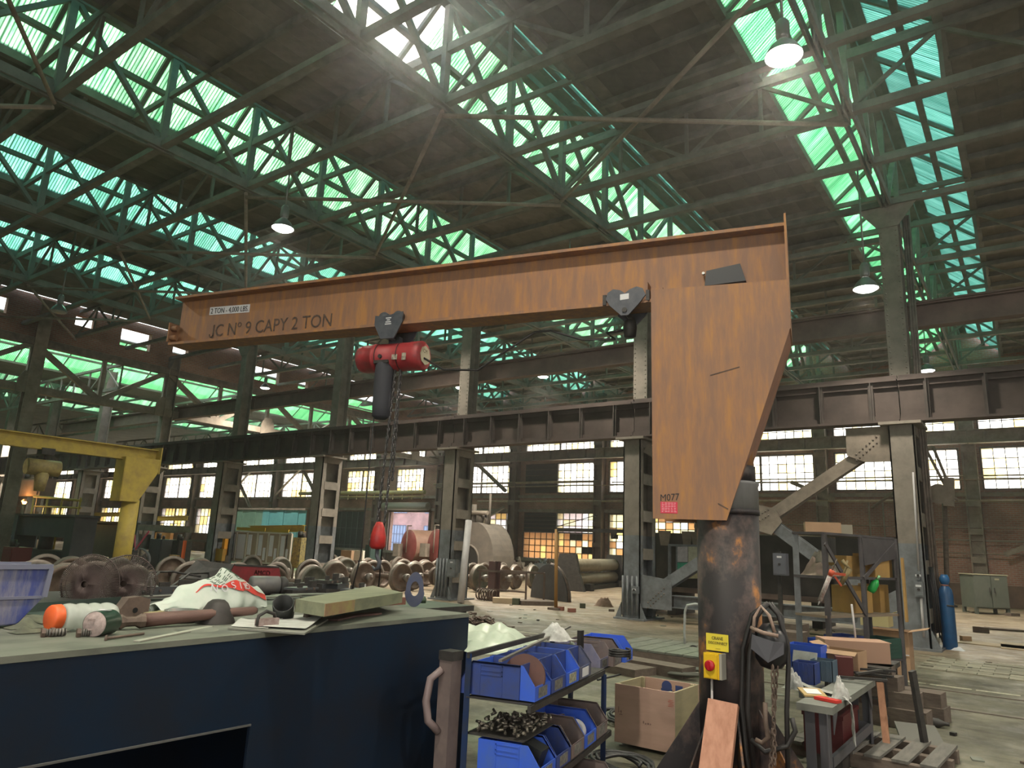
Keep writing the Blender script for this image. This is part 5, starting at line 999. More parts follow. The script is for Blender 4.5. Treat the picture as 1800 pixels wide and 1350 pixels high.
for k_, (uu, vv, zz, lb) in enumerate(((PT * 2 + 0.12, -0.14, TZ - 0.40 + 0.06, 'rusty ring fittings in the middle row bin'),)):
    for j in range(5):
        c = RO + RU * (PT * 3 + 0.06 + 0.05 * (j % 2)) + RV * (-0.30 + 0.045 * j) + Vector((0, 0, TZ - 0.40 + 0.13)); solo('pipe_elbow', MB().lathe([(0.022, -0.02), (0.034, -0.02), (0.034, 0.02), (0.022, 0.02), (0.022, -0.02)], c, (random.uniform(-0.4, 0.4), random.uniform(-0.4, 0.4), 1), 14), iron, 'rusty ring fitting heaped in the fourth middle bin', 'fitting', c, 'ring fittings in the middle bins')
part('shelf', MB().plate([rw(-0.02, -0.40, TZ - 0.205), rw(0.46, -0.40, TZ - 0.205), rw(0.46, -0.05, TZ - 0.205), rw(-0.02, -0.05, TZ - 0.205)], 0.006), dark_steel, rk, True)
random.seed(11); ms = MB()
for j in range(140):
    c = RO + RU * random.uniform(0.0, 0.42) + RV * random.uniform(-0.36, -0.06) + Vector((0, 0, TZ - 0.19 + random.uniform(0, 0.05))); ms.tube(c, c + Vector((random.uniform(-1, 1), random.uniform(-1, 1), random.uniform(-0.5, 0.5))).normalized() * 0.035, 0.008, 5)
solo('loose_hardware', ms, mat('bright_hardware', (0.3, 0.27, 0.22), 0.35, 0.6, (0.08, 0.07, 0.06), 30), 'heap of bright nuts and bolts above the nearest middle bin', 'hardware', RO + Vector((0, 0, TZ - 0.2)), kind='stuff')
strands('coiled_cable', 'black cable coiled in the far bright blue bin', 'cable', [[at_z(1090, 1155, TZ + 0.05) + Vector((math.cos(a * 0.7) * 0.08, math.sin(a * 0.7) * 0.08, 0.002 * a)) for a in range(30)]], 0.008, rub)
def crumple(name, label, cat, c, sx_, sy_, h_, m, seed=0, rz=0.0, n=22):
    rnd = random.Random(seed); ph = [rnd.uniform(0, 6) for _ in range(6)]; cr, sr = math.cos(rz), math.sin(rz)
    def fn(u, v):
        x, y = (u - 0.5), (v - 0.5); r_ = min(1, 2 * math.sqrt(x * x + y * y)); e = max(0.0, 1 - r_ ** 2.2)
        k = 0.62 + 0.2 * math.sin(9 * u + ph[0]) * math.sin(7 * v + ph[1]) + 0.16 * abs(math.sin(17 * u + 6 * v + ph[2])) + 0.10 * math.sin(25 * v - 13 * u + ph[3])
        X, Y_ = x * sx_ * (1 + 0.08 * math.sin(11 * v + ph[4])), y * sy_ * (1 + 0.08 * math.sin(13 * u + ph[5])); return Vector((c[0] + X * cr - Y_ * sr, c[1] + X * sr + Y_ * cr, c[2] + 0.003 + e * k * h_))
    return solo(name, MB().heap(n, n, fn), m, label, cat, c)
whitep = mat('film_green_white', (0.46, 0.52, 0.42), 0.4, 0, (0.36, 0.42, 0.33), 8); rag_w = mat('rag_white', (0.50, 0.50, 0.48), 0.8, 0, (0.28, 0.28, 0.26), 14)
q = RO + RU * 0.95 + RV * -0.75 + Vector((0, 0, TZ + 0.14)); crumple('plastic_film', 'pale green crumpled plastic film draped over the back bins', 'film', tuple(q), 0.62, 0.9, 0.16, whitep, 2, RA, 34)
q = at_z(975, 1124, TZ + 0.18); crumple('white_rag', 'bunched white rag on the rack between the two bin groups', 'rag', tuple(q), 0.24, 0.24, 0.12, rag_w, 5)
q = at_z(1005, 1150, TZ + 0.08); crumple('paper_wad', 'small crumpled paper wad in the grimy bin', 'paper', tuple(q), 0.12, 0.12, 0.1, whitep, 8, n=12)
q = at_z(1020, 1140, TZ + 0.1); solo('black_bar', MB().bar(q, q + Vector((0.0, 0, 0.13)), 0.05, 0.03), rub, 'black flat bar sticking up between the far bins', 'bar', q)
# the worn blue bin close at the left edge
q = at_z(8, 1100, BZ + 0.0); t = thing('worn_bin', 'large worn blue plastic bin cut by the left picture edge', 'bin', (q.x, q.y, BZ))
wbm = mat('worn_bin_blue', (0.03, 0.05, 0.28), 0.45, 0, (0.22, 0.22, 0.28), 3.2, (0.06, 0.08, 0.25), stretch=(3, 3, 0.7), lo=0.35, hi=0.62)
def wp(a, b, z): v = q + fd * a + bn * b; return (v.x, v.y, BZ + z)
part('shell', MB().plate([wp(-0.45, 0.10, 0.0), wp(0.0, 0.10, 0.02), wp(0.09, 0.10, 0.13), wp(0.10, 0.10, 0.26), wp(-0.45, 0.10, 0.26)], 0.012).plate([wp(-0.45, -0.10, 0.0), wp(0.0, -0.10, 0.02), wp(0.09, -0.10, 0.13), wp(0.10, -0.10, 0.26), wp(-0.45, -0.10, 0.26)], 0.012).plate([wp(0.0, -0.1, 0.02), wp(0.0, 0.1, 0.02), wp(0.09, 0.1, 0.13), wp(0.09, -0.1, 0.13)], 0.01).plate([wp(-0.45, -0.1, 0.0), wp(-0.45, 0.1, 0.0), wp(0, 0.1, 0.02), wp(0, -0.1, 0.02)], 0.01), wbm, t, True)
part('rim', MB().bar(wp(-0.45, 0.105, 0.265), wp(0.105, 0.105, 0.265), 0.03, 0.022).bar(wp(0.10, 0.108, 0.26), wp(0.092, 0.108, 0.13), 0.02, 0.025).bar(wp(-0.45, -0.105, 0.265), wp(0.105, -0.105, 0.265), 0.03, 0.022).bar(wp(-0.45, 0.108, 0.13), wp(0.09, 0.108, 0.13), 0.012, 0.012), mat('worn_rim', (0.16, 0.17, 0.24), 0.5), t, True)
# ------------------------------------------------------------------ scrap table behind the bench
SZ = 1.08
sc0 = thing('scrap_table', 'long dark table of machine parts behind the blue bench', 'table', (-5.6, 3.6, 0))
part('table_top', MB().box((-7.2, 1.4, SZ - 0.05), (-4.45, 5.6, SZ)), dark_steel, sc0, True)
for x, y in ((-7.1, 1.5), (-4.55, 1.5), (-7.1, 5.5), (-4.55, 5.5)): part('leg', MB().box((x - 0.05, y - 0.05, 0), (x + 0.05, y + 0.05, SZ - 0.05)), dark_steel, sc0, True)
def fan_guard(px, py, r_, label, rzz, z=SZ):
    c = at_z(px, py, z) ; cen = Vector((c.x, c.y, z + r_)); t = thing('fan_guard', label, 'fan guard', (c.x, c.y, z)); ax = Vector((math.cos(rzz), math.sin(rzz), 0)); sd = Vector((-ax.y, ax.x, 0)); up = Vector((0, 0, 1))
    m_ = MB()
    def rg(rr, off, rad=0.0035): m_.path([cen + ax * off + (sd * math.cos(a * PI / 20) + up * math.sin(a * PI / 20)) * rr for a in range(40)], rad, 4, closed=True)
    rg(r_, 0, 0.007); rg(r_ * 0.35, -0.085); rg(r_ * 0.12, -0.095); rg(r_ * 0.7, -0.065)
    wires = MB()
    for i in range(110):
        a = 2 * PI * i / 110; e = sd * math.cos(a) + up * math.sin(a)
        wires.path([cen + e * r_, cen + e * r_ * 0.98 - ax * 0.035, cen + e * r_ * 0.7 - ax * 0.068, cen + e * r_ * 0.35 - ax * 0.088, cen + e * r_ * 0.12 - ax * 0.095], 0.0034, 3)
    gm = mat('guard_brown', (0.10, 0.07, 0.065), 0.6, 0.2)
    part('rings', m_, gm, t, True); part('wires', wires, gm, t, True)['kind'] = 'stuff'
    part('hub', MB().lathe([(0, -0.03), (0.05, -0.03), (0.06, 0.02), (0, 0.03)], cen - ax * 0.03, ax, 16), iron, t, True)
fan_guard(150, 1078, 0.235, 'brown wire fan guard behind the bottle, the nearer the big wheel', PI - 0.9, SZ - 0.12)
fan_guard(214, 1075, 0.235, 'brown wire fan guard behind the drilled plate', PI - 0.7, SZ - 0.12)
def sp(px, py, z=SZ): return at_z(px, py, z)
# parts on the scrap table
c = sp(478, 1046); ax = Vector((0.35, 0.94, 0)).normalized(); ac = thing('steel_cylinder', 'grey steel cylinder with a stepped nose lying behind the white bag', 'cylinder', c)
part('body', MB().lathe([(0, -0.22), (0.085, -0.22), (0.09, -0.2), (0.09, 0.05), (0.075, 0.055), (0.075, 0.06), (0.0, 0.06)], c + Vector((0, 0, 0.09)), ax, 24), mat('cyl_grey', (0.09, 0.095, 0.10), 0.5, 0.2, (0.15, 0.14, 0.13), 6), ac, True)
part('nose', MB().lathe([(0.07, 0.06), (0.088, 0.07), (0.088, 0.11), (0.06, 0.14), (0.035, 0.15), (0.035, 0.19), (0, 0.19)], c + Vector((0, 0, 0.09)), ax, 24), dark_steel, ac, True)
c = at_z(440, 1024, SZ); hp_ = thing('red_hopper', 'dark red sloping steel hopper behind the scrap table', 'hopper', (c.x, c.y, SZ - 0.3))
q0, q1, q2, q3 = [at_x(px, py, -7.5) for px, py in ((395, 1022), (494, 1026), (490, 997), (412, 993))]
part('front', MB().plate([q0, q1, q2, q3], 0.02), mat('hopper_red', (0.22, 0.018, 0.025), 0.5, 0, (0.13, 0.02, 0.02), 4), hp_, True)
e0, e1 = at_x(382, 1012, -8.3), at_x(395, 990, -8.3)
part('side', MB().plate([q0, q3, q3 + Vector((-0.6, -0.1, 0.02)), q0 + Vector((-0.6, -0.2, 0))], 0.02), dark_steel, hp_, True)
part('rim', MB().bar(q3, q2, 0.03, 0.02), dark_steel, hp_, True)
hl = text_mesh('AMCO', 0.075, 0.002); hdir = (q1 - q0).normalized(); 
for v in hl.vertices: x, y, z = v.co; nv = at_x(445, 1010, -7.5) + hdir * x + Vector((0.013, 0, y)) - Vector(hp_.location); v.co = nv
hl.materials.clear(); hl.materials.append(rag_w); link('lettering', hl, hp_)
part('support', MB().box((-7.95, q0.y + 0.1, 0), (-7.6, q1.y - 0.1, q0.z - 0.01)), dark_steel, hp_, True)
random.seed(5)
labs = ['with two holes, nearest the plank', 'stacked highest', 'leaning in the middle', 'by the grey cylinder', 'at the table rim', 'under the others', 'behind the bag tip', 'farthest over', 'with a bent lip']
for i, (px, py, w_, h_, z) in enumerate(((525, 1042, 0.34, 0.10, 0), (530, 1036, 0.3, 0.02, 0.10), (580, 1040, 0.4, 0.09, 0), (590, 1034, 0.28, 0.05, 0.09), (575, 1025, 0.22, 0.03, 0.15), (620, 1043, 0.3, 0.05, 0), (350, 1040, 0.4, 0.05, 0), (300, 1044, 0.5, 0.07, 0.0), (400, 1052, 0.5, 0.015, 0.0))):
    c = sp(px, py, SZ + z); t = thing('machine_bracket', 'dark steel bracket in the scrap behind the bench, ' + labs[i], 'bracket', c, 0, 'steel brackets on the scrap table'); a = random.uniform(-0.5, 0.5)
    part('base', MB().cbox(c + Vector((0, 0, h_ / 2)), (0.16, w_, h_), rz=a), [dark_steel, mat('bracket_grey', (0.07, 0.075, 0.08), 0.55, 0.2)][i % 2], t, True)
    part('lug', MB().cbox(c + Vector((0.05, w_ * 0.25, h_ + 0.03)), (0.02, w_ * 0.35, 0.06), rz=a).cbox(c + Vector((0.05, -w_ * 0.2, h_ + 0.02)), (0.02, w_ * 0.2, 0.04), rz=a), dark_steel, t, True)
    h2 = MB()
    for s_ in (-0.3, -0.05, 0.25): h2.tube(c + Vector((0.082, w_ * s_, h_ * 0.55)), c + Vector((0.088, w_ * s_, h_ * 0.55)), 0.012, 8)
    part('bolt', h2, iron, t, True)
strands('bent_rod', 'bent dark rods lying between the fan guards and the white bag', 'rods', [[sp(250, 1052) + Vector((0, 0, 0.05)), sp(262, 1030) + Vector((0, 0, 0.14)), sp(300, 1026) + Vector((0, 0, 0.13)), sp(350, 1030) + Vector((0, 0, 0.1))], [sp(255, 1045) + Vector((0, 0, 0.05)), sp(300, 1043) + Vector((0, 0, 0.06)), sp(330, 1028) + Vector((0, 0, 0.12)), sp(400, 1024) + Vector((0, 0, 0.12))], [sp(265, 1056) + Vector((0, 0, 0.03)), sp(262, 1040) + Vector((0, 0, 0.12)), sp(275, 1036) + Vector((0, 0, 0.16))]], 0.012, dark_steel)
for i, (px, py, l_, a) in enumerate(((600, 1050, 1.0, 0.1), (545, 1048, 0.8, -0.12), (640, 1045, 0.7, 0.2), (470, 1054, 0.7, 0.05), (320, 1052, 0.8, 0.2))):
    c = sp(px, py); solo('steel_flat', MB().cbox(c + Vector((0, 0, 0.012 + 0.004 * i)), (0.11, l_, 0.015), rz=a), topm if i % 2 else steelp, 'flat steel strip in the scrap behind the bench, ' + ['beside the plank', 'under the brackets', 'furthest to the plank end', 'by the cylinder', 'by the bent rods'][i], 'steel strip', c)
q = sp(640, 1036, SZ); solo('striped_card', MB().cbox(q + Vector((0, 0, 0.03)), (0.01, 0.08, 0.06), rz=0.5), white_lab, 'small white striped card beyond the plank', 'card', (q.x, q.y, SZ))
# ------------------------------------------------------------------ plywood crate and cables
ply = mat('plywood_pink', (0.46, 0.30, 0.235), 0.75, 0, (0.38, 0.25, 0.19), 3, bump=0.05, stretch=(0.6, 0.6, 3)); plyg = mat('plywood_green', (0.33, 0.29, 0.17), 0.8, 0, (0.26, 0.23, 0.14), 4, stretch=(0.6, 0.6, 3))
c0 = Vector((-3.17, 6.05, 0.0)); c1 = at_z(1186, 1333, 0.0); cu = (c1 - c0).normalized(); cv = Vector((-cu.y, cu.x, 0)); cw, cdp, ch, cz = (c1 - c0).length, 0.55, 0.475, 0.03
cr = thing('plywood_crate', 'open pinkish plywood crate standing on cables beside the bin rack', 'crate', c0)
def cp_(a, b, z): q = c0 + cu * a + cv * b; return (q.x, q.y, z)
for nm, a0_, a1_, b0_, b1_, m_ in (('front_panel', 0, cw, 0, 0.015, ply), ('back_panel', 0, cw, cdp - 0.015, cdp, ply), ('side_panel', 0, 0.02, 0.015, cdp - 0.015, plyg), ('side_panel', cw - 0.02, cw, 0.015, cdp - 0.015, plyg)):
    mb = MB(); vs = [cp_(a, b, z) for z in (cz, cz + ch) for a, b in ((a0_, b0_), (a1_, b0_), (a1_, b1_), (a0_, b1_))]; mb.add(vs, [(3, 2, 1, 0), (4, 5, 6, 7), (0, 1, 5, 4), (1, 2, 6, 5), (2, 3, 7, 6), (3, 0, 4, 7)]); part(nm, mb, m_, cr, True)
part('floor_panel', MB().plate([cp_(0.02, 0.02, cz + 0.01), cp_(cw - 0.02, 0.02, cz + 0.01), cp_(cw - 0.02, cdp - 0.02, cz + 0.01), cp_(0.02, cdp - 0.02, cz + 0.01)], 0.012), plyg, cr, True)
ct = MB()
for a, b in ((0.03, 0.03), (cw - 0.045, 0.03), (0.03, cdp - 0.045), (cw - 0.045, cdp - 0.045)): ct.bar(cp_(a, b, cz), cp_(a, b, cz + ch), 0.03, 0.03)
part('corner_batten', ct, plyg, cr, True)
bl = mat('mark_navy', (0.03, 0.05, 0.16), 0.7); redp = mat('mark_red', (0.40, 0.12, 0.09), 0.8)
part('printed_mark', MB().plate([cp_(0.20 + x, cdp - 0.018, cz + z) for x, z in ((0, 0.34), (0.11, 0.34), (0.11, 0.40), (0, 0.40))], 0.002).plate([cp_(0.34 + x, cdp - 0.018, cz + z) for x, z in ((0, 0.36), (0.07, 0.36), (0.07, 0.44), (0, 0.44))], 0.002).tube(cp_(0.255, cdp - 0.017, cz + 0.42), cp_(0.255, cdp - 0.019, cz + 0.42), 0.05, 16), bl, cr, True)
dk_ = MB()
for x, z, w_, h_ in ((0.035, 0.24, 0.006, 0.05), (0.05, 0.25, 0.02, 0.006), (0.045, 0.225, 0.03, 0.006), (0.06, 0.235, 0.006, 0.03), (0.27, 0.19, 0.012, 0.02), (0.29, 0.185, 0.012, 0.012), (0.31, 0.187, 0.018, 0.014), (0.335, 0.187, 0.01, 0.012)):
    dk_.plate([cp_(x, -0.001, cz + z), cp_(x + w_, -0.001, cz + z), cp_(x + w_, -0.001, cz + z + h_), cp_(x, -0.001, cz + z + h_)], 0.001)
part('stencil_mark', dk_, mat('stamp_brown', (0.20, 0.12, 0.10), 0.8), cr, True)
rk_ = MB()
for i in range(5): rk_.plate([cp_(0.5 + 0.012 * (i % 3), -0.001, cz + 0.36 + i * 0.012), cp_(0.545 + 0.01 * (i % 2), -0.001, cz + 0.362 + i * 0.012), cp_(0.545, -0.001, cz + 0.366 + i * 0.012), cp_(0.5, -0.001, cz + 0.366 + i * 0.012)], 0.001)
part('red_stamp', rk_, redp, cr, True)
def coil(name, label, c, r, n, rad, m, seed, grp=None, flat=1.0, cat='cable'):
    rnd = random.Random(seed); lines = []
    pts = []
    for i in range(n * 14):
        a = i * 2 * PI / 14; rr = r * (0.75 + 0.25 * math.sin(i * 0.37 + seed)) ; pts.append(Vector((c[0] + math.cos(a) * rr + 0.02 * math.sin(i), c[1] + math.sin(a) * rr * flat, c[2] + rad + abs(math.sin(i * 0.21 + seed)) * 0.07)))
    return strands(name, label, cat, [pts], rad, m, 6, grp)
blk_c = mat('cable_black', (0.02, 0.02, 0.022), 0.5); red_c = mat('cable_rust', (0.26, 0.10, 0.07), 0.6)
c = at_z(1105, 1275, 0); coil('cable_coil', 'tangled black cable coil on the floor left of the plywood crate', (c.x - 0.1, c.y + 0.1, 0), 0.26, 6, 0.012, blk_c, 1)
coil('cable_coil', 'rusty red cable loop lying in the black coil beside the crate', (c.x + 0.05, c.y + 0.2, 0.02), 0.2, 1, 0.018, red_c, 2)
c = at_z(1130, 1345, 0); coil('cable_coil', 'pile of black cable on the floor in front of the plywood crate', (c.x - 0.05, c.y - 0.28, 0), 0.27, 6, 0.013, blk_c, 4)
c = at_z(1215, 1190, 0); coil('cable_coil', 'small heap of grey rope on the floor behind the crate', (c.x, c.y, 0), 0.35, 4, 0.02, mat('rope_grey', (0.12, 0.12, 0.10), 0.9), 5)
strands('floor_cable', 'long thin black cable running over the floor behind the crate', 'cable', [[at_z(1050, 1195, 0.012), at_z(1100, 1183, 0.012), at_z(1145, 1180, 0.012), at_z(1190, 1170, 0.012), at_z(1228, 1160, 0.012)]], 0.012, blk_c)
dwood = mat('dirty_timber', (0.10, 0.075, 0.06), 0.9, 0, (0.16, 0.125, 0.10), 6, bump=0.2, stretch=(1, 3, 3))
def block(name, px, py, dims, rz_, m, label, cat='timber', z=0.0, grp=None):
    c = at_z(px, py, 0); return solo(name, MB().cbox((c.x, c.y, z + dims[2] / 2), dims, rz=rz_), m, label, cat, (c.x, c.y, z), grp)
block('timber_beam', 1130, 1178, (1.5, 0.35, 0.14), -0.15, dwood, 'dark heavy timber lying on the floor past the blue bin end')
block('timber_beam', 1090, 1180, (0.9, 0.5, 0.1), -0.2, dwood, 'broad dark timber half hidden behind the far blue bin')
c = at_z(1165, 1158, 0); pl_ = thing('floor_pallet', 'flat grey plank platform on the floor beyond the crate', 'pallet', (c.x, c.y, 0))
for i in range(6): part('plank', MB().cbox((c.x - 0.7 + i * 0.28, c.y + 0.25, 0.16), (0.26, 1.6, 0.03)), topm, pl_, True)
for y in (-0.5, 0.25, 1.0): part('bearer', MB().cbox((c.x, c.y + y, 0.07), (1.7, 0.1, 0.14)), dwood, pl_, True)
c = at_z(840, 1116, 0); pl_ = thing('scrap_pallet', 'wooden pallet with a heap of rusty chain between bench and column', 'pallet', (c.x, c.y, 0))
for i in range(5): part('plank', MB().cbox((c.x - 0.1, c.y - 0.4 + i * 0.2, 0.16), (1.2, 0.16, 0.025)), dwood, pl_, True)
for x in (-0.6, 0, 0.5): part('bearer', MB().cbox((c.x + x - 0.1, c.y, 0.07), (0.1, 1.0, 0.14)), dwood, pl_, True)
random.seed(9); rc = MB()
for i in range(70):
    a = Vector((c.x + random.uniform(-0.55, 0.3), c.y + random.uniform(-0.35, 0.35), 0.18 + random.uniform(0, 0.16))); rc.path([a + Vector((math.cos(t_) * 0.09, math.sin(t_) * 0.05, 0.02 * math.sin(2 * t_ + i))) for t_ in [k * PI / 4 for k in range(8)]], 0.014, 4, closed=True)
solo('chain_heap', rc, iron, 'heap of rusty chain and scrap on the wooden pallet', 'chain heap', (c.x, c.y, 0.17), kind='stuff')
# little cart with a bent tube handle
gp = mat('cart_grey', (0.34, 0.35, 0.34), 0.45)
c = at_z(1207, 1152, 0); y_ = c.y
kt = thing('hand_truck', 'grey tube handled hand truck left of the crane mast', 'hand truck', c)
part('handle', MB().path([at_y(1204, 1150, y_), at_y(1203, 1110, y_), at_y(1204, 1075, y_), at_y(1208, 1064, y_), at_y(1222, 1062, y_), at_y(1240, 1064, y_)], 0.022, 8), gp, kt, True)
part('plate', MB().cbox((c.x + 0.22, c.y, 0.12), (0.5, 0.3, 0.04)), gp, kt, True)
for s_ in (-1, 1): part('wheel', MB().tube((c.x + 0.2, c.y + s_ * 0.17, 0.1), (c.x + 0.2, c.y + s_ * 0.21, 0.1), 0.1, 14), rub, kt, True)
# ------------------------------------------------------------------ work table at the right of the mast
WZ = 0.62
TFR, TBR, TFL = at_z(1462, 1245, WZ), at_z(1540, 1195, WZ), at_z(1372, 1232, WZ)
TX1, TX0, TY0, TY1 = TFR.x, TFL.x + 0.1, TFR.y + 0.02, TBR.y
wt = thing('work_table', 'grey green steel work table with rags right of the crane mast', 'table', (-1.3, 5.2, 0)); wt_m = mat('table_grey', (0.13, 0.135, 0.12), 0.6, 0, (0.18, 0.185, 0.16), 5); wl_m = mat('table_leg', (0.075, 0.075, 0.085), 0.55)
part('top', MB().box((TX0, TY0, WZ - 0.05), (TX1, TY1, WZ)), wt_m, wt, True)
for x, y in ((TX0 + 0.04, TY0 + 0.06), (TX1 - 0.04, TY0 + 0.06), (TX0 + 0.04, TY1 - 0.06), (TX1 - 0.04, TY1 - 0.06)): part('leg', MB().ang((x, y, 0), (x, y, WZ - 0.05), 0.07 * (1 if x < (TX0 + TX1) / 2 else -1), 0.008), wl_m, wt, True)
part('cross_rail', MB().box((TX1 - 0.06, TY0 + 0.1, 0.2), (TX1 - 0.03, TY1 - 0.1, 0.27)), wl_m, wt, True)
part('cross_rail', MB().box((TX0 + 0.06, TY1 - 0.09, 0.2), (TX1 - 0.06, TY1 - 0.06, 0.27)), wl_m, wt, True)
part('gusset', MB().plate([(TX1 - 0.02, TY0 + 0.1, WZ - 0.05), (TX1 - 0.02, TY0 + 0.25, WZ - 0.05), (TX1 - 0.02, TY0 + 0.1, WZ - 0.2)], 0.006), wl_m, wt, True)
part('gusset', MB().plate([(TX1 - 0.02, TY1 - 0.1, WZ - 0.05), (TX1 - 0.02, TY1 - 0.28, WZ - 0.05), (TX1 - 0.02, TY1 - 0.1, WZ - 0.25)], 0.006), wl_m, wt, True)
def tt(px, py, z=WZ): return at_z(px, py, z)
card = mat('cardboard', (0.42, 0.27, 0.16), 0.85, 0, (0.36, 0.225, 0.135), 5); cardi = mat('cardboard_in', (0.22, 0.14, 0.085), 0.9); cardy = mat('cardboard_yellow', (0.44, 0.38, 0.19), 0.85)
def obox(name, label, c, u, w_, d_, h_, m=card, flaps=(), cat='box', closed=False):     # open cardboard box; u = direction of its front edge
    u = Vector((u[0], u[1], 0)).normalized(); v = Vector((-u.y, u.x, 0)); t = thing(name, label, cat, c)
    P = lambda a, b, z: tuple(Vector(c) + u * a + v * b + Vector((0, 0, z)))
    for nm, ps in (('front_side', ((0, 0), (w_, 0))), ('right_side', ((w_, 0), (w_, d_))), ('back_side', ((w_, d_), (0, d_))), ('left_side', ((0, d_), (0, 0)))):
        part(nm, MB().plate([P(*ps[0], 0), P(*ps[1], 0), P(*ps[1], h_), P(*ps[0], h_)], 0.006), m, t, True)
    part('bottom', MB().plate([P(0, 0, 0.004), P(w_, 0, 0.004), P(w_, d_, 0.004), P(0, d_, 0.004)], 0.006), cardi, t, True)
    if closed: part('lid', MB().plate([P(0, 0, h_), P(w_, 0, h_), P(w_, d_, h_), P(0, d_, h_)], 0.006), m, t, True)
    fl = {'f': ((0, 0), (w_, 0), (0, -1)), 'r': ((w_, 0), (w_, d_), (1, 0)), 'b': ((w_, d_), (0, d_), (0, 1)), 'l': ((0, d_), (0, 0), (-1, 0))}
    for k_, le, up_ in flaps:
        a, b, o_ = fl[k_]; q = [P(*a, h_), P(*b, h_), P(b[0] + o_[0] * le, b[1] + o_[1] * le, h_ + up_), P(a[0] + o_[0] * le, a[1] + o_[1] * le, h_ + up_)]; part('flap', MB().plate(q, 0.005), m, t, True)
    return t
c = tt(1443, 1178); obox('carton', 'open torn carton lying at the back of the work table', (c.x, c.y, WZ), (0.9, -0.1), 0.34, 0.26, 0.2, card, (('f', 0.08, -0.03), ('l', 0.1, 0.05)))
# dark cart behind the table that carries the long carton
q0, q1 = at_z(1452, 1160, 0.58), at_z(1566, 1167, 0.58); CX0, CX1, CY0, CY1 = q0.x - 0.05, q1.x + 0.03, min(q0.y, q1.y) - 0.06, max(q0.y, q1.y) + 0.42
tc_ = thing('tool_cart', 'low dark cart behind the work table under the long carton', 'cart', (CX0, CY0, 0))
part('deck', MB().box((CX0, CY0, 0.52), (CX1, CY1, 0.57)), dark_steel, tc_, True)
for x, y in ((CX0 + 0.05, CY0 + 0.05), (CX1 - 0.05, CY0 + 0.05), (CX0 + 0.05, CY1 - 0.05), (CX1 - 0.05, CY1 - 0.05)): part('post', MB().bar((x, y, 0.1), (x, y, 0.52), 0.04, 0.04), dark_steel, tc_, True); part('wheel', MB().tube((x - 0.02, y, 0.06), (x + 0.02, y, 0.06), 0.06, 12), rub, tc_, True)
part('shelf', MB().box((CX0 + 0.03, CY0 + 0.03, 0.25), (CX1 - 0.03, CY1 - 0.03, 0.27)), dark_steel, tc_, True)
obox('carton', 'long pinkish brown carton lying flat behind the work table', (q0.x, q0.y, 0.575), (q1 - q0), (q1 - q0).length, 0.36, 0.215, mat('cardboard_pink', (0.44, 0.27, 0.19), 0.85), (('r', 0.02, 0.0),), closed=True)
c = at_z(1556, 1192, 0)
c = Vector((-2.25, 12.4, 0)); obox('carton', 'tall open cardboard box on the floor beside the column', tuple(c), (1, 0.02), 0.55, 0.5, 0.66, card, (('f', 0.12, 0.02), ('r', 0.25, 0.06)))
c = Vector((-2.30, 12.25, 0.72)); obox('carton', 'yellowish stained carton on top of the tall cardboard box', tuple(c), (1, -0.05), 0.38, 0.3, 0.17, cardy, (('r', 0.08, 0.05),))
part('tape', MB().bar((-2.27, 12.39, 0.36), (-1.7, 12.39, 0.34), 0.004, 0.015), white_lab, bpy.data.objects['carton.002'], True)
# bins and things on the table
for i, (px, py, m_, lb) in enumerate(((1418, 1200, b_dblue, 'dark blue ribbed crate on the work table next to the hoses'), (1450, 1195, mat('bin_teal', (0.06, 0.11, 0.16), 0.5, 0, (0.10, 0.14, 0.18), 6), 'grey teal ribbed crate on the work table beside the blue one'))):
    c = tt(px, py); t = thing('ribbed_crate', lb, 'crate', (c.x, c.y, WZ)); w2, d2, h2 = 0.09, 0.10, 0.17
    for nm, (a, b) in (('front_side', ((-w2, -d2), (w2, -d2 + 0.006))), ('back_side', ((-w2, d2 - 0.006), (w2, d2))), ('left_side', ((-w2, -d2), (-w2 + 0.006, d2))), ('right_side', ((w2 - 0.006, -d2), (w2, d2)))):
        part(nm, MB().box((c.x + a[0], c.y + a[1], WZ), (c.x + b[0], c.y + b[1], WZ + h2)), m_, t, True)
    rb = MB()
    for k_ in range(5): rb.box((c.x - w2 + 0.01 + k_ * 0.038, c.y - d2 - 0.006, WZ + 0.01), (c.x - w2 + 0.018 + k_ * 0.038, c.y - d2, WZ + h2 - 0.01))
    part('rib', rb, m_, t, True)['kind'] = 'stuff'
c = tt(1385, 1178); obox('plastic_tub', 'blue plastic tub behind the ribbed crates', (c.x, c.y, WZ), (1, 0), 0.3, 0.24, 0.24, b_blue, cat='tub')
for px, py, sz_, lb, sd in ((1440, 1160, (0.14, 0.12, 0.13), 'crumpled white plastic bag standing between the ribbed crates', 3), (1478, 1212, (0.10, 0.12, 0.10), 'knotted white rag at the middle of the work table', 4), (1395, 1195, (0.12, 0.1, 0.1), 'white paper scrap beside the hoses on the table', 6)):
    c = tt(px, py + 15); crumple('white_rag', lb, 'rag', (c.x, c.y, WZ), sz_[0] * 1.3, sz_[1] * 1.3, sz_[2] * 1.7, rag_w, sd)
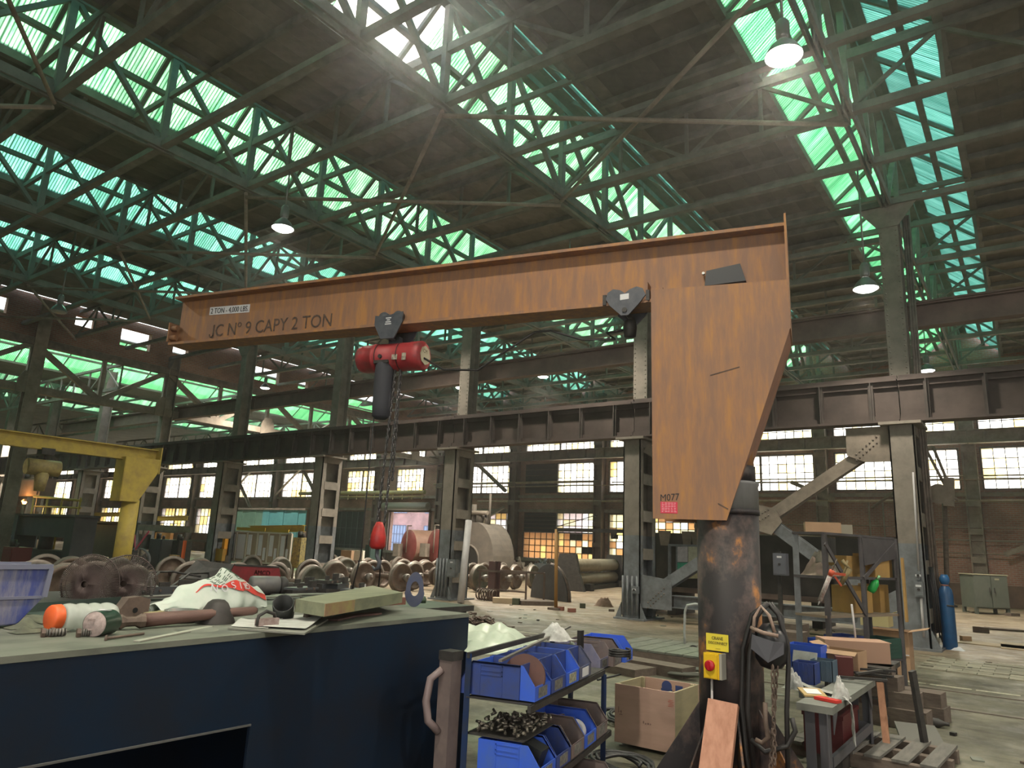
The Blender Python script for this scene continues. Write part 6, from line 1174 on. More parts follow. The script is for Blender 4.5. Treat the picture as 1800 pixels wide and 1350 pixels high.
# long rag hanging over the edge
rg_ = MB(); pts_ = [tt(1400, 1200), tt(1430, 1215), tt(1462, 1222), Vector((TX1 - 0.01, TY0 + 0.42, WZ + 0.01)), Vector((TX1 + 0.02, TY0 + 0.44, WZ - 0.03)), Vector((TX1 + 0.03, TY0 + 0.42, WZ - 0.13)), Vector((TX1 + 0.035, TY0 + 0.4, WZ - 0.24)), Vector((TX1 + 0.04, TY0 + 0.38, WZ - 0.3))]
def ragp(u, v):
    s_ = u * (len(pts_) - 1); i = min(int(s_), len(pts_) - 2); p_ = Vector(pts_[i]).lerp(Vector(pts_[i + 1]), s_ - i); wd = 0.15 * (0.8 + 0.3 * math.sin(u * 9)); off = (v - 0.5) * wd
    d_ = Vector((-0.3, 0.95, 0)); bump_ = 0.014 * abs(math.sin(v * 11 + u * 7)) + 0.008
    return p_ + d_ * off + (Vector((0.0, 0, bump_)) if s_ < 3.2 else Vector((bump_, 0, 0)))
solo('long_rag', rg_.heap(40, 12, ragp), rag_w, 'long white rag trailing over the front edge of the work table', 'rag', tt(1430, 1215))
c = tt(1428, 1222); ev = thing('padded_envelope', 'yellow brown envelope with a white label on the work table', 'envelope', (c.x, c.y, WZ))
part('envelope', MB().cbox((c.x, c.y, WZ + 0.02), (0.17, 0.21, 0.012), rz=0.5, rx=0.1), mat('envelope_tan', (0.42, 0.30, 0.13), 0.8), ev, True)
part('label', MB().cbox((c.x, c.y, WZ + 0.029), (0.11, 0.13, 0.002), rz=0.5, rx=0.1), white_lab, ev, True)
c = tt(1450, 1232); solo('red_cloth', MB().cbox((c.x + 0.02, c.y, WZ + 0.012), (0.18, 0.07, 0.02), rz=-0.3), mat('cloth_red', (0.5, 0.03, 0.02), 0.8), 'strip of red cloth under the envelope', 'cloth', c)
c = tt(1478, 1193); mk = thing('marker_tube', 'small white tube lying on the work table', 'tube', c); part('body', MB().tube(c + Vector((0, 0, 0.013)), c + Vector((0.06, 0.0, 0.013)), 0.013, 10), white_lab, mk, True); part('nozzle', MB().tube(c + Vector((0.06, 0, 0.013)), c + Vector((0.1, 0.0, 0.012)), 0.007, 8, 0.002), white_lab, mk, True)
for i, (a, b) in enumerate((((1455, 1188), (1560, 1196)), ((1490, 1180), (1570, 1190)), ((1500, 1175), (1575, 1180)), ((1505, 1185), (1550, 1178)))):
    p, q = tt(*a, WZ + 0.03 + 0.01 * i), tt(*b, WZ + 0.05 + 0.01 * i); solo('steel_rod', MB().bar(p, q, 0.028, 0.018), dark_steel, 'dark steel bar jutting off the back of the work table, ' + ['lowest', 'second', 'top one', 'short one across'][i], 'bar', p)
q = tt(1462, 1165, WZ + 0.12); solo('red_box', MB().cbox((TX0 + 0.02, TY1 - 0.12, WZ + 0.09), (0.14, 0.12, 0.18), rz=0.3), mat('box_red', (0.10, 0.018, 0.015), 0.7), 'dark red box behind the torn carton', 'box', (TX0 + 0.25, TY1 - 0.15, WZ))
c = tt(1412, 1190); solo('paper_pad', MB().cbox((c.x, c.y + 0.05, WZ + 0.105), (0.22, 0.012, 0.22), rz=-0.2, rx=-0.3), mat('paper_dirty', (0.55, 0.56, 0.53)), 'white printed paper pad leaning behind the ribbed crates', 'paper', (c.x, c.y, WZ))
# under and beside the table
tbx = thing('red_toolbox', 'dark red toolbox under the work table', 'toolbox', (-1.3, 6.1, 0))
part('body', MB().box((-1.72, 6.6, 0.12), (-1.42, 7.2, 0.4)), mat('toolbox_red', (0.07, 0.008, 0.01), 0.5), tbx, True)
part('lid', MB().box((-1.73, 6.59, 0.4), (-1.41, 7.21, 0.43)), mat('toolbox_red', (0.16, 0.012, 0.015)), tbx, True); part('stand', MB().box((-1.7, 6.62, 0), (-1.44, 7.18, 0.12)), dark_steel, tbx, True)
w0, w1 = at_y(1547, 1200, 7.62), at_y(1562, 1345, 7.35); solo('wood_stick', MB().bar((w1.x, w1.y, 0.0), (w0.x, w0.y, w0.z), 0.055, 0.025, up=(0, 1, 0)), mat('stick_orange', (0.40, 0.20, 0.11), 0.7, 0, (0.3, 0.14, 0.08), 8, stretch=(4, 4, 0.4)), 'orange brown wooden stick leaning on the table bars', 'stick', (w1.x, w1.y, 0))
solo('black_post', MB().bar((-0.98, 7.72, 0), (-1.03, 7.6, 0.72), 0.035, 0.07), dark_steel, 'black steel bar standing against the cart behind the wooden stick', 'post', (-1.0, 7.72, 0))
random.seed(4)
lv = ['lowest long', 'lowest short', 'middle', 'middle rear', 'upper', 'top']
for i, (x, y, z, l_, w_, h_) in enumerate(((-1.45, 8.9, 0.0, 0.75, 0.28, 0.19), (-1.25, 9.5, 0.0, 0.55, 0.3, 0.16), (-1.5, 8.95, 0.19, 0.7, 0.26, 0.15), (-1.3, 9.5, 0.16, 0.6, 0.26, 0.14), (-1.6, 9.0, 0.34, 0.55, 0.24, 0.14), (-1.65, 9.05, 0.48, 0.5, 0.22, 0.09))):
    solo('timber_block', MB().cbox((x, y, z + h_ / 2), (l_, w_, h_), rz=random.uniform(-0.15, 0.15)), dwood, 'dark dirty timber block in the stack behind the wooden stick, %s one' % lv[i], 'timber', (x, y, z), 'stacked dark timber blocks')
c = at_z(1612, 1262, 0); obox('carton', 'small open carton with yellow flaps on the floor by the timber stack', (c.x - 0.1, c.y, 0), (1, 0.25), 0.24, 0.18, 0.16, card, (('f', 0.09, 0.01), ('r', 0.12, 0.08), ('b', 0.12, 0.08)))
c = at_z(1625, 1272, 0); solo('dark_bottle', MB().lathe([(0, 0), (0.045, 0), (0.045, 0.16), (0.02, 0.22), (0.02, 0.26), (0, 0.26)], (c.x - 0.02, c.y - 0.1, 0.045), (1, 0.05, 0), 14), dark_steel, 'dark bottle lying in front of the small open carton', 'bottle', c)
c = at_z(1560, 1342, 0); pl_ = thing('wood_pallet', 'grey weathered wooden pallet on the floor under the table corner', 'pallet', (c.x, c.y, 0))
for i in range(6): part('plank', MB().cbox((c.x - 0.62 + i * 0.2, c.y + 0.1, 0.115), (0.12, 0.95, 0.022), rz=-0.06), mat('pallet_grey', (0.16, 0.15, 0.13), 0.9, 0, (0.10, 0.095, 0.085), 7, stretch=(3, 0.6, 1)), pl_, True)
for y in (-0.3, 0.1, 0.5): part('bearer', MB().cbox((c.x - 0.12, c.y + y, 0.052), (1.2, 0.09, 0.1), rz=-0.06), dwood, pl_, True)
solo('sheet_offcut', MB().cbox((-1.08, 8.15, 0.07), (0.35, 0.7, 0.03), rz=0.25, rx=0.12), mat('offcut', (0.12, 0.115, 0.10), 0.8), 'dark sheet offcut on the floor between pallet and timber stack', 'sheet', (-1.08, 8.15, 0))
# ------------------------------------------------------------------ steel shelf rack
G0 = Vector((-2.56, 9.67, 0)); rd = ray(1520, 960); rd = Vector((rd.x, rd.y, 0)).normalized(); F0 = rd * 11.4; su = (F0 - G0).normalized(); sv = Vector((-su.y, su.x, 0)); sL = (F0 - G0).length
if sv.y < 0: sv = -sv
sv = Vector((su.y, -su.x, 0)); 
R_ = thing('steel_shelf', 'dark open steel shelf crammed with parts behind the crane mast', 'shelf', G0)
def sq(a, b, z): q = G0 + su * a + sv * b; return (q.x, q.y, z)
shm_ = mat('shelf_dark', (0.055, 0.05, 0.055), 0.6, 0, (0.085, 0.078, 0.08), 6)
part('post', MB().ang(sq(0, 0, 0), sq(0, 0, 1.97), 0.075, 0.008), grey_paint, R_, True, 'grey painted corner post')
for a, b in ((sL * 0.5, 0.42), (sL, 0.42), (sL, 0), (0.02, 0.42)): part('post', MB().chan(sq(a, b, 0), sq(a, b, 1.97), 0.10 if b else 0.06, 0.05), shm_, R_, True)
SZS = (0.10, 0.42, 0.98, 1.44, 1.97)
for z in SZS: part('shelf_board', MB().plate([sq(0, 0, z), sq(sL, 0, z), sq(sL, 0.42, z), sq(0, 0.42, z)], 0.03), shm_ if z != 0.98 else mat('shelf_wood', (0.22, 0.17, 0.12), 0.8), R_, True)
part('brace', MB().bar(sq(0.02, 0.44, 1.85), sq(sL * 0.5, 0.44, 1.0), 0.02, 0.05), shm_, R_, True); part('brace', MB().bar(sq(sL * 0.5, 0.44, 1.44), sq(sL * 0.98, 0.44, 1.9), 0.02, 0.05), shm_, R_, True)
part('top_plate', MB().plate([sq(sL * 0.52, 0.44, 1.6), sq(sL * 0.97, 0.44, 1.7), sq(sL * 0.97, 0.44, 1.95), sq(sL * 0.5, 0.44, 1.95)], 0.01), shm_, R_, True)
# stock on it
def sbox(name, label, cat, a, b, z, d, m, rr=0.0): q = sq(a, b, z); return solo(name, MB().cbox((q[0], q[1], z + d[2] / 2), d, rz=math.atan2(su.y, su.x) + rr), m, label, cat, q)
t_ = sbox('carton', 'tan carton with a white label on top of the steel shelf', 'box', 0.35, 0.2, 1.985, (0.42, 0.26, 0.13), card, -0.9)
sbox('carton', 'greyish carton next to the tan one on top of the shelf', 'box', 0.72, 0.25, 1.985, (0.22, 0.2, 0.12), mat('carton_grey', (0.24, 0.22, 0.17), 0.85), -0.9)
for i, (a, z, c3, mm_) in enumerate(((0.22, 1.455, (0.42, 0.3, 0.24), mat('sack_tan', (0.26, 0.21, 0.16), 0.9, 0, (0.36, 0.26, 0.22), 9)), (0.3, 1.62, (0.3, 0.24, 0.2), mat('sack_grey', (0.2, 0.19, 0.15), 0.9, 0, (0.30, 0.27, 0.22), 9)), (0.55, 1.455, (0.3, 0.28, 0.16), MATS['sack_grey'] if 'sack_grey' in MATS else card))):
    q = sq(a, 0.22, z); crumple('stuffed_sack', 'crumpled tan sack on the second shelf from the top, ' + ['lower', 'upper', 'right hand'][i] + ' one', 'sack', q, c3[0], c3[1], c3[2], mm_, i)
for i, (a, b, z, d) in enumerate(((0.95, 0.15, 1.455, (0.5, 0.3, 0.26)), (1.35, 0.25, 1.455, (0.35, 0.3, 0.3)), (1.1, 0.1, 0.995, (0.45, 0.3, 0.34)), (1.62, 0.1, 0.995, (0.22, 0.3, 0.36)), (1.6, 0.18, 1.455, (0.24, 0.3, 0.24)))):
    sbox('wooden_box', 'yellow ochre board box on the steel shelf, ' + ['upper shelf middle', 'upper shelf right', 'third shelf middle', 'third shelf right end', 'upper shelf far right end'][i], 'box', a, b, z, d, mat('ochre_board', (0.42, 0.25, 0.07), 0.75, 0, (0.33, 0.2, 0.07), 5))
solo('leaning_board', MB().bar(sq(sL + 0.02, 0.5, 0.9), sq(sL + 0.02, 0.5, 1.72), 0.12, 0.025), MATS['ochre_board'], 'ochre board standing at the right end of the steel shelf', 'board', sq(sL, 0.5, 0.9))
def sbin(name, label, a, b, z, d, m):
    q = sq(a, b, z); t = thing(name, label, 'bin', q, math.atan2(su.y, su.x)); L_, W_, H_ = d
    part('shell', MB().box((-L_ / 2, -W_ / 2, 0), (L_ / 2, -W_ / 2 + 0.008, H_)).box((-L_ / 2, W_ / 2 - 0.008, 0), (L_ / 2, W_ / 2, H_)).box((-L_ / 2, -W_ / 2, 0), (-L_ / 2 + 0.008, W_ / 2, H_)).box((L_ / 2 - 0.008, -W_ / 2, 0), (L_ / 2, W_ / 2, H_)).box((-L_ / 2, -W_ / 2, 0), (L_ / 2, W_ / 2, 0.008)), m, t)
    r_ = MB()
    for k_ in range(3): r_.box((-L_ * 0.3, -W_ / 2 - 0.006, H_ * (0.3 + 0.2 * k_)), (L_ * 0.3, -W_ / 2, H_ * (0.33 + 0.2 * k_)))
    part('rib', r_, m, t)['kind'] = 'stuff'; return t
sbin('shelf_bin', 'bright blue bin on the lower shelf of the steel rack', 0.32, 0.25, 0.435, (0.42, 0.34, 0.27), b_blue)
sbin('shelf_bin', 'dark blue bin behind the bright one on the steel rack', 0.85, 0.12, 0.435, (0.4, 0.34, 0.28), b_dblue)
sbin('shelf_bin', 'dark green bin at the right on the lower shelf', 1.4, 0.25, 0.435, (0.5, 0.34, 0.25), mat('bin_green', (0.025, 0.07, 0.055), 0.5))
# caulking gun hung on the front
gq = at_y(1452, 1035, 10.0); cg_ = thing('caulking_gun', 'orange caulking gun with a white cartridge hanging on the shelf front', 'tool', at_y(1462, 1005, 9.2))
ga, gb = at_y(1441, 1056, 9.2), at_y(1459, 1012, 9.2)
part('cartridge', MB().tube(ga, gb, 0.026, 14), mat('cartridge_white', (0.5, 0.48, 0.46), 0.6, 0, (0.3, 0.2, 0.18), 40), cg_, True)
part('frame', MB().tube(gb, gb + (gb - ga) * 0.22, 0.03, 12).bar(gb + Vector((0.0, 0, 0.03)), gb + Vector((0.17, 0, 0.02)), 0.02, 0.03).bar(gb + Vector((0.05, 0, 0.0)), gb + Vector((0.12, 0, -0.11)), 0.012, 0.02), mat('gun_orange', (0.55, 0.09, 0.04), 0.5), cg_, True)
part('plunger_rod', MB().tube(gb + (gb - ga) * 0.2, gb + (gb - ga) * 0.68, 0.005, 6), steelp, cg_, True)
part('nozzle', MB().tube(ga, ga - (gb - ga) * 0.17, 0.012, 8, 0.004), white_lab, cg_, True)
ha, hb = at_y(1530, 1040, 10.6), at_y(1543, 1017, 10.6); gb_ = thing('green_bottle', 'green spray bottle stuck on the right of the steel shelf', 'bottle', ha)
part('body', MB().lathe([(0, 0), (0.045, 0.0), (0.055, 0.04), (0.05, 0.13), (0.02, 0.18), (0, 0.18)], ha, (hb - ha), 14), mat('bottle_green', (0.02, 0.36, 0.07), 0.35), gb_, True); part('neck', MB().tube(ha + (hb - ha).normalized() * 0.18, ha + (hb - ha).normalized() * 0.24, 0.018, 8), mat('cap_pale', (0.2, 0.4, 0.2), 0.5), gb_, True)
for i, (p, q, r_) in enumerate((((1494, 1000), (1478, 1030), 0.03), ((1480, 985), (1496, 1003), 0.025), ((1477, 1030), (1490, 985), 0.02))):
    solo('leather_glove', MB().tube(at_y(*p, 9.6), at_y(*q, 9.6), r_, 8, r_ * 0.6), mat('glove_tan', (0.25, 0.19, 0.09), 0.9, 0, (0.15, 0.12, 0.06), 20), 'tan worn glove hanging at the shelf front, ' + ['middle', 'upper', 'rear'][i] + ' one', 'glove', at_y(*p, 9.6), 'worn gloves on the shelf')
solo('white_pole', MB().tube(at_y(1497, 1062, 9.3), at_y(1506, 1142, 9.3), 0.012, 8), mat('pole_white', (0.45, 0.42, 0.42), 0.5), 'thin white pole standing in front of the steel shelf', 'pole', at_y(1506, 1142, 9.3))
for i, (px, py, w_) in enumerate(((1390, 1110, 0.5), (1386, 1122, 0.4))):
    c = at_z(px, py + 22, 0); solo('crate_stack', MB().cbox((c.x, c.y, 0.2), (0.6, 0.5, 0.4 - i * 0.1)), dwood, 'dark wooden box between mast and shelf, ' + ['rear one', 'front one'][i], 'box', (c.x, c.y, 0))
# ------------------------------------------------------------------ dark machine behind the rack and boards
mc = thing('dark_machine', 'long low dark machine casing behind the shelf and the X bracing', 'machine', (-5.5, 20, 0)); dgm = mat('casing_dark', (0.035, 0.032, 0.028), 0.7, 0, (0.06, 0.052, 0.045), 2)
part('casing', MB().box((-9.6, 19.2, 0.75), (-4.3, 20.8, 2.2)), dgm, mc, True); part('casing', MB().box((-4.1, 19.4, 0.5), (-2.1, 20.8, 2.25)), dgm, mc, True)
for x in (-9.3, -8.4, -7.2, -6.0, -4.6, -2.4): part('leg', MB().box((x - 0.12, 19.3, 0), (x + 0.12, 20.7, 0.75)), dgm, mc, True)
part('rail', MB().box((-9.6, 19.1, 0.62), (-4.3, 19.2, 0.75)), steel_brown, mc, True)
for i, (px, w_) in enumerate(((1166, 0.35), (1205, 0.3), (1222, 0.3))): q = at_y(px, 930, 18.9); part('hood', MB().plate([(q.x - w_ / 2, 19.0, 2.25), (q.x + w_ / 2, 19.0, 2.25), (q.x + w_ / 3, 19.0, 1.85), (q.x - w_ / 3, 19.0, 1.85)], 0.05), steel_tan, mc, True)
pbd = thing('colour_board', 'board of pale and green panels behind the X bracing left of the mast', 'board', at_y(1190, 1020, 18.6))
for i, (x0, x1, y0_, y1_, cc_) in enumerate(((1191, 1209, 961, 988, (0.42, 0.40, 0.42)), (1210, 1238, 961, 990, (0.40, 0.40, 0.30)), (1191, 1209, 989, 1017, (0.05, 0.30, 0.20)), (1210, 1238, 991, 1017, (0.42, 0.38, 0.24)))):
    part('panel', MB().plate([at_y(x0, y1_, 18.6), at_y(x1, y1_, 18.6), at_y(x1, y0_, 18.6), at_y(x0, y0_, 18.6)], 0.02), mat('board_%d' % i, cc_, 0.8, 0, tuple(v * 0.75 for v in cc_), 12), pbd, True)
part('frame', MB().bar(at_y(1177, 1035, 18.65), at_y(1177, 958, 18.65), 0.1, 0.05).bar(at_y(1190, 1020, 18.65), at_y(1190, 958, 18.65), 0.04, 0.05).bar(at_y(1175, 958, 18.65), at_y(1240, 960, 18.65), 0.04, 0.06), grey_paint, pbd, True)
part('support', MB().bar((-7.0, 18.7, 0), (-7.0, 18.7, 1.0), 0.06, 0.06), grey_paint, pbd, True)
# electric boxes
def ebox(name, label, pa, pb, y, dep, m, door=True, extra=None):
    a, b = at_y(*pa, y), at_y(*pb, y); t = thing(name, label, 'electric box', (a.x, y, b.z))
    part('housing', MB().box((a.x, y, b.z), (b.x, y + dep, a.z)), m, t, True)
    if door: part('cover', MB().box((a.x + 0.02, y - 0.015, b.z + 0.03), (b.x - 0.02, y, a.z - 0.02)), m, t, True)
    q = ((a.x + b.x) / 2, (a.z + b.z) / 2); part('switch', MB().tube((q[0], y - 0.04, q[1]), (q[0], y - 0.015, q[1]), 0.025, 10), dark_steel, t, True)
    part('label', MB().box((q[0] - 0.05, y - 0.018, a.z - 0.1), (q[0] + 0.05, y - 0.016, a.z - 0.06)), white_lab, t, True); return t
ebox('breaker_box', 'larger grey electric box on the column next to the gas cylinder', (1606, 1022), (1624, 1050), 16.72, 0.1, grey_paint)
ebox('breaker_box', 'small grey switch box above the larger one on the same column', (1610, 1004), (1618, 1019), 16.74, 0.07, grey_paint)
fb = ebox('breaker_box', 'grey fuse box in the dark between mast and steel shelf', (1358, 972), (1383, 1012), 16.6, 0.2, mat('fuse_grey', (0.12, 0.125, 0.15), 0.5)); q = at_y(1370, 1010, 16.85); part('post', MB().bar((q.x, 16.86, 0), (q.x, 16.86, q.z + 0.5), 0.08, 0.08), dark_steel, fb, True)
ebox('breaker_box', 'grey box low on the column behind the orange bracket', (1110, 1030), (1120, 1044), 16.7, 0.12, grey_paint)
ebox('breaker_box', 'grey box on the side of the column with the white pipe', (787, 983), (800, 1015), 16.7, 0.15, grey_paint)
p_ = MB()
for px in (1615,): p_.tube(at_y(px - 10, 830, 16.78), at_y(px, 1004, 16.78), 0.02, 8)
p_.tube(at_y(1619, 1050, 16.78), at_y(1624, 1120, 16.78), 0.025, 8)
solo('conduit', p_, MATS['conduit_white'], 'light conduit running up the column with the grey boxes', 'conduit', at_y(1619, 1050, 16.78))
p_ = MB()
for i in range(4): p_.tube((gx(1) - 0.2 + i * 0.13, 16.78, 0.1), (gx(1) - 0.2 + i * 0.13, 16.78, 1.05), 0.03, 8)
for i in range(4): p_.tube((gx(2) - 0.2 + i * 0.13, 16.78, 0.1), (gx(2) - 0.2 + i * 0.13, 16.78, 1.2), 0.03, 8)
solo('conduit_bundle', p_, grey_paint, 'grey painted conduits at the foot of the two nearest left columns', 'conduits', (gx(1), 16.78, 0.1), kind='thing')
strands('service_pipes', 'thin service pipes clipped behind the column with the grey boxes', 'pipes', [[Vector((gx(0) + 0.27 + 0.045 * i, 17.5 + 0.05 * i, 0.3)), Vector((gx(0) + 0.27 + 0.045 * i, 17.5 + 0.05 * i, 4.6)), Vector((gx(0) + 0.3 + 0.05 * i, 17.55, 9.5))] for i in range(3)], 0.03, steel)
strands('hanging_hoses', 'dark hoses looped against the foot of the column beside the gas cylinder', 'hoses', [[Vector((gx(0) + 0.27 + 0.02 * i, 17.2, 1.6)), Vector((gx(0) + 0.30 + 0.03 * i, 17.15, 1.0)), Vector((gx(0) + 0.28 + 0.04 * i, 17.15, 0.4 - 0.08 * i)), Vector((gx(0) + 0.33, 17.4, 0.35)), Vector((gx(0) + 0.28, 17.5, 1.2))] for i in range(4)], 0.012, blk_c)
# far crane machine arm on the right: bracket and pulley stand
arm = thing('swing_arm', 'dirty yellow swing arm with tie rods on the column beside the gas cylinder', 'arm', at_y(1580, 880, 18.4))
part('arm', MB().bar(at_y(1580, 888, 18.4), at_y(1645, 872, 18.4), 0.12, 0.2), mat('arm_yellow', (0.22, 0.17, 0.09), 0.8, 0, (0.12, 0.09, 0.06), 6), arm, True)
for a, b in (((1532, 893), (1583, 858)), ((1588, 892), (1586, 850)), ((1592, 890), (1590, 850)), ((1662, 855), (1628, 790)), ((1667, 850), (1640, 785)), ((1640, 785), (1628, 792)), ((1655, 860), (1685, 880))): part('tie_rod', MB().tube(at_y(*a, 18.4), at_y(*b, 18.4), 0.035, 6), steel_tan, arm, True)
part('pulley', MB().tube(at_y(1650, 868, 18.3), at_y(1650, 868, 18.5), 0.22, 14).bar(at_y(1668, 840, 18.4), at_y(1668, 890, 18.4), 0.18, 0.2), steel_tan, arm, True)
part('post', MB().tube(at_y(1660, 880, 18.6), at_z(1668, 1132, 0), 0.05, 8), dwood, arm, True)
# gas cylinder
gc_m = mat('cylinder_blue', (0.015, 0.095, 0.24), 0.4, 0, (0.02, 0.07, 0.17), 5); gy = Vector((-1.66, 17.55, 0)); gcy = thing('gas_cylinder', 'tall blue gas cylinder standing beside the column with grey boxes', 'gas cylinder', gy)
part('body', MB().lathe([(0, 0), (0.125, 0), (0.135, 0.02), (0.135, 1.05), (0.12, 1.16), (0.07, 1.23), (0.045, 1.26), (0, 1.26)], n=28), gc_m, gcy)
part('cap_guard', MB().lathe([(0.05, 1.25), (0.07, 1.27), (0.095, 1.33), (0.095, 1.38), (0.06, 1.46), (0, 1.46)], n=18), mat('guard_blue', (0.02, 0.12, 0.30), 0.4), gcy)
part('neck_ring', MB().lathe([(0.05, 1.235), (0.075, 1.235), (0.075, 1.26), (0.05, 1.26)], n=18), red_c, gcy); part('strap', MB().lathe([(0.137, 0.84), (0.14, 0.84), (0.14, 0.87), (0.137, 0.87)], (0, 0, 0), (0.06, 0, 1), 28), dark_steel, gcy)
c = at_z(1680, 1143, 0); crumple('foil_scrap', 'shiny foil scrap at the foot of the gas cylinder', 'scrap', (c.x, c.y, 0), 0.3, 0.2, 0.09, white_lab, 1, n=10)
# grey cabinet
k0, k1 = at_z(1716, 1079, 0.0), at_z(1777, 1082, 0.0); ku = (k1 - k0).normalized(); kv = Vector((-ku.y, ku.x, 0)); kw = (k1 - k0).length
kb = thing('grey_cabinet', 'squat grey green two door cabinet on legs before the brick wall', 'cabinet', k0); kbm = mat('cabinet_grey', (0.10, 0.115, 0.095), 0.6, 0, (0.13, 0.14, 0.115), 3); ktop = mat('cabinet_pale', (0.36, 0.33, 0.22), 0.85)  # top and name plate paler than the body
def kq(a, b, z): q = k0 + ku * a + kv * b; return (q.x, q.y, z)
def kbox(a0_, a1_, b0_, b1_, z0_, z1_): return MB().add([kq(a, b, z) for z in (z0_, z1_) for a, b in ((a0_, b0_), (a1_, b0_), (a1_, b1_), (a0_, b1_))], [(3, 2, 1, 0), (4, 5, 6, 7), (0, 1, 5, 4), (1, 2, 6, 5), (2, 3, 7, 6), (3, 0, 4, 7)])
part('body', kbox(0, kw, 0, 0.9, 0.2, 1.36), kbm, kb, True); part('top', kbox(-0.03, kw + 0.03, -0.03, 0.93, 1.36, 1.39), ktop, kb, True)
for a in (0.02, kw / 2 + 0.01): d_ = part('door', kbox(a, a + kw / 2 - 0.03, -0.03, 0, 0.24, 1.33), kbm, kb, True); link('handle', MB().box((0, 0, 0), (0.03, 0.04, 0.18)).mesh('handle', dark_steel), d_, Vector(kq(kw / 2 + (-0.1 if a < 0.1 else 0.06), -0.08, 0.75)) - k0)
for a, b in ((0, 0), (kw - 0.1, 0), (0, 0.8), (kw - 0.1, 0.8)): part('leg', kbox(a, a + 0.1, b, b + 0.1, 0, 0.2), kbm, kb, True)
part('name_plate', kbox(kw * 0.62, kw * 0.75, -0.035, -0.03, 1.2, 1.26), ktop, kb, True)
# sheets and litter on the far floor
wood_s = mat('sheet_wood', (0.48, 0.37, 0.24), 0.8, 0, (0.38, 0.29, 0.19), 2)
for i, (x, y, l_, w_, a, lb) in enumerate(((0.3, 19.6, 2.4, 1.5, 0.05, 'large pale plywood sheet on the floor at the right picture edge'), (-1.0, 19.4, 1.3, 0.7, -0.1, 'small pale board flat on the floor behind the gas cylinder'), (0.5, 30.5, 2.0, 1.0, 0.1, 'pale board on the floor right of the grey cabinet'))):
    solo('floor_sheet', MB().cbox((x, y, 0.012), (l_, w_, 0.022), rz=a), wood_s, lb, 'board', (x, y, 0))
for i, (px, py, w_, h_, m_, lb) in enumerate(((1725, 1112, 0.35, 0.14, dwood, 'dark block on the floor before the grey cabinet'), (1765, 1108, 0.8, 0.05, dwood, 'dark plank piece right of the dark block'), (1698, 1128, 0.2, 0.12, card, 'crumpled brown paper by the gas cylinder'), (1780, 1083, 0.4, 0.1, dwood, 'dark scrap at the cabinet right leg'),
        (1180, 1063, 0.1, 0.06, dwood, 'tiny dark block near the column foot'), (1075, 1075, 0.15, 0.06, dwood, 'small dark litter piece on the open floor'), (1024, 1069, 0.16, 0.13, mat('litter_green', (0.06, 0.07, 0.04), 0.8), 'small dark green cube on the open floor'), (1005, 1076, 0.2, 0.1, red_c, 'reddish block on the open floor'), (986, 1073, 0.16, 0.1, red_c, 'reddish lump right of the yellow pole foot'), (907, 1063, 0.2, 0.18, mat('litter_green', (0.06, 0.07, 0.04)), 'dark green can near the half disc'), (884, 1060, 0.6, 0.15, wood_s, 'pale wooden block with red end near the wheels'), (940, 1063, 1.0, 0.12, dwood, 'long wooden block in front of the half disc'))):
    block('floor_litter', px, py, (w_, w_ * 0.6, h_), 0.3 * (i % 4), m_, lb, 'litter')
c = at_z(1062, 1066, 0); crumple('brown_bag', 'crumpled brown bag alone on the open floor left of the column', 'bag', (c.x, c.y, 0), 0.6, 0.4, 0.32, mat('bag_brown', (0.20, 0.12, 0.08), 0.9, 0, (0.30, 0.2, 0.15), 8), 3, n=14)
random.seed(21)
dots = [MB().cbox((0, 0, 0.01), (0.09, 0.04, 0.02)).mesh('floor_chip', dwood), MB().cbox((0, 0, 0.006), (0.12, 0.09, 0.012)).mesh('floor_chip', topm), MB().cbox((0, 0, 0.015), (0.05, 0.05, 0.03)).mesh('floor_chip', rub)]
for i in range(70):
    x, y = random.uniform(-3, 3.5), random.uniform(6.5, 16); 
    if i > 40: x, y = random.uniform(-13, -4), random.uniform(10, 19)
    o = link('floor_chip', random.choice(dots), None, (x, y, 0.0)); o.rotation_euler = (0, 0, random.uniform(0, 3)); tag(o, 'small dark chip of debris lying loose on the concrete floor', 'debris', 'debris chips on the floor')
# ------------------------------------------------------------------ railway wheelsets
whm = mat('wheel_rust', (0.095, 0.065, 0.05), 0.6, 0.2, (0.17, 0.12, 0.09), 5, bump=0.1); rimm = mat('wheel_rim', (0.22, 0.19, 0.16), 0.5, 0.4, (0.16, 0.13, 0.11), 8)
whm2 = mat('wheel_green', (0.08, 0.085, 0.065), 0.6, 0.2, (0.15, 0.14, 0.11), 5, bump=0.1)
wprof = [(0.0, 0.07), (0.10, 0.07), (0.115, 0.06), (0.12, 0.02), (0.16, 0.015), (0.36, 0.03), (0.38, 0.06), (0.445, 0.065), (0.45, 0.05)]
rprof = [(0.45, 0.05), (0.455, 0.0), (0.46, -0.05), (0.485, -0.06), (0.485, -0.085), (0.40, -0.085)]
bprof = [(0.40, -0.085), (0.38, -0.04), (0.16, -0.02), (0.12, -0.06), (0, -0.06)]
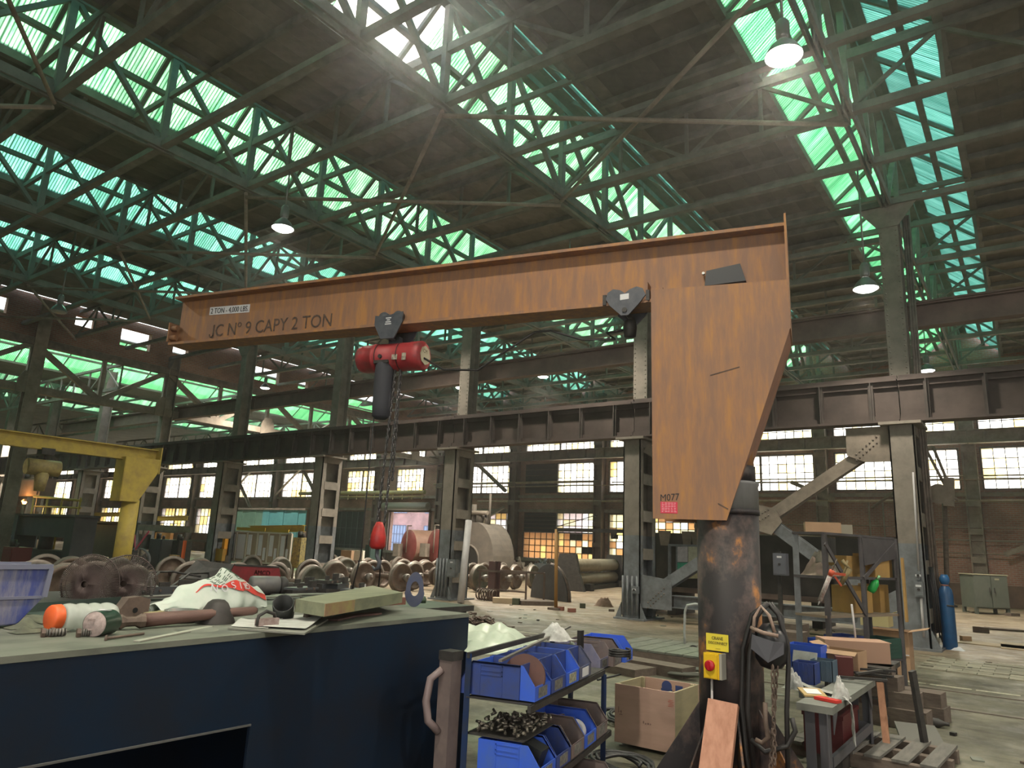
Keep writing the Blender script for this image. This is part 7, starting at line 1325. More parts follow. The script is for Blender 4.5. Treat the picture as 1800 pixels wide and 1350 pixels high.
def wheelset_meshes(wm, gear):
    out = []
    for s_ in (-1, 1):
        c = (s_ * 0.75, 0, 0); ax = (s_, 0, 0)
        out.append(('wheel', MB().lathe(wprof, c, ax, 32).lathe(rprof, c, ax, 32, 1).lathe(bprof, c, ax, 32).mesh('wheel', [wm, rimm])))
    out.append(('axle', MB().lathe([(0, -1.12), (0.06, -1.12), (0.065, -0.86), (0.09, -0.84), (0.085, 0.84), (0.065, 0.86), (0.06, 1.12), (0, 1.12)], (0, 0, 0), (1, 0, 0), 16).mesh('axle', iron)))
    if gear: out.append(('gear_wheel', MB().lathe([(0, -0.06), (0.3, -0.06), (0.32, -0.05), (0.32, 0.05), (0.3, 0.06), (0, 0.06)], (0.35, 0, 0), (1, 0, 0), 28).mesh('gear_wheel', iron)))
    out.append(('journal', MB().lathe([(0, 0), (0.12, 0), (0.13, 0.03), (0.13, 0.12), (0.09, 0.16), (0, 0.16)], (0.95, 0, 0), (1, 0, 0), 20).mesh('journal', steelp)))
    return out
WS = [wheelset_meshes(whm, False), wheelset_meshes(whm, True), wheelset_meshes(whm2, False)]
def wheelset(x, y, label, kind=0, rz=0.0, grp='railway wheelsets on the floor'):
    t = thing('wheelset', label, 'wheelset', (x, y, 0.487), rz, grp)
    for nm, me in WS[kind]: link(nm, me, t)
    return t
# row nearest the bench
for i, y in enumerate((5.55, 6.55, 7.6, 9.9, 10.95, 12.4)):
    wheelset(-15.6 - (0.35 if i % 2 else 0), y, 'brown railway wheelset behind the bench clutter, ' + ['nearest the worn blue bin', 'second from the worn blue bin', 'third, behind the fan guards', 'right of the yellow crane post', 'fifth, behind the white bag', 'sixth, toward the red hopper'][i], i % 3 if i else 0, 0.06 * (i % 3 - 1))
for i, y in enumerate((4.6, 6.1, 8.1, 9.2, 11.4)):
    wheelset(-19.4, y, 'wheelset of the second row behind the bench, ' + ['first', 'second', 'third', 'fourth', 'fifth'][i], 2 if i % 2 else 0)
mids = [(-18.3, 15.3), (-18.45, 16.5), (-21.6, 15.6), (-17.9, 17.7), (-18.4, 18.75), (-21.9, 18.9), (-18.0, 19.9), (-22.0, 19.95), (-17.2, 21.0), (-17.0, 22.1), (-20.0, 21.3), (-19.9, 22.5), (-17.4, 23.4), (-20.4, 23.9), (-26.6, 19.6), (-25.2, 22.0), (-24.6, 24.4), (-17.6, 24.9)]
wl_ = ['first of the row behind the plank', 'second of the row behind the plank', 'behind the first two', 'under the red hook block', 'next right of the hook block', 'behind the hook block', 'left of the column with white pipe', 'in the back row by the red tanks', 'just right of the white pipe', 'second right of the white pipe', 'in the middle behind the column', 'in the middle right of the column', 'beside the half disc', 'at the back beside the half disc', 'farthest back left', 'farthest back middle', 'farthest back right', 'last before the plate rolls']
for i, (x, y) in enumerate(mids): wheelset(x, y, 'rusty wheelset in the middle of the hall, ' + wl_[i], (1, 0, 2, 0, 1, 2)[i % 6], 0.12 * ((i * 7) % 5 - 2) / 2)
# low steel frames and struts among the wheels
fr3 = thing('steel_stand', 'rusty open angle stand right of the white pipe', 'stand', at_z(880, 1055, 0)); c = at_z(880, 1055, 0)
for x, y in ((-0.9, 0), (0.9, 0), (-0.9, 1.0), (0.9, 1.0)): part('leg', MB().ang((c.x + x, c.y + y, 0), (c.x + x, c.y + y, 0.85), 0.07, 0.01), steel_brown, fr3, True)
part('rail', MB().bar((c.x - 0.95, c.y, 0.85), (c.x + 0.95, c.y, 0.85), 0.06, 0.06).bar((c.x - 0.95, c.y + 1.0, 0.85), (c.x + 0.95, c.y + 1.0, 0.85), 0.06, 0.06).bar((c.x - 0.95, c.y, 0.3), (c.x + 0.95, c.y, 0.3), 0.05, 0.05), steel_brown, fr3, True)
c = at_z(877, 1052, 0); solo('steel_channel', MB().ibeam((c.x, c.y - 0.3, 0), (c.x, c.y - 0.3, 1.15), 0.26, 0.3, 0.03, 0.03, up=(0, 1, 0)), mat('channel_mauve', (0.16, 0.09, 0.085), 0.7), 'upright reddish steel channel in front of the angle stand', 'channel', (c.x, c.y - 0.3, 0))
c = at_z(855, 1056, 0); cs = thing('coil_spring', 'rusty coil spring lying on the floor by the wheels', 'spring', (c.x, c.y, 0))
part('coil', MB().path([(c.x - 0.35 + i * 0.0085, c.y + math.cos(i * 0.52) * 0.15, 0.17 + math.sin(i * 0.52) * 0.15) for i in range(84)], 0.022, 6), iron, cs, True)
# half disc
hc0 = at_z(992, 1058, 0); hm_ = MB(); n = 28; hx = Vector((0.93, -0.36, 0)).normalized(); R2 = 1.02
pts = [(-R2, 0), (R2 * 0.98, 0)] + [(math.cos(a) * R2, 0.1 + math.sin(a) * (R2 + 0.02)) for a in [PI * k / 24 for k in range(0, 25)]]
pts = [(math.cos(PI * k / 24) * R2, math.sin(PI * k / 24) * 1.12) for k in range(25)]
cc = at_z(967, 1054, 0); nd = Vector((hx.y, -hx.x, 0))
hd_ = thing('half_disc', 'large dark half round steel plate standing on edge before the plate rolls', 'steel plate', cc)
part('plate', MB().plate([cc + hx * x + Vector((0, 0, z)) for x, z in pts], 0.16), mat('disc_slate', (0.075, 0.078, 0.085), 0.6, 0.1, (0.05, 0.045, 0.045), 2.5, bump=0.1), hd_, True)
part('edge_strip', MB().path([cc + hx * x + nd * -0.0 + Vector((0, 0, z + 0.0)) for x, z in pts[:13]], 0.05, 6), iron, hd_, True)
# plate rolls
r0, r1 = at_z(1003, 1040, 0), at_z(1080, 1036, 0); ra_, rb_ = Vector((-16.3, 26.4, 0)), Vector((-16.3, 31.2, 0)); ra_ = at_z(1000, 1038, 0); rb_ = at_z(1078, 1030, 0)
pr_ = thing('plate_rolls', 'plate bending rolls with two long tan rollers near the wall windows', 'rolling machine', ra_); rlm = mat('roller_tan', (0.30, 0.26, 0.18), 0.5, 0.1, (0.24, 0.20, 0.14), 3); dirr = (rb_ - ra_).normalized()
for z, r_ in ((0.98, 0.27), (0.42, 0.25)): part('roller', MB().tube(ra_ + Vector((0, 0, z)), rb_ + Vector((0, 0, z)), r_, 24), rlm, pr_, True)
for p_e, s_ in ((ra_, -0.15), (rb_, 0.15)):
    q = p_e + dirr * s_; nn_ = Vector((-dirr.y, dirr.x, 0)); part('end_frame', MB().plate([q + nn_ * a + Vector((0, 0, z)) for a, z in ((-0.75, -0.0), (0.75, 0), (0.5, 0.7), (0.35, 1.45), (-0.35, 1.45), (-0.5, 0.7))], 0.22), dark_steel, pr_, True)
part('bed', MB().bar(ra_ + Vector((0, 0, 0.08)), rb_ + Vector((0, 0, 0.08)), 0.9, 0.16), dark_steel, pr_, True)
for a in (0.1, 0.9): q = ra_.lerp(rb_, a) + nn_ * -0.65; part('foot', MB().cbox((q.x, q.y, 0.14), (0.3, 0.3, 0.28)), dark_steel, pr_, True)
# poles
p0_ = Vector((-10.92, 17.34, 0)); yp = thing('jib_stand', 'thin ochre pole with a light boom carrying a small trolley', 'stand', p0_)
part('pole', MB().tube(p0_ + Vector((0, 0, 0.05)), at_y(978, 930, 17.34), 0.05, 10), mat('ochre_pole', (0.32, 0.17, 0.05), 0.6), yp, True); part('foot', MB().cbox(p0_ + Vector((0, 0, 0.03)), (0.35, 0.3, 0.06)), dwood, yp, True)
part('boom', MB().bar(at_y(975, 931, 17.34), at_y(1104, 934, 17.4), 0.06, 0.1), dark_steel, yp, True); part('tie_rod', MB().tube(at_y(978, 926, 17.34), at_y(1050, 905, 17.4), 0.012, 6), dark_steel, yp, True)
q = at_y(1080, 944, 17.3); part('trolley', MB().cbox(q, (0.18, 0.08, 0.1)).plate([q + Vector((-0.12, -0.05, 0.12)), q + Vector((0.12, -0.05, 0.12)), q + Vector((0, -0.05, -0.02))], 0.02), dark_steel, yp, True)
solo('white_pipe', MB().tube(Vector((at_y(810, 1050, 16.3).x, 16.3, 0.02)), at_y(824, 915, 16.72), 0.10, 16), mat('pvc_white', (0.52, 0.50, 0.50), 0.45, 0, (0.44, 0.42, 0.42), 3), 'white plastic pipe leaning against the column behind the wheels', 'pipe', (at_y(810, 1050, 16.3).x, 16.3, 0))
# red tanks by the doorway
tkm = mat('tank_red', (0.30, 0.07, 0.065), 0.5, 0, (0.22, 0.05, 0.045), 4); tks = mat('tank_shell', (0.34, 0.20, 0.145), 0.5, 0, (0.26, 0.15, 0.11), 4)
for i, (px, py) in enumerate(((728, 960), (776, 960))):
    yv = 25.5; q = at_y(px - 10, py, yv); t = thing('air_tank', ['red ended horizontal tank beside the bright doorway', 'red ended horizontal tank partly behind the column'][i], 'tank', (q.x, yv, 0)); ax = Vector((0.3, 0.955, 0)); r_ = 0.78
    part('shell', MB().lathe([(r_, 0), (r_, 1.5)], q + Vector((0, 0, 0)), ax, 28), tks, t, True); part('end_cap', MB().lathe([(0, -0.12), (r_ * 0.6, -0.09), (r_ * 0.93, -0.03), (r_, 0.0)], q, ax, 28), tkm, t, True, 'dull red end')
    part('far_cap', MB().lathe([(r_, 1.5), (0, 1.6)], q, ax, 28), tkm, t, True)
    part('valve', MB().cbox(q + Vector((-0.45, -0.25, -0.2)), (0.35, 0.3, 0.6)).tube(q + Vector((0.05, -0.2, -0.3)), q + Vector((0.05, -0.2, 0.95)), 0.03, 6).tube(q + Vector((0.05, -0.2, 0.95)), q + Vector((0.3, -0.2, 0.95)), 0.03, 6), steel_tan, t, True)
    for a in (0.3, 1.2): w2_ = q + ax * a; part('cradle', MB().box((w2_.x - 0.6, w2_.y - 0.1, 0), (w2_.x + 0.6, w2_.y + 0.1, q.z - r_ * 0.75)), mat('cradle_red', (0.18, 0.03, 0.03), 0.6), t, True)
    part('plate', MB().cbox(q + Vector((0.3, -0.13, -0.2)), (0.2, 0.02, 0.2)), white_lab, t, True)
# furnace / ladle shape behind the column
q = at_y(850, 1000, 27.0); fx = q.x; fn = thing('furnace_shell', 'rounded dark furnace shell with an arched opening beside the column', 'furnace', (fx, 27, 0)); fm = mat('furnace_grey', (0.11, 0.095, 0.08), 0.8, 0, (0.16, 0.135, 0.11), 3, bump=0.15)
outl = [(-1.3, 0), (1.15, 0)] + [(1.15 * math.cos(a) if a < 1.2 else 1.15 * math.cos(a), 0.9 + 1.75 * math.sin(a)) for a in [PI / 2 * k / 10 for k in range(0, 11)]] + [(-0.4, 2.65), (-1.3, 2.6)]
part('shell', MB().plate([(fx + x, 27, z) for x, z in outl], 1.6), fm, fn, True)
arch = [(-1.0, 0.2), (0.35, 0.2), (0.35, 0.9)] + [(-0.33 + 0.68 * math.cos(a), 0.95 + 0.68 * math.sin(a)) for a in [PI * k / 10 for k in range(1, 10)]] + [(-1.0, 0.9)]
part('opening', MB().plate([(fx + x, 26.17, z) for x, z in arch], 0.03), mat('furnace_shade', (0.02, 0.018, 0.016), 0.9), fn, True)  # dark plate on the front stands in for the shaded interior
part('rim', MB().path([(fx + x, 26.15, z) for x, z in arch], 0.05, 6, closed=True), fm, fn, True)
for x, z, h_, r_ in ((-0.6, 2.6, 0.9, 0.14), (-0.2, 2.6, 0.6, 0.2), (0.2, 2.6, 0.5, 0.12), (0.35, 2.6, 1.4, 0.06), (-0.9, 2.6, 0.4, 0.2)): part('fitting', MB().tube((fx + x, 26.8, z), (fx + x, 26.8, z + h_), r_, 10), fm, fn, True)
part('pipe', MB().tube((fx - 0.8, 26.6, 3.1), (fx + 0.4, 26.6, 3.1), 0.1, 8), steel_tan, fn, True)
# clutter on the floor under the windows
random.seed(31)
for i in range(18):
    px = 905 + i * 9 + random.uniform(-3, 3) ; yv = random.uniform(31, 36); q = at_y(px, 985, yv); h_ = random.uniform(0.4, 1.15); w_ = random.uniform(0.2, 0.6)
    mm_ = random.choice([steel_brown, iron, dark_steel, steel_tan, grey_paint]); mb = MB().cbox((q.x, yv, h_ / 2), (w_, 0.5, h_))
    for j in range(3): mb.tube((q.x + random.uniform(-w_, w_) / 2, yv, h_), (q.x + random.uniform(-w_, w_) / 2, yv, h_ + random.uniform(0.05, 0.35)), 0.05, 6)
    solo('machine_part', mb, mm_, 'small rusty machine casting under the wall windows, %s from the furnace side' % ORD[i], 'machine part', (q.x, yv, 0), 'machine castings under the windows')
# door surrounds, roller door, yard building
dj = sroot('door_1'); dj.location = (-36.6, YW, 0)
part('frame', MB().box((DOOR[0] - 0.15, YW - 0.1, 0), (DOOR[0], YW + 0.1, 3.9)).box((DOOR[1], YW - 0.1, 0), (DOOR[1] + 0.15, YW + 0.1, 3.9)), steel_brown, dj, True)
part('roller_box', MB().tube((DOOR[0] - 0.2, YW - 0.45, 4.1), (DOOR[1] + 0.2, YW - 0.45, 4.1), 0.28, 16), mat('roller_cream', (0.38, 0.35, 0.30), 0.6), dj, True)
part('lintel', MB().box((DOOR[0] - 0.2, YW - 0.3, 3.7), (DOOR[1] + 0.2, YW, 3.85)), steel_brown, dj, True)
dd_ = sroot('door_2'); dd_.location = (-43, YW, 0); gm2 = mat('door_dark', (0.028, 0.032, 0.032), 0.6)
for i in range(2): part('leaf', MB().box((-44.9 + i * 1.9, YW - 0.12, 0), (-43.05 + i * 1.9, YW - 0.02, 3.7)), gm2, dd_, True)
gr = MB()
for i in range(7): gr.box((-44.9 + i * 0.62, YW - 0.15, 0), (-44.86 + i * 0.62, YW - 0.12, 3.7))
for z in (1.2, 2.45): gr.box((-44.9, YW - 0.15, z), (-41.1, YW - 0.12, z + 0.04))
part('muntin', gr, mat('muntin_grey', (0.10, 0.11, 0.11), 0.6), dd_, True)
yb = thing('yard_building', 'pink brick building with blue gridded windows seen through the bright doorway', 'building', (-50, 56, 0))
pbk = brick_mat('pink_brick', (0.75, 0.42, 0.42), (0.68, 0.36, 0.37), (0.75, 0.6, 0.58))
part('wall', MB().box((-75, 56, 0), (-35, 60, 10)), pbk, yb, True)
for i, (x0, x1, z0, z1) in enumerate([(-57.6 + 6 * k, -54.2 + 6 * k, a, b) for k in range(0, 3) for a, b in ((0.6, 3.3), (4.6, 6.6))]):
    w_ = part('window', MB().box((x0, 55.95, z0), (x1, 56.0, z1)), mat('window_blue', (0.42, 0.58, 0.85), 0.4), yb, True)
    g = MB()
    for j in range(9): g.box((x0 + j * (x1 - x0) / 8 - 0.03, 55.9, z0), (x0 + j * (x1 - x0) / 8 + 0.03, 55.95, z1))
    for j in range(4): g.box((x0, 55.9, z0 + j * (z1 - z0) / 3 - 0.03), (x1, 55.95, z0 + j * (z1 - z0) / 3 + 0.03))
    link('muntin', g.mesh('muntin', mat('muntin_blue', (0.2, 0.25, 0.4), 0.6), (w_.parent.location.x, w_.parent.location.y, 0)), w_)
# ------------------------------------------------------------------ yellow jib crane on the left
yj_m = mat('crane_yellow', (0.52, 0.38, 0.07), 0.6, 0, (0.34, 0.24, 0.07), 4, bump=0.05, lo=0.4, hi=0.75); yx, yy = -20.0, 9.9
YJ = thing('yellow_jib_crane', 'worn yellow jib crane with a round post behind the wheelsets', 'crane', (yx, yy, 0))
zt = at_x(270, 795, yx).z; zb_ = at_x(262, 815, yx).z; yt = at_x(0, 765, yx)
zc_ = (zt + zb_) / 2 + 0.05; zt = zc_ + 0.18
part('post', MB().tube((yx, yy, 0), (yx, yy, zc_ - 1.25), 0.225, 20), yj_m, YJ, True); part('post_tip', MB().tube((yx, yy, zc_ - 1.25), (yx, yy, zc_ - 0.2), 0.19, 16), yj_m, YJ, True)
part('beam', MB().ibeam((yx, 3.0, zc_), (yx, yy + 0.55, zc_), 0.22, 0.36, 0.03, 0.02), yj_m, YJ, True)
for s_ in (-1, 1): part('bracket_plate', MB().plate([(yx + s_ * 0.26, yy - 0.42, zc_ - 0.12), (yx + s_ * 0.26, yy + 0.5, zc_ - 0.1), (yx + s_ * 0.26, yy + 0.5, zc_ - 0.45), (yx + s_ * 0.26, yy + 0.05, zc_ - 1.3), (yx + s_ * 0.26, yy - 0.42, zc_ - 1.3)], 0.02), yj_m, YJ, True)
part('front_plate', MB().plate([(yx - 0.26, yy - 0.43, zc_ - 1.3), (yx + 0.26, yy - 0.43, zc_ - 1.3), (yx + 0.26, yy - 0.43, zc_ - 0.12), (yx - 0.26, yy - 0.43, zc_ - 0.12)], 0.02), yj_m, YJ, True)
part('top_plate', MB().box((yx - 0.28, yy + 0.5, zc_ - 0.5), (yx + 0.28, yy + 0.53, zc_ + 0.24)), yj_m, YJ, True)
hq = at_x(82, 790, yx); yh = thing('yellow_hoist', 'dirty yellow hoist hanging from the yellow crane beam', 'hoist', (yx, hq.y, zc_ - 0.2))
part('trolley', MB().cbox((yx, hq.y, zc_ - 0.22), (0.3, 0.3, 0.16)).tube((yx, hq.y, zc_ - 0.45), (yx, hq.y, zc_ - 0.25), 0.03, 8), dark_steel, yh, True)
part('body', MB().tube((yx, hq.y - 0.38, zc_ - 0.62), (yx, hq.y + 0.36, zc_ - 0.62), 0.2, 16), mat('hoist_yellow', (0.36, 0.28, 0.10), 0.6, 0, (0.2, 0.15, 0.07), 8), yh, True); part('chain_bag', MB().tube((yx, hq.y, zc_ - 1.2), (yx, hq.y, zc_ - 0.75), 0.12, 10, 0.17), MATS['hoist_yellow'], yh, True)
# ------------------------------------------------------------------ notice board, green partition
def yplate(name, label, cat, x0, x1, yt_, yb_, yv, m, th=0.05, parent=None):
    a, b, c_, d_ = at_y(x0, yb_, yv), at_y(x1, yb_, yv), at_y(x1, yt_, yv), at_y(x0, yt_, yv); z0_ = min(a.z, b.z); z1_ = max(c_.z, d_.z)
    mb = MB().box((a.x, yv, z0_), (b.x, yv + th, z1_))
    return (mb, (a.x, yv, z0_), (b.x, yv, z1_))
nyv = 17.9; mb, lo_, hi_ = yplate('', '', '', 394, 509, 938, 984, nyv, None)
nb = thing('notice_board', 'wide white framed notice board with papers behind the red hopper', 'notice board', lo_)
part('back', mb, mat('board_brown', (0.42, 0.32, 0.23), 0.8), nb, True)
wdt = hi_[0] - lo_[0]; hgt_ = hi_[2] - lo_[2]; frm = MB()
for i in range(7): x = lo_[0] + wdt * i / 6; frm.box((x - 0.03, nyv - 0.04, lo_[2]), (x + 0.03, nyv, hi_[2]))
for z in (lo_[2], hi_[2]): frm.box((lo_[0], nyv - 0.04, z - 0.03), (hi_[0], nyv, z + 0.03))
part('frame', frm, mat('frame_cream', (0.68, 0.62, 0.52), 0.6), nb, True)
for i in range(6):
    x = lo_[0] + wdt * (i + 0.12) / 6; w_ = wdt / 6 * (0.72 if i < 2 else 0.34); h_ = hgt_ * (0.85 if i < 2 else 0.7)
    part('paper', MB().box((x, nyv - 0.02, hi_[2] - h_ - 0.08), (x + w_, nyv - 0.005, hi_[2] - 0.1)), mat('notice_paper', (0.80, 0.78, 0.82), 0.8), nb, True)
    if i > 2: part('paper', MB().box((x + w_ + 0.1, nyv - 0.02, lo_[2] + 0.1), (x + w_ + 0.1 + w_ * 0.6, nyv - 0.005, lo_[2] + hgt_ * 0.5)), MATS['notice_paper'], nb, True)
part('header', MB().box((lo_[0] + wdt * 0.15, nyv - 0.03, hi_[2] + 0.05), (lo_[0] + wdt * 0.6, nyv, hi_[2] + 0.18)).box((lo_[0] + wdt * 0.7, nyv - 0.03, hi_[2] + 0.03), (lo_[0] + wdt * 0.95, nyv, hi_[2] + 0.15)), mat('header_yellow', (0.5, 0.34, 0.03), 0.6), nb, True)
for x in (lo_[0] + 0.3, hi_[0] - 0.3): part('leg', MB().box((x - 0.04, nyv, 0), (x + 0.04, nyv + 0.05, hi_[2])), MATS['frame_cream'], nb, True)
gpv = 24.0; a_, b_ = at_y(386, 960, gpv), at_y(538, 897, gpv); gpt = thing('green_partition', 'green blue sheet partition screen behind the notice board', 'partition', (a_.x, gpv, 0))
n = 12; gmm = [mat('sheet_green', (0.14, 0.25, 0.19), 0.7, 0, (0.10, 0.19, 0.15), 2), mat('sheet_blue', (0.10, 0.32, 0.35), 0.7, 0, (0.08, 0.26, 0.29), 2)]
for i in range(n): x0_ = a_.x + (b_.x - a_.x) * i / n; part('sheet', MB().box((x0_ + 0.02, gpv + 0.02 * (i % 2), 0.1), (x0_ + (b_.x - a_.x) / n, gpv + 0.05 + 0.02 * (i % 2), b_.z)), gmm[0] if i < 6 else gmm[1], gpt, True)
part('top_rail', MB().box((a_.x, gpv - 0.05, b_.z), (b_.x, gpv + 0.1, b_.z + 0.1)), steel, gpt, True)
# press frames on the left
def portal(name, label, x0, x1, ytop, ybeam, ybot, yv, m, leg=0.5):
    a, b, c_ = at_y(x0, ytop, yv), at_y(x1, ytop, yv), at_y(x0, ybeam, yv); t = thing(name, label, 'press', (a.x, yv, 0)); top_ = (a.z + b.z) / 2
    for x, s_ in ((a.x, 1), (b.x, -1)): part('upright', MB().box((min(x, x + s_ * leg), yv - 0.3, 0), (max(x, x + s_ * leg), yv + 0.5, top_)), m, t, True)
    part('crosshead', MB().box((a.x + leg, yv - 0.25, c_.z), (b.x - leg, yv + 0.45, top_)), m, t, True); part('cap_plate', MB().box((a.x - 0.1, yv - 0.35, top_), (b.x + 0.1, yv + 0.55, top_ + 0.08)), m, t, True); return t, a, b, top_
prm = mat('press_slate', (0.055, 0.06, 0.065), 0.6, 0, (0.08, 0.078, 0.078), 3)
t, a, b, tp = portal('hydraulic_press', 'big slate grey portal press left of the yellow crane post', 36, 148, 908, 940, 1000, 12.5, prm, 0.6)
part('ram', MB().tube(((a.x + b.x) / 2, 12.5, tp - 1.4), ((a.x + b.x) / 2, 12.5, tp - 0.6), 0.25, 14), dark_steel, t, True); part('table', MB().box((a.x + 0.5, 12.2, 0), (b.x - 0.5, 13.0, 0.75)), dark_steel, t, True); part('gauge', MB().tube((a.x + 0.3, 12.1, 1.1), (a.x + 0.3, 12.18, 1.1), 0.12, 16), white_lab, t, True)
t, a, b, tp = portal('green_press', 'dark green machine housing right behind the slate press', 155, 222, 920, 975, 1000, 15.5, mat('press_green', (0.03, 0.05, 0.04), 0.6, 0, (0.05, 0.07, 0.055), 3), 0.4)
part('rust_side', MB().box((a.x - 0.5, 15.3, 0.2), (a.x - 0.1, 15.9, tp)), mat('rust_side', (0.22, 0.085, 0.055), 0.8), t, True); part('slats', MB().box((a.x + 0.4, 15.4, 0.2), (b.x - 0.4, 15.6, 0.3)).box((a.x + 0.4, 15.4, 0.55), (b.x - 0.4, 15.6, 0.65)).box((a.x + 0.4, 15.4, 0.9), (b.x - 0.4, 15.6, 1.0)), dark_steel, t, True)
# yellow rails and platforms
ym = mat('rail_yellow', (0.50, 0.36, 0.04), 0.6, 0, (0.35, 0.25, 0.05), 4)
gr1 = thing('guard_rail', 'yellow tube guard rail over the slate press', 'guard rail', at_y(62, 910, 13.5))
part('rail', MB().tube(at_y(60, 873, 13.5), at_y(142, 880, 13.5), 0.05, 8).tube(at_y(60, 890, 13.5), at_y(142, 893, 13.5), 0.035, 8), ym, gr1, True)
for px in (60, 84, 110, 142): q = at_y(px, 875, 13.5); part('post', MB().tube((q.x, q.y, 0), q, 0.04, 8), ym, gr1, True)
for i, (x0, x1, y0_, yv, lb) in enumerate(((145, 222, 905, 26, 'yellow crane rail high behind the yellow post'), (250, 330, 912, 26, 'yellow rail beam right of the yellow post'), (440, 535, 930, 20.5, 'yellow rail behind the notice board'))):
    a, b = at_y(x0, y0_, yv), at_y(x1, y0_ - 1, yv); t = thing('yellow_rail', lb, 'beam', (a.x, yv, 0)); part('beam', MB().ibeam(a, b, 0.2, 0.3, 0.03, 0.03), ym, t, True)
    for q in (a, b): part('post', MB().bar((q.x, q.y, 0), (q.x, q.y, q.z - 0.15), 0.12, 0.12), steel, t, True)
for i, (x0, x1, yt_, yb_, yv, m_, lb, cat) in enumerate((
    (18, 75, 840, 872, 14.0, steel_brown, 'brown control cabinet high at the left before the windows', 'cabinet'),
    (0, 34, 915, 960, 12.8, grey_paint, 'grey electrical cabinet at the left picture edge', 'cabinet'),
    (0, 24, 962, 995, 10.6, mat('cab_red', (0.14, 0.03, 0.03), 0.6), 'dark red machine base at the left picture edge', 'machine'),
    (240, 335, 925, 932, 16.5, steel_tan, 'tan table top of the machine canopy right of the yellow post', 'canopy'),
    (265, 300, 937, 948, 18.5, mat('tarp_orange', (0.50, 0.24, 0.08), 0.7), 'orange tan hanging tarp behind the machines', 'tarp'),
    (258, 286, 948, 990, 16.8, mat('machine_grey', (0.11, 0.11, 0.12), 0.5), 'grey drill machine body under the canopy', 'machine'),
    (298, 315, 950, 990, 17.0, dark_steel, 'dark cabinet right of the drill machine', 'cabinet'),
    (296, 310, 976, 988, 16.4, MATS['tarp_orange'], 'small orange carton on the cabinet by the drill machine', 'box'),
    (318, 322, 950, 982, 16.2, mat('safety_orange', (0.75, 0.14, 0.03), 0.5), 'bright orange upright strip by the column', 'strip'),
    (375, 392, 965, 985, 17.0, mat('box_mustard', (0.36, 0.20, 0.03), 0.6), 'mustard box at the column left of the notice board', 'box'),
    (388, 396, 947, 975, 17.2, mat('safety_yellow', (0.75, 0.32, 0.02), 0.5), 'orange yellow jacket hanging beside the notice board', 'jacket'),
    (415, 448, 984, 992, 18.6, MATS['safety_yellow'], 'orange yellow crate under the notice board', 'crate'),
    (510, 530, 945, 998, 18.8, mat('rack_yellow', (0.42, 0.34, 0.10), 0.7, 0, (0.12, 0.1, 0.07), 12), 'cluttered yellow rack right of the notice board', 'rack'),
    (598, 618, 968, 986, 21.0, MATS['cardboard'], 'brown cardboard box behind the first wheelsets', 'box'),
    (614, 638, 968, 984, 21.5, MATS['frame_cream'], 'cream wooden box behind the wheelsets', 'box'),
    (640, 652, 958, 990, 20.5, mat('dark_green_mc', (0.03, 0.06, 0.05), 0.6), 'dark green machine behind the cream box', 'machine'))):
    a, b = at_y(x0, yb_, yv), at_y(x1, yt_, yv); zl, zh_ = min(a.z, b.z), max(a.z, b.z); t = thing({'cabinet': 'control_cabinet', 'machine': 'workshop_machine', 'box': 'stored_box', 'crate': 'stored_crate'}.get(cat, cat.replace(' ', '_')), lb, cat, (a.x, yv, zl if i not in (1, 2) else 0))
    zb2 = 0 if cat in ('cabinet', 'machine') and i != 0 else zl; part('body', MB().box((a.x, yv, zb2), (b.x, yv + (0.6 if cat in ('cabinet', 'machine', 'rack') else 0.15), zh_)), m_, t, True)
    w_ = b.x - a.x
    if cat in ('cabinet', 'machine', 'rack'):
        part('door', MB().box((a.x + w_ * 0.08, yv - 0.03, zl + 0.05), (a.x + w_ * 0.92, yv, zh_ - 0.06)), m_, t, True)
        part('top_gear', MB().tube((a.x + w_ * 0.3, yv + 0.2, zh_), (a.x + w_ * 0.3, yv + 0.2, zh_ + 0.25), 0.1, 8).tube((a.x + w_ * 0.7, yv + 0.2, zh_), (a.x + w_ * 0.7, yv + 0.2, zh_ + 0.15), 0.06, 8), dark_steel, t, True)
    if zb2 > 0.1: part('support', MB().box((a.x + w_ * 0.1, yv + 0.05, 0), (a.x + w_ * 0.1 + 0.06, yv + 0.11, zb2)).box((a.x + w_ * 0.9 - 0.06, yv + 0.05, 0), (a.x + w_ * 0.9, yv + 0.11, zb2)), steel, t, True)
# amber work lamp
q = at_y(43, 883, 13.9); wk = thing('amber_lamp', 'glowing amber work lamp below the brown control cabinet', 'lamp', q)
part('bulb', MB().lathe([(0, -0.09), (0.06, -0.07), (0.09, 0), (0.06, 0.07), (0, 0.09)], q, (0, 0, 1), 14), mat('amber_glow', (1, 0.5, 0.15), 0.5, emit=(1, 0.42, 0.10), es=14), wk, True); part('shade', MB().lathe([(0.04, 0.16), (0.14, 0.04), (0.13, 0.035), (0.03, 0.15)], q, (0, 0, 1), 14), steel, wk, True)
al = bpy.data.lights.new('amber_light', 'POINT'); al.energy = 60; al.color = (1, 0.45, 0.12); al.shadow_soft_size = 0.1; ao = bpy.data.objects.new('amber_light', al); C.objects.link(ao); ao.parent = wk; ao.location = (0, -0.25, 0)
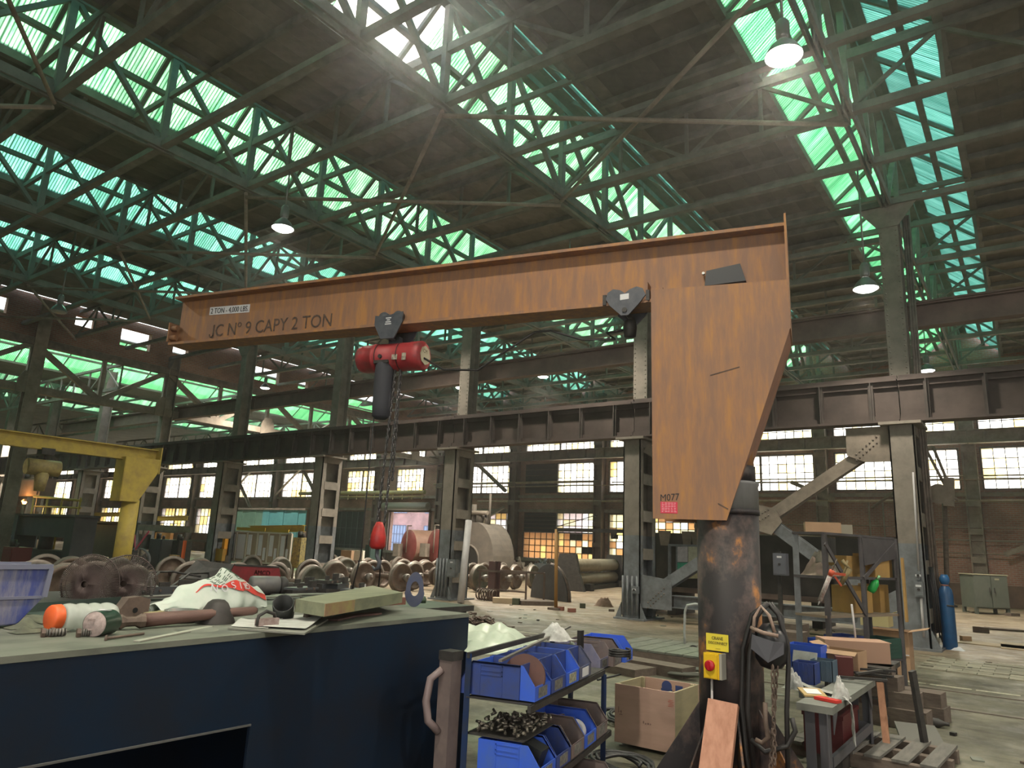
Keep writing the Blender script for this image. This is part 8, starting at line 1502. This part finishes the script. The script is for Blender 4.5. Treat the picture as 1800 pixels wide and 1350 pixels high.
# floor fan with pink marker
q = at_y(240, 985, 13.0); ff = thing('floor_fan', 'grey drum floor fan right of the yellow crane post', 'fan', (q.x, 13.0, 0)); cz_ = q.z
part('drum', MB().lathe([(0.42, -0.18), (0.42, 0.18), (0.40, 0.18), (0.40, -0.18), (0.42, -0.18)], (q.x, 13, cz_), (0.8, -0.6, 0), 28), mat('fan_grey', (0.12, 0.125, 0.13), 0.5), ff, True)
gw = MB()
for rr in (0.4, 0.3, 0.2, 0.1): gw.path([Vector((q.x, 13, cz_)) + Vector((0.8, -0.6, 0)) * 0.19 + (Vector((0.6, 0.8, 0)) * math.cos(k * PI / 12) + Vector((0, 0, 1)) * math.sin(k * PI / 12)) * rr for k in range(24)], 0.008, 4, closed=True)
part('grille', gw, MATS['fan_grey'], ff, True)
for k in range(4): e = Vector((0.6, 0.8, 0)) * math.cos(k * PI / 2) + Vector((0, 0, 1)) * math.sin(k * PI / 2); f_ = Vector((0.6, 0.8, 0)) * math.cos(k * PI / 2 + 0.8) + Vector((0, 0, 1)) * math.sin(k * PI / 2 + 0.8); o_ = Vector((q.x, 13, cz_)); part('blade', MB().plate([o_, o_ + e * 0.36, o_ + f_ * 0.36], 0.01), steelp, ff, True)
part('stand', MB().box((q.x - 0.35, 12.75, 0), (q.x - 0.28, 13.25, cz_ - 0.3)).box((q.x + 0.28, 12.75, 0), (q.x + 0.35, 13.25, cz_ - 0.3)), dark_steel, ff, True)
solo('pink_strap', MB().bar(at_y(238, 966, 12.6), at_y(262, 934, 12.6), 0.02, 0.07).bar(at_y(237, 940, 12.6), at_y(237, 962, 12.6), 0.02, 0.05), mat('strap_pink', (0.62, 0.10, 0.16), 0.6), 'pink marker strap standing above the floor fan', 'strap', at_y(238, 966, 12.6))
# ------------------------------------------------------------------ haze volume added for sun glow and lifted shadows
hz = bpy.data.materials.new('haze'); hz.use_nodes = True; n = hz.node_tree.nodes; l = hz.node_tree.links; n.clear()
out = n.new('ShaderNodeOutputMaterial'); vs_ = n.new('ShaderNodeVolumeScatter'); vs_.inputs['Color'].default_value = (0.95, 0.93, 0.92, 1); vs_.inputs['Density'].default_value = 0.0018; vs_.inputs['Anisotropy'].default_value = 0.78
l.new(vs_.outputs[0], out.inputs['Volume'])
o = link('haze', MB().box((-114, -14, -0.6), (14, 62, 14.0)).mesh('haze', hz)); tag(o, 'thin haze added to the hall air for glow and lifted shadows', 'haze', kind='stuff')
SC.cycles.volume_bounces = 0
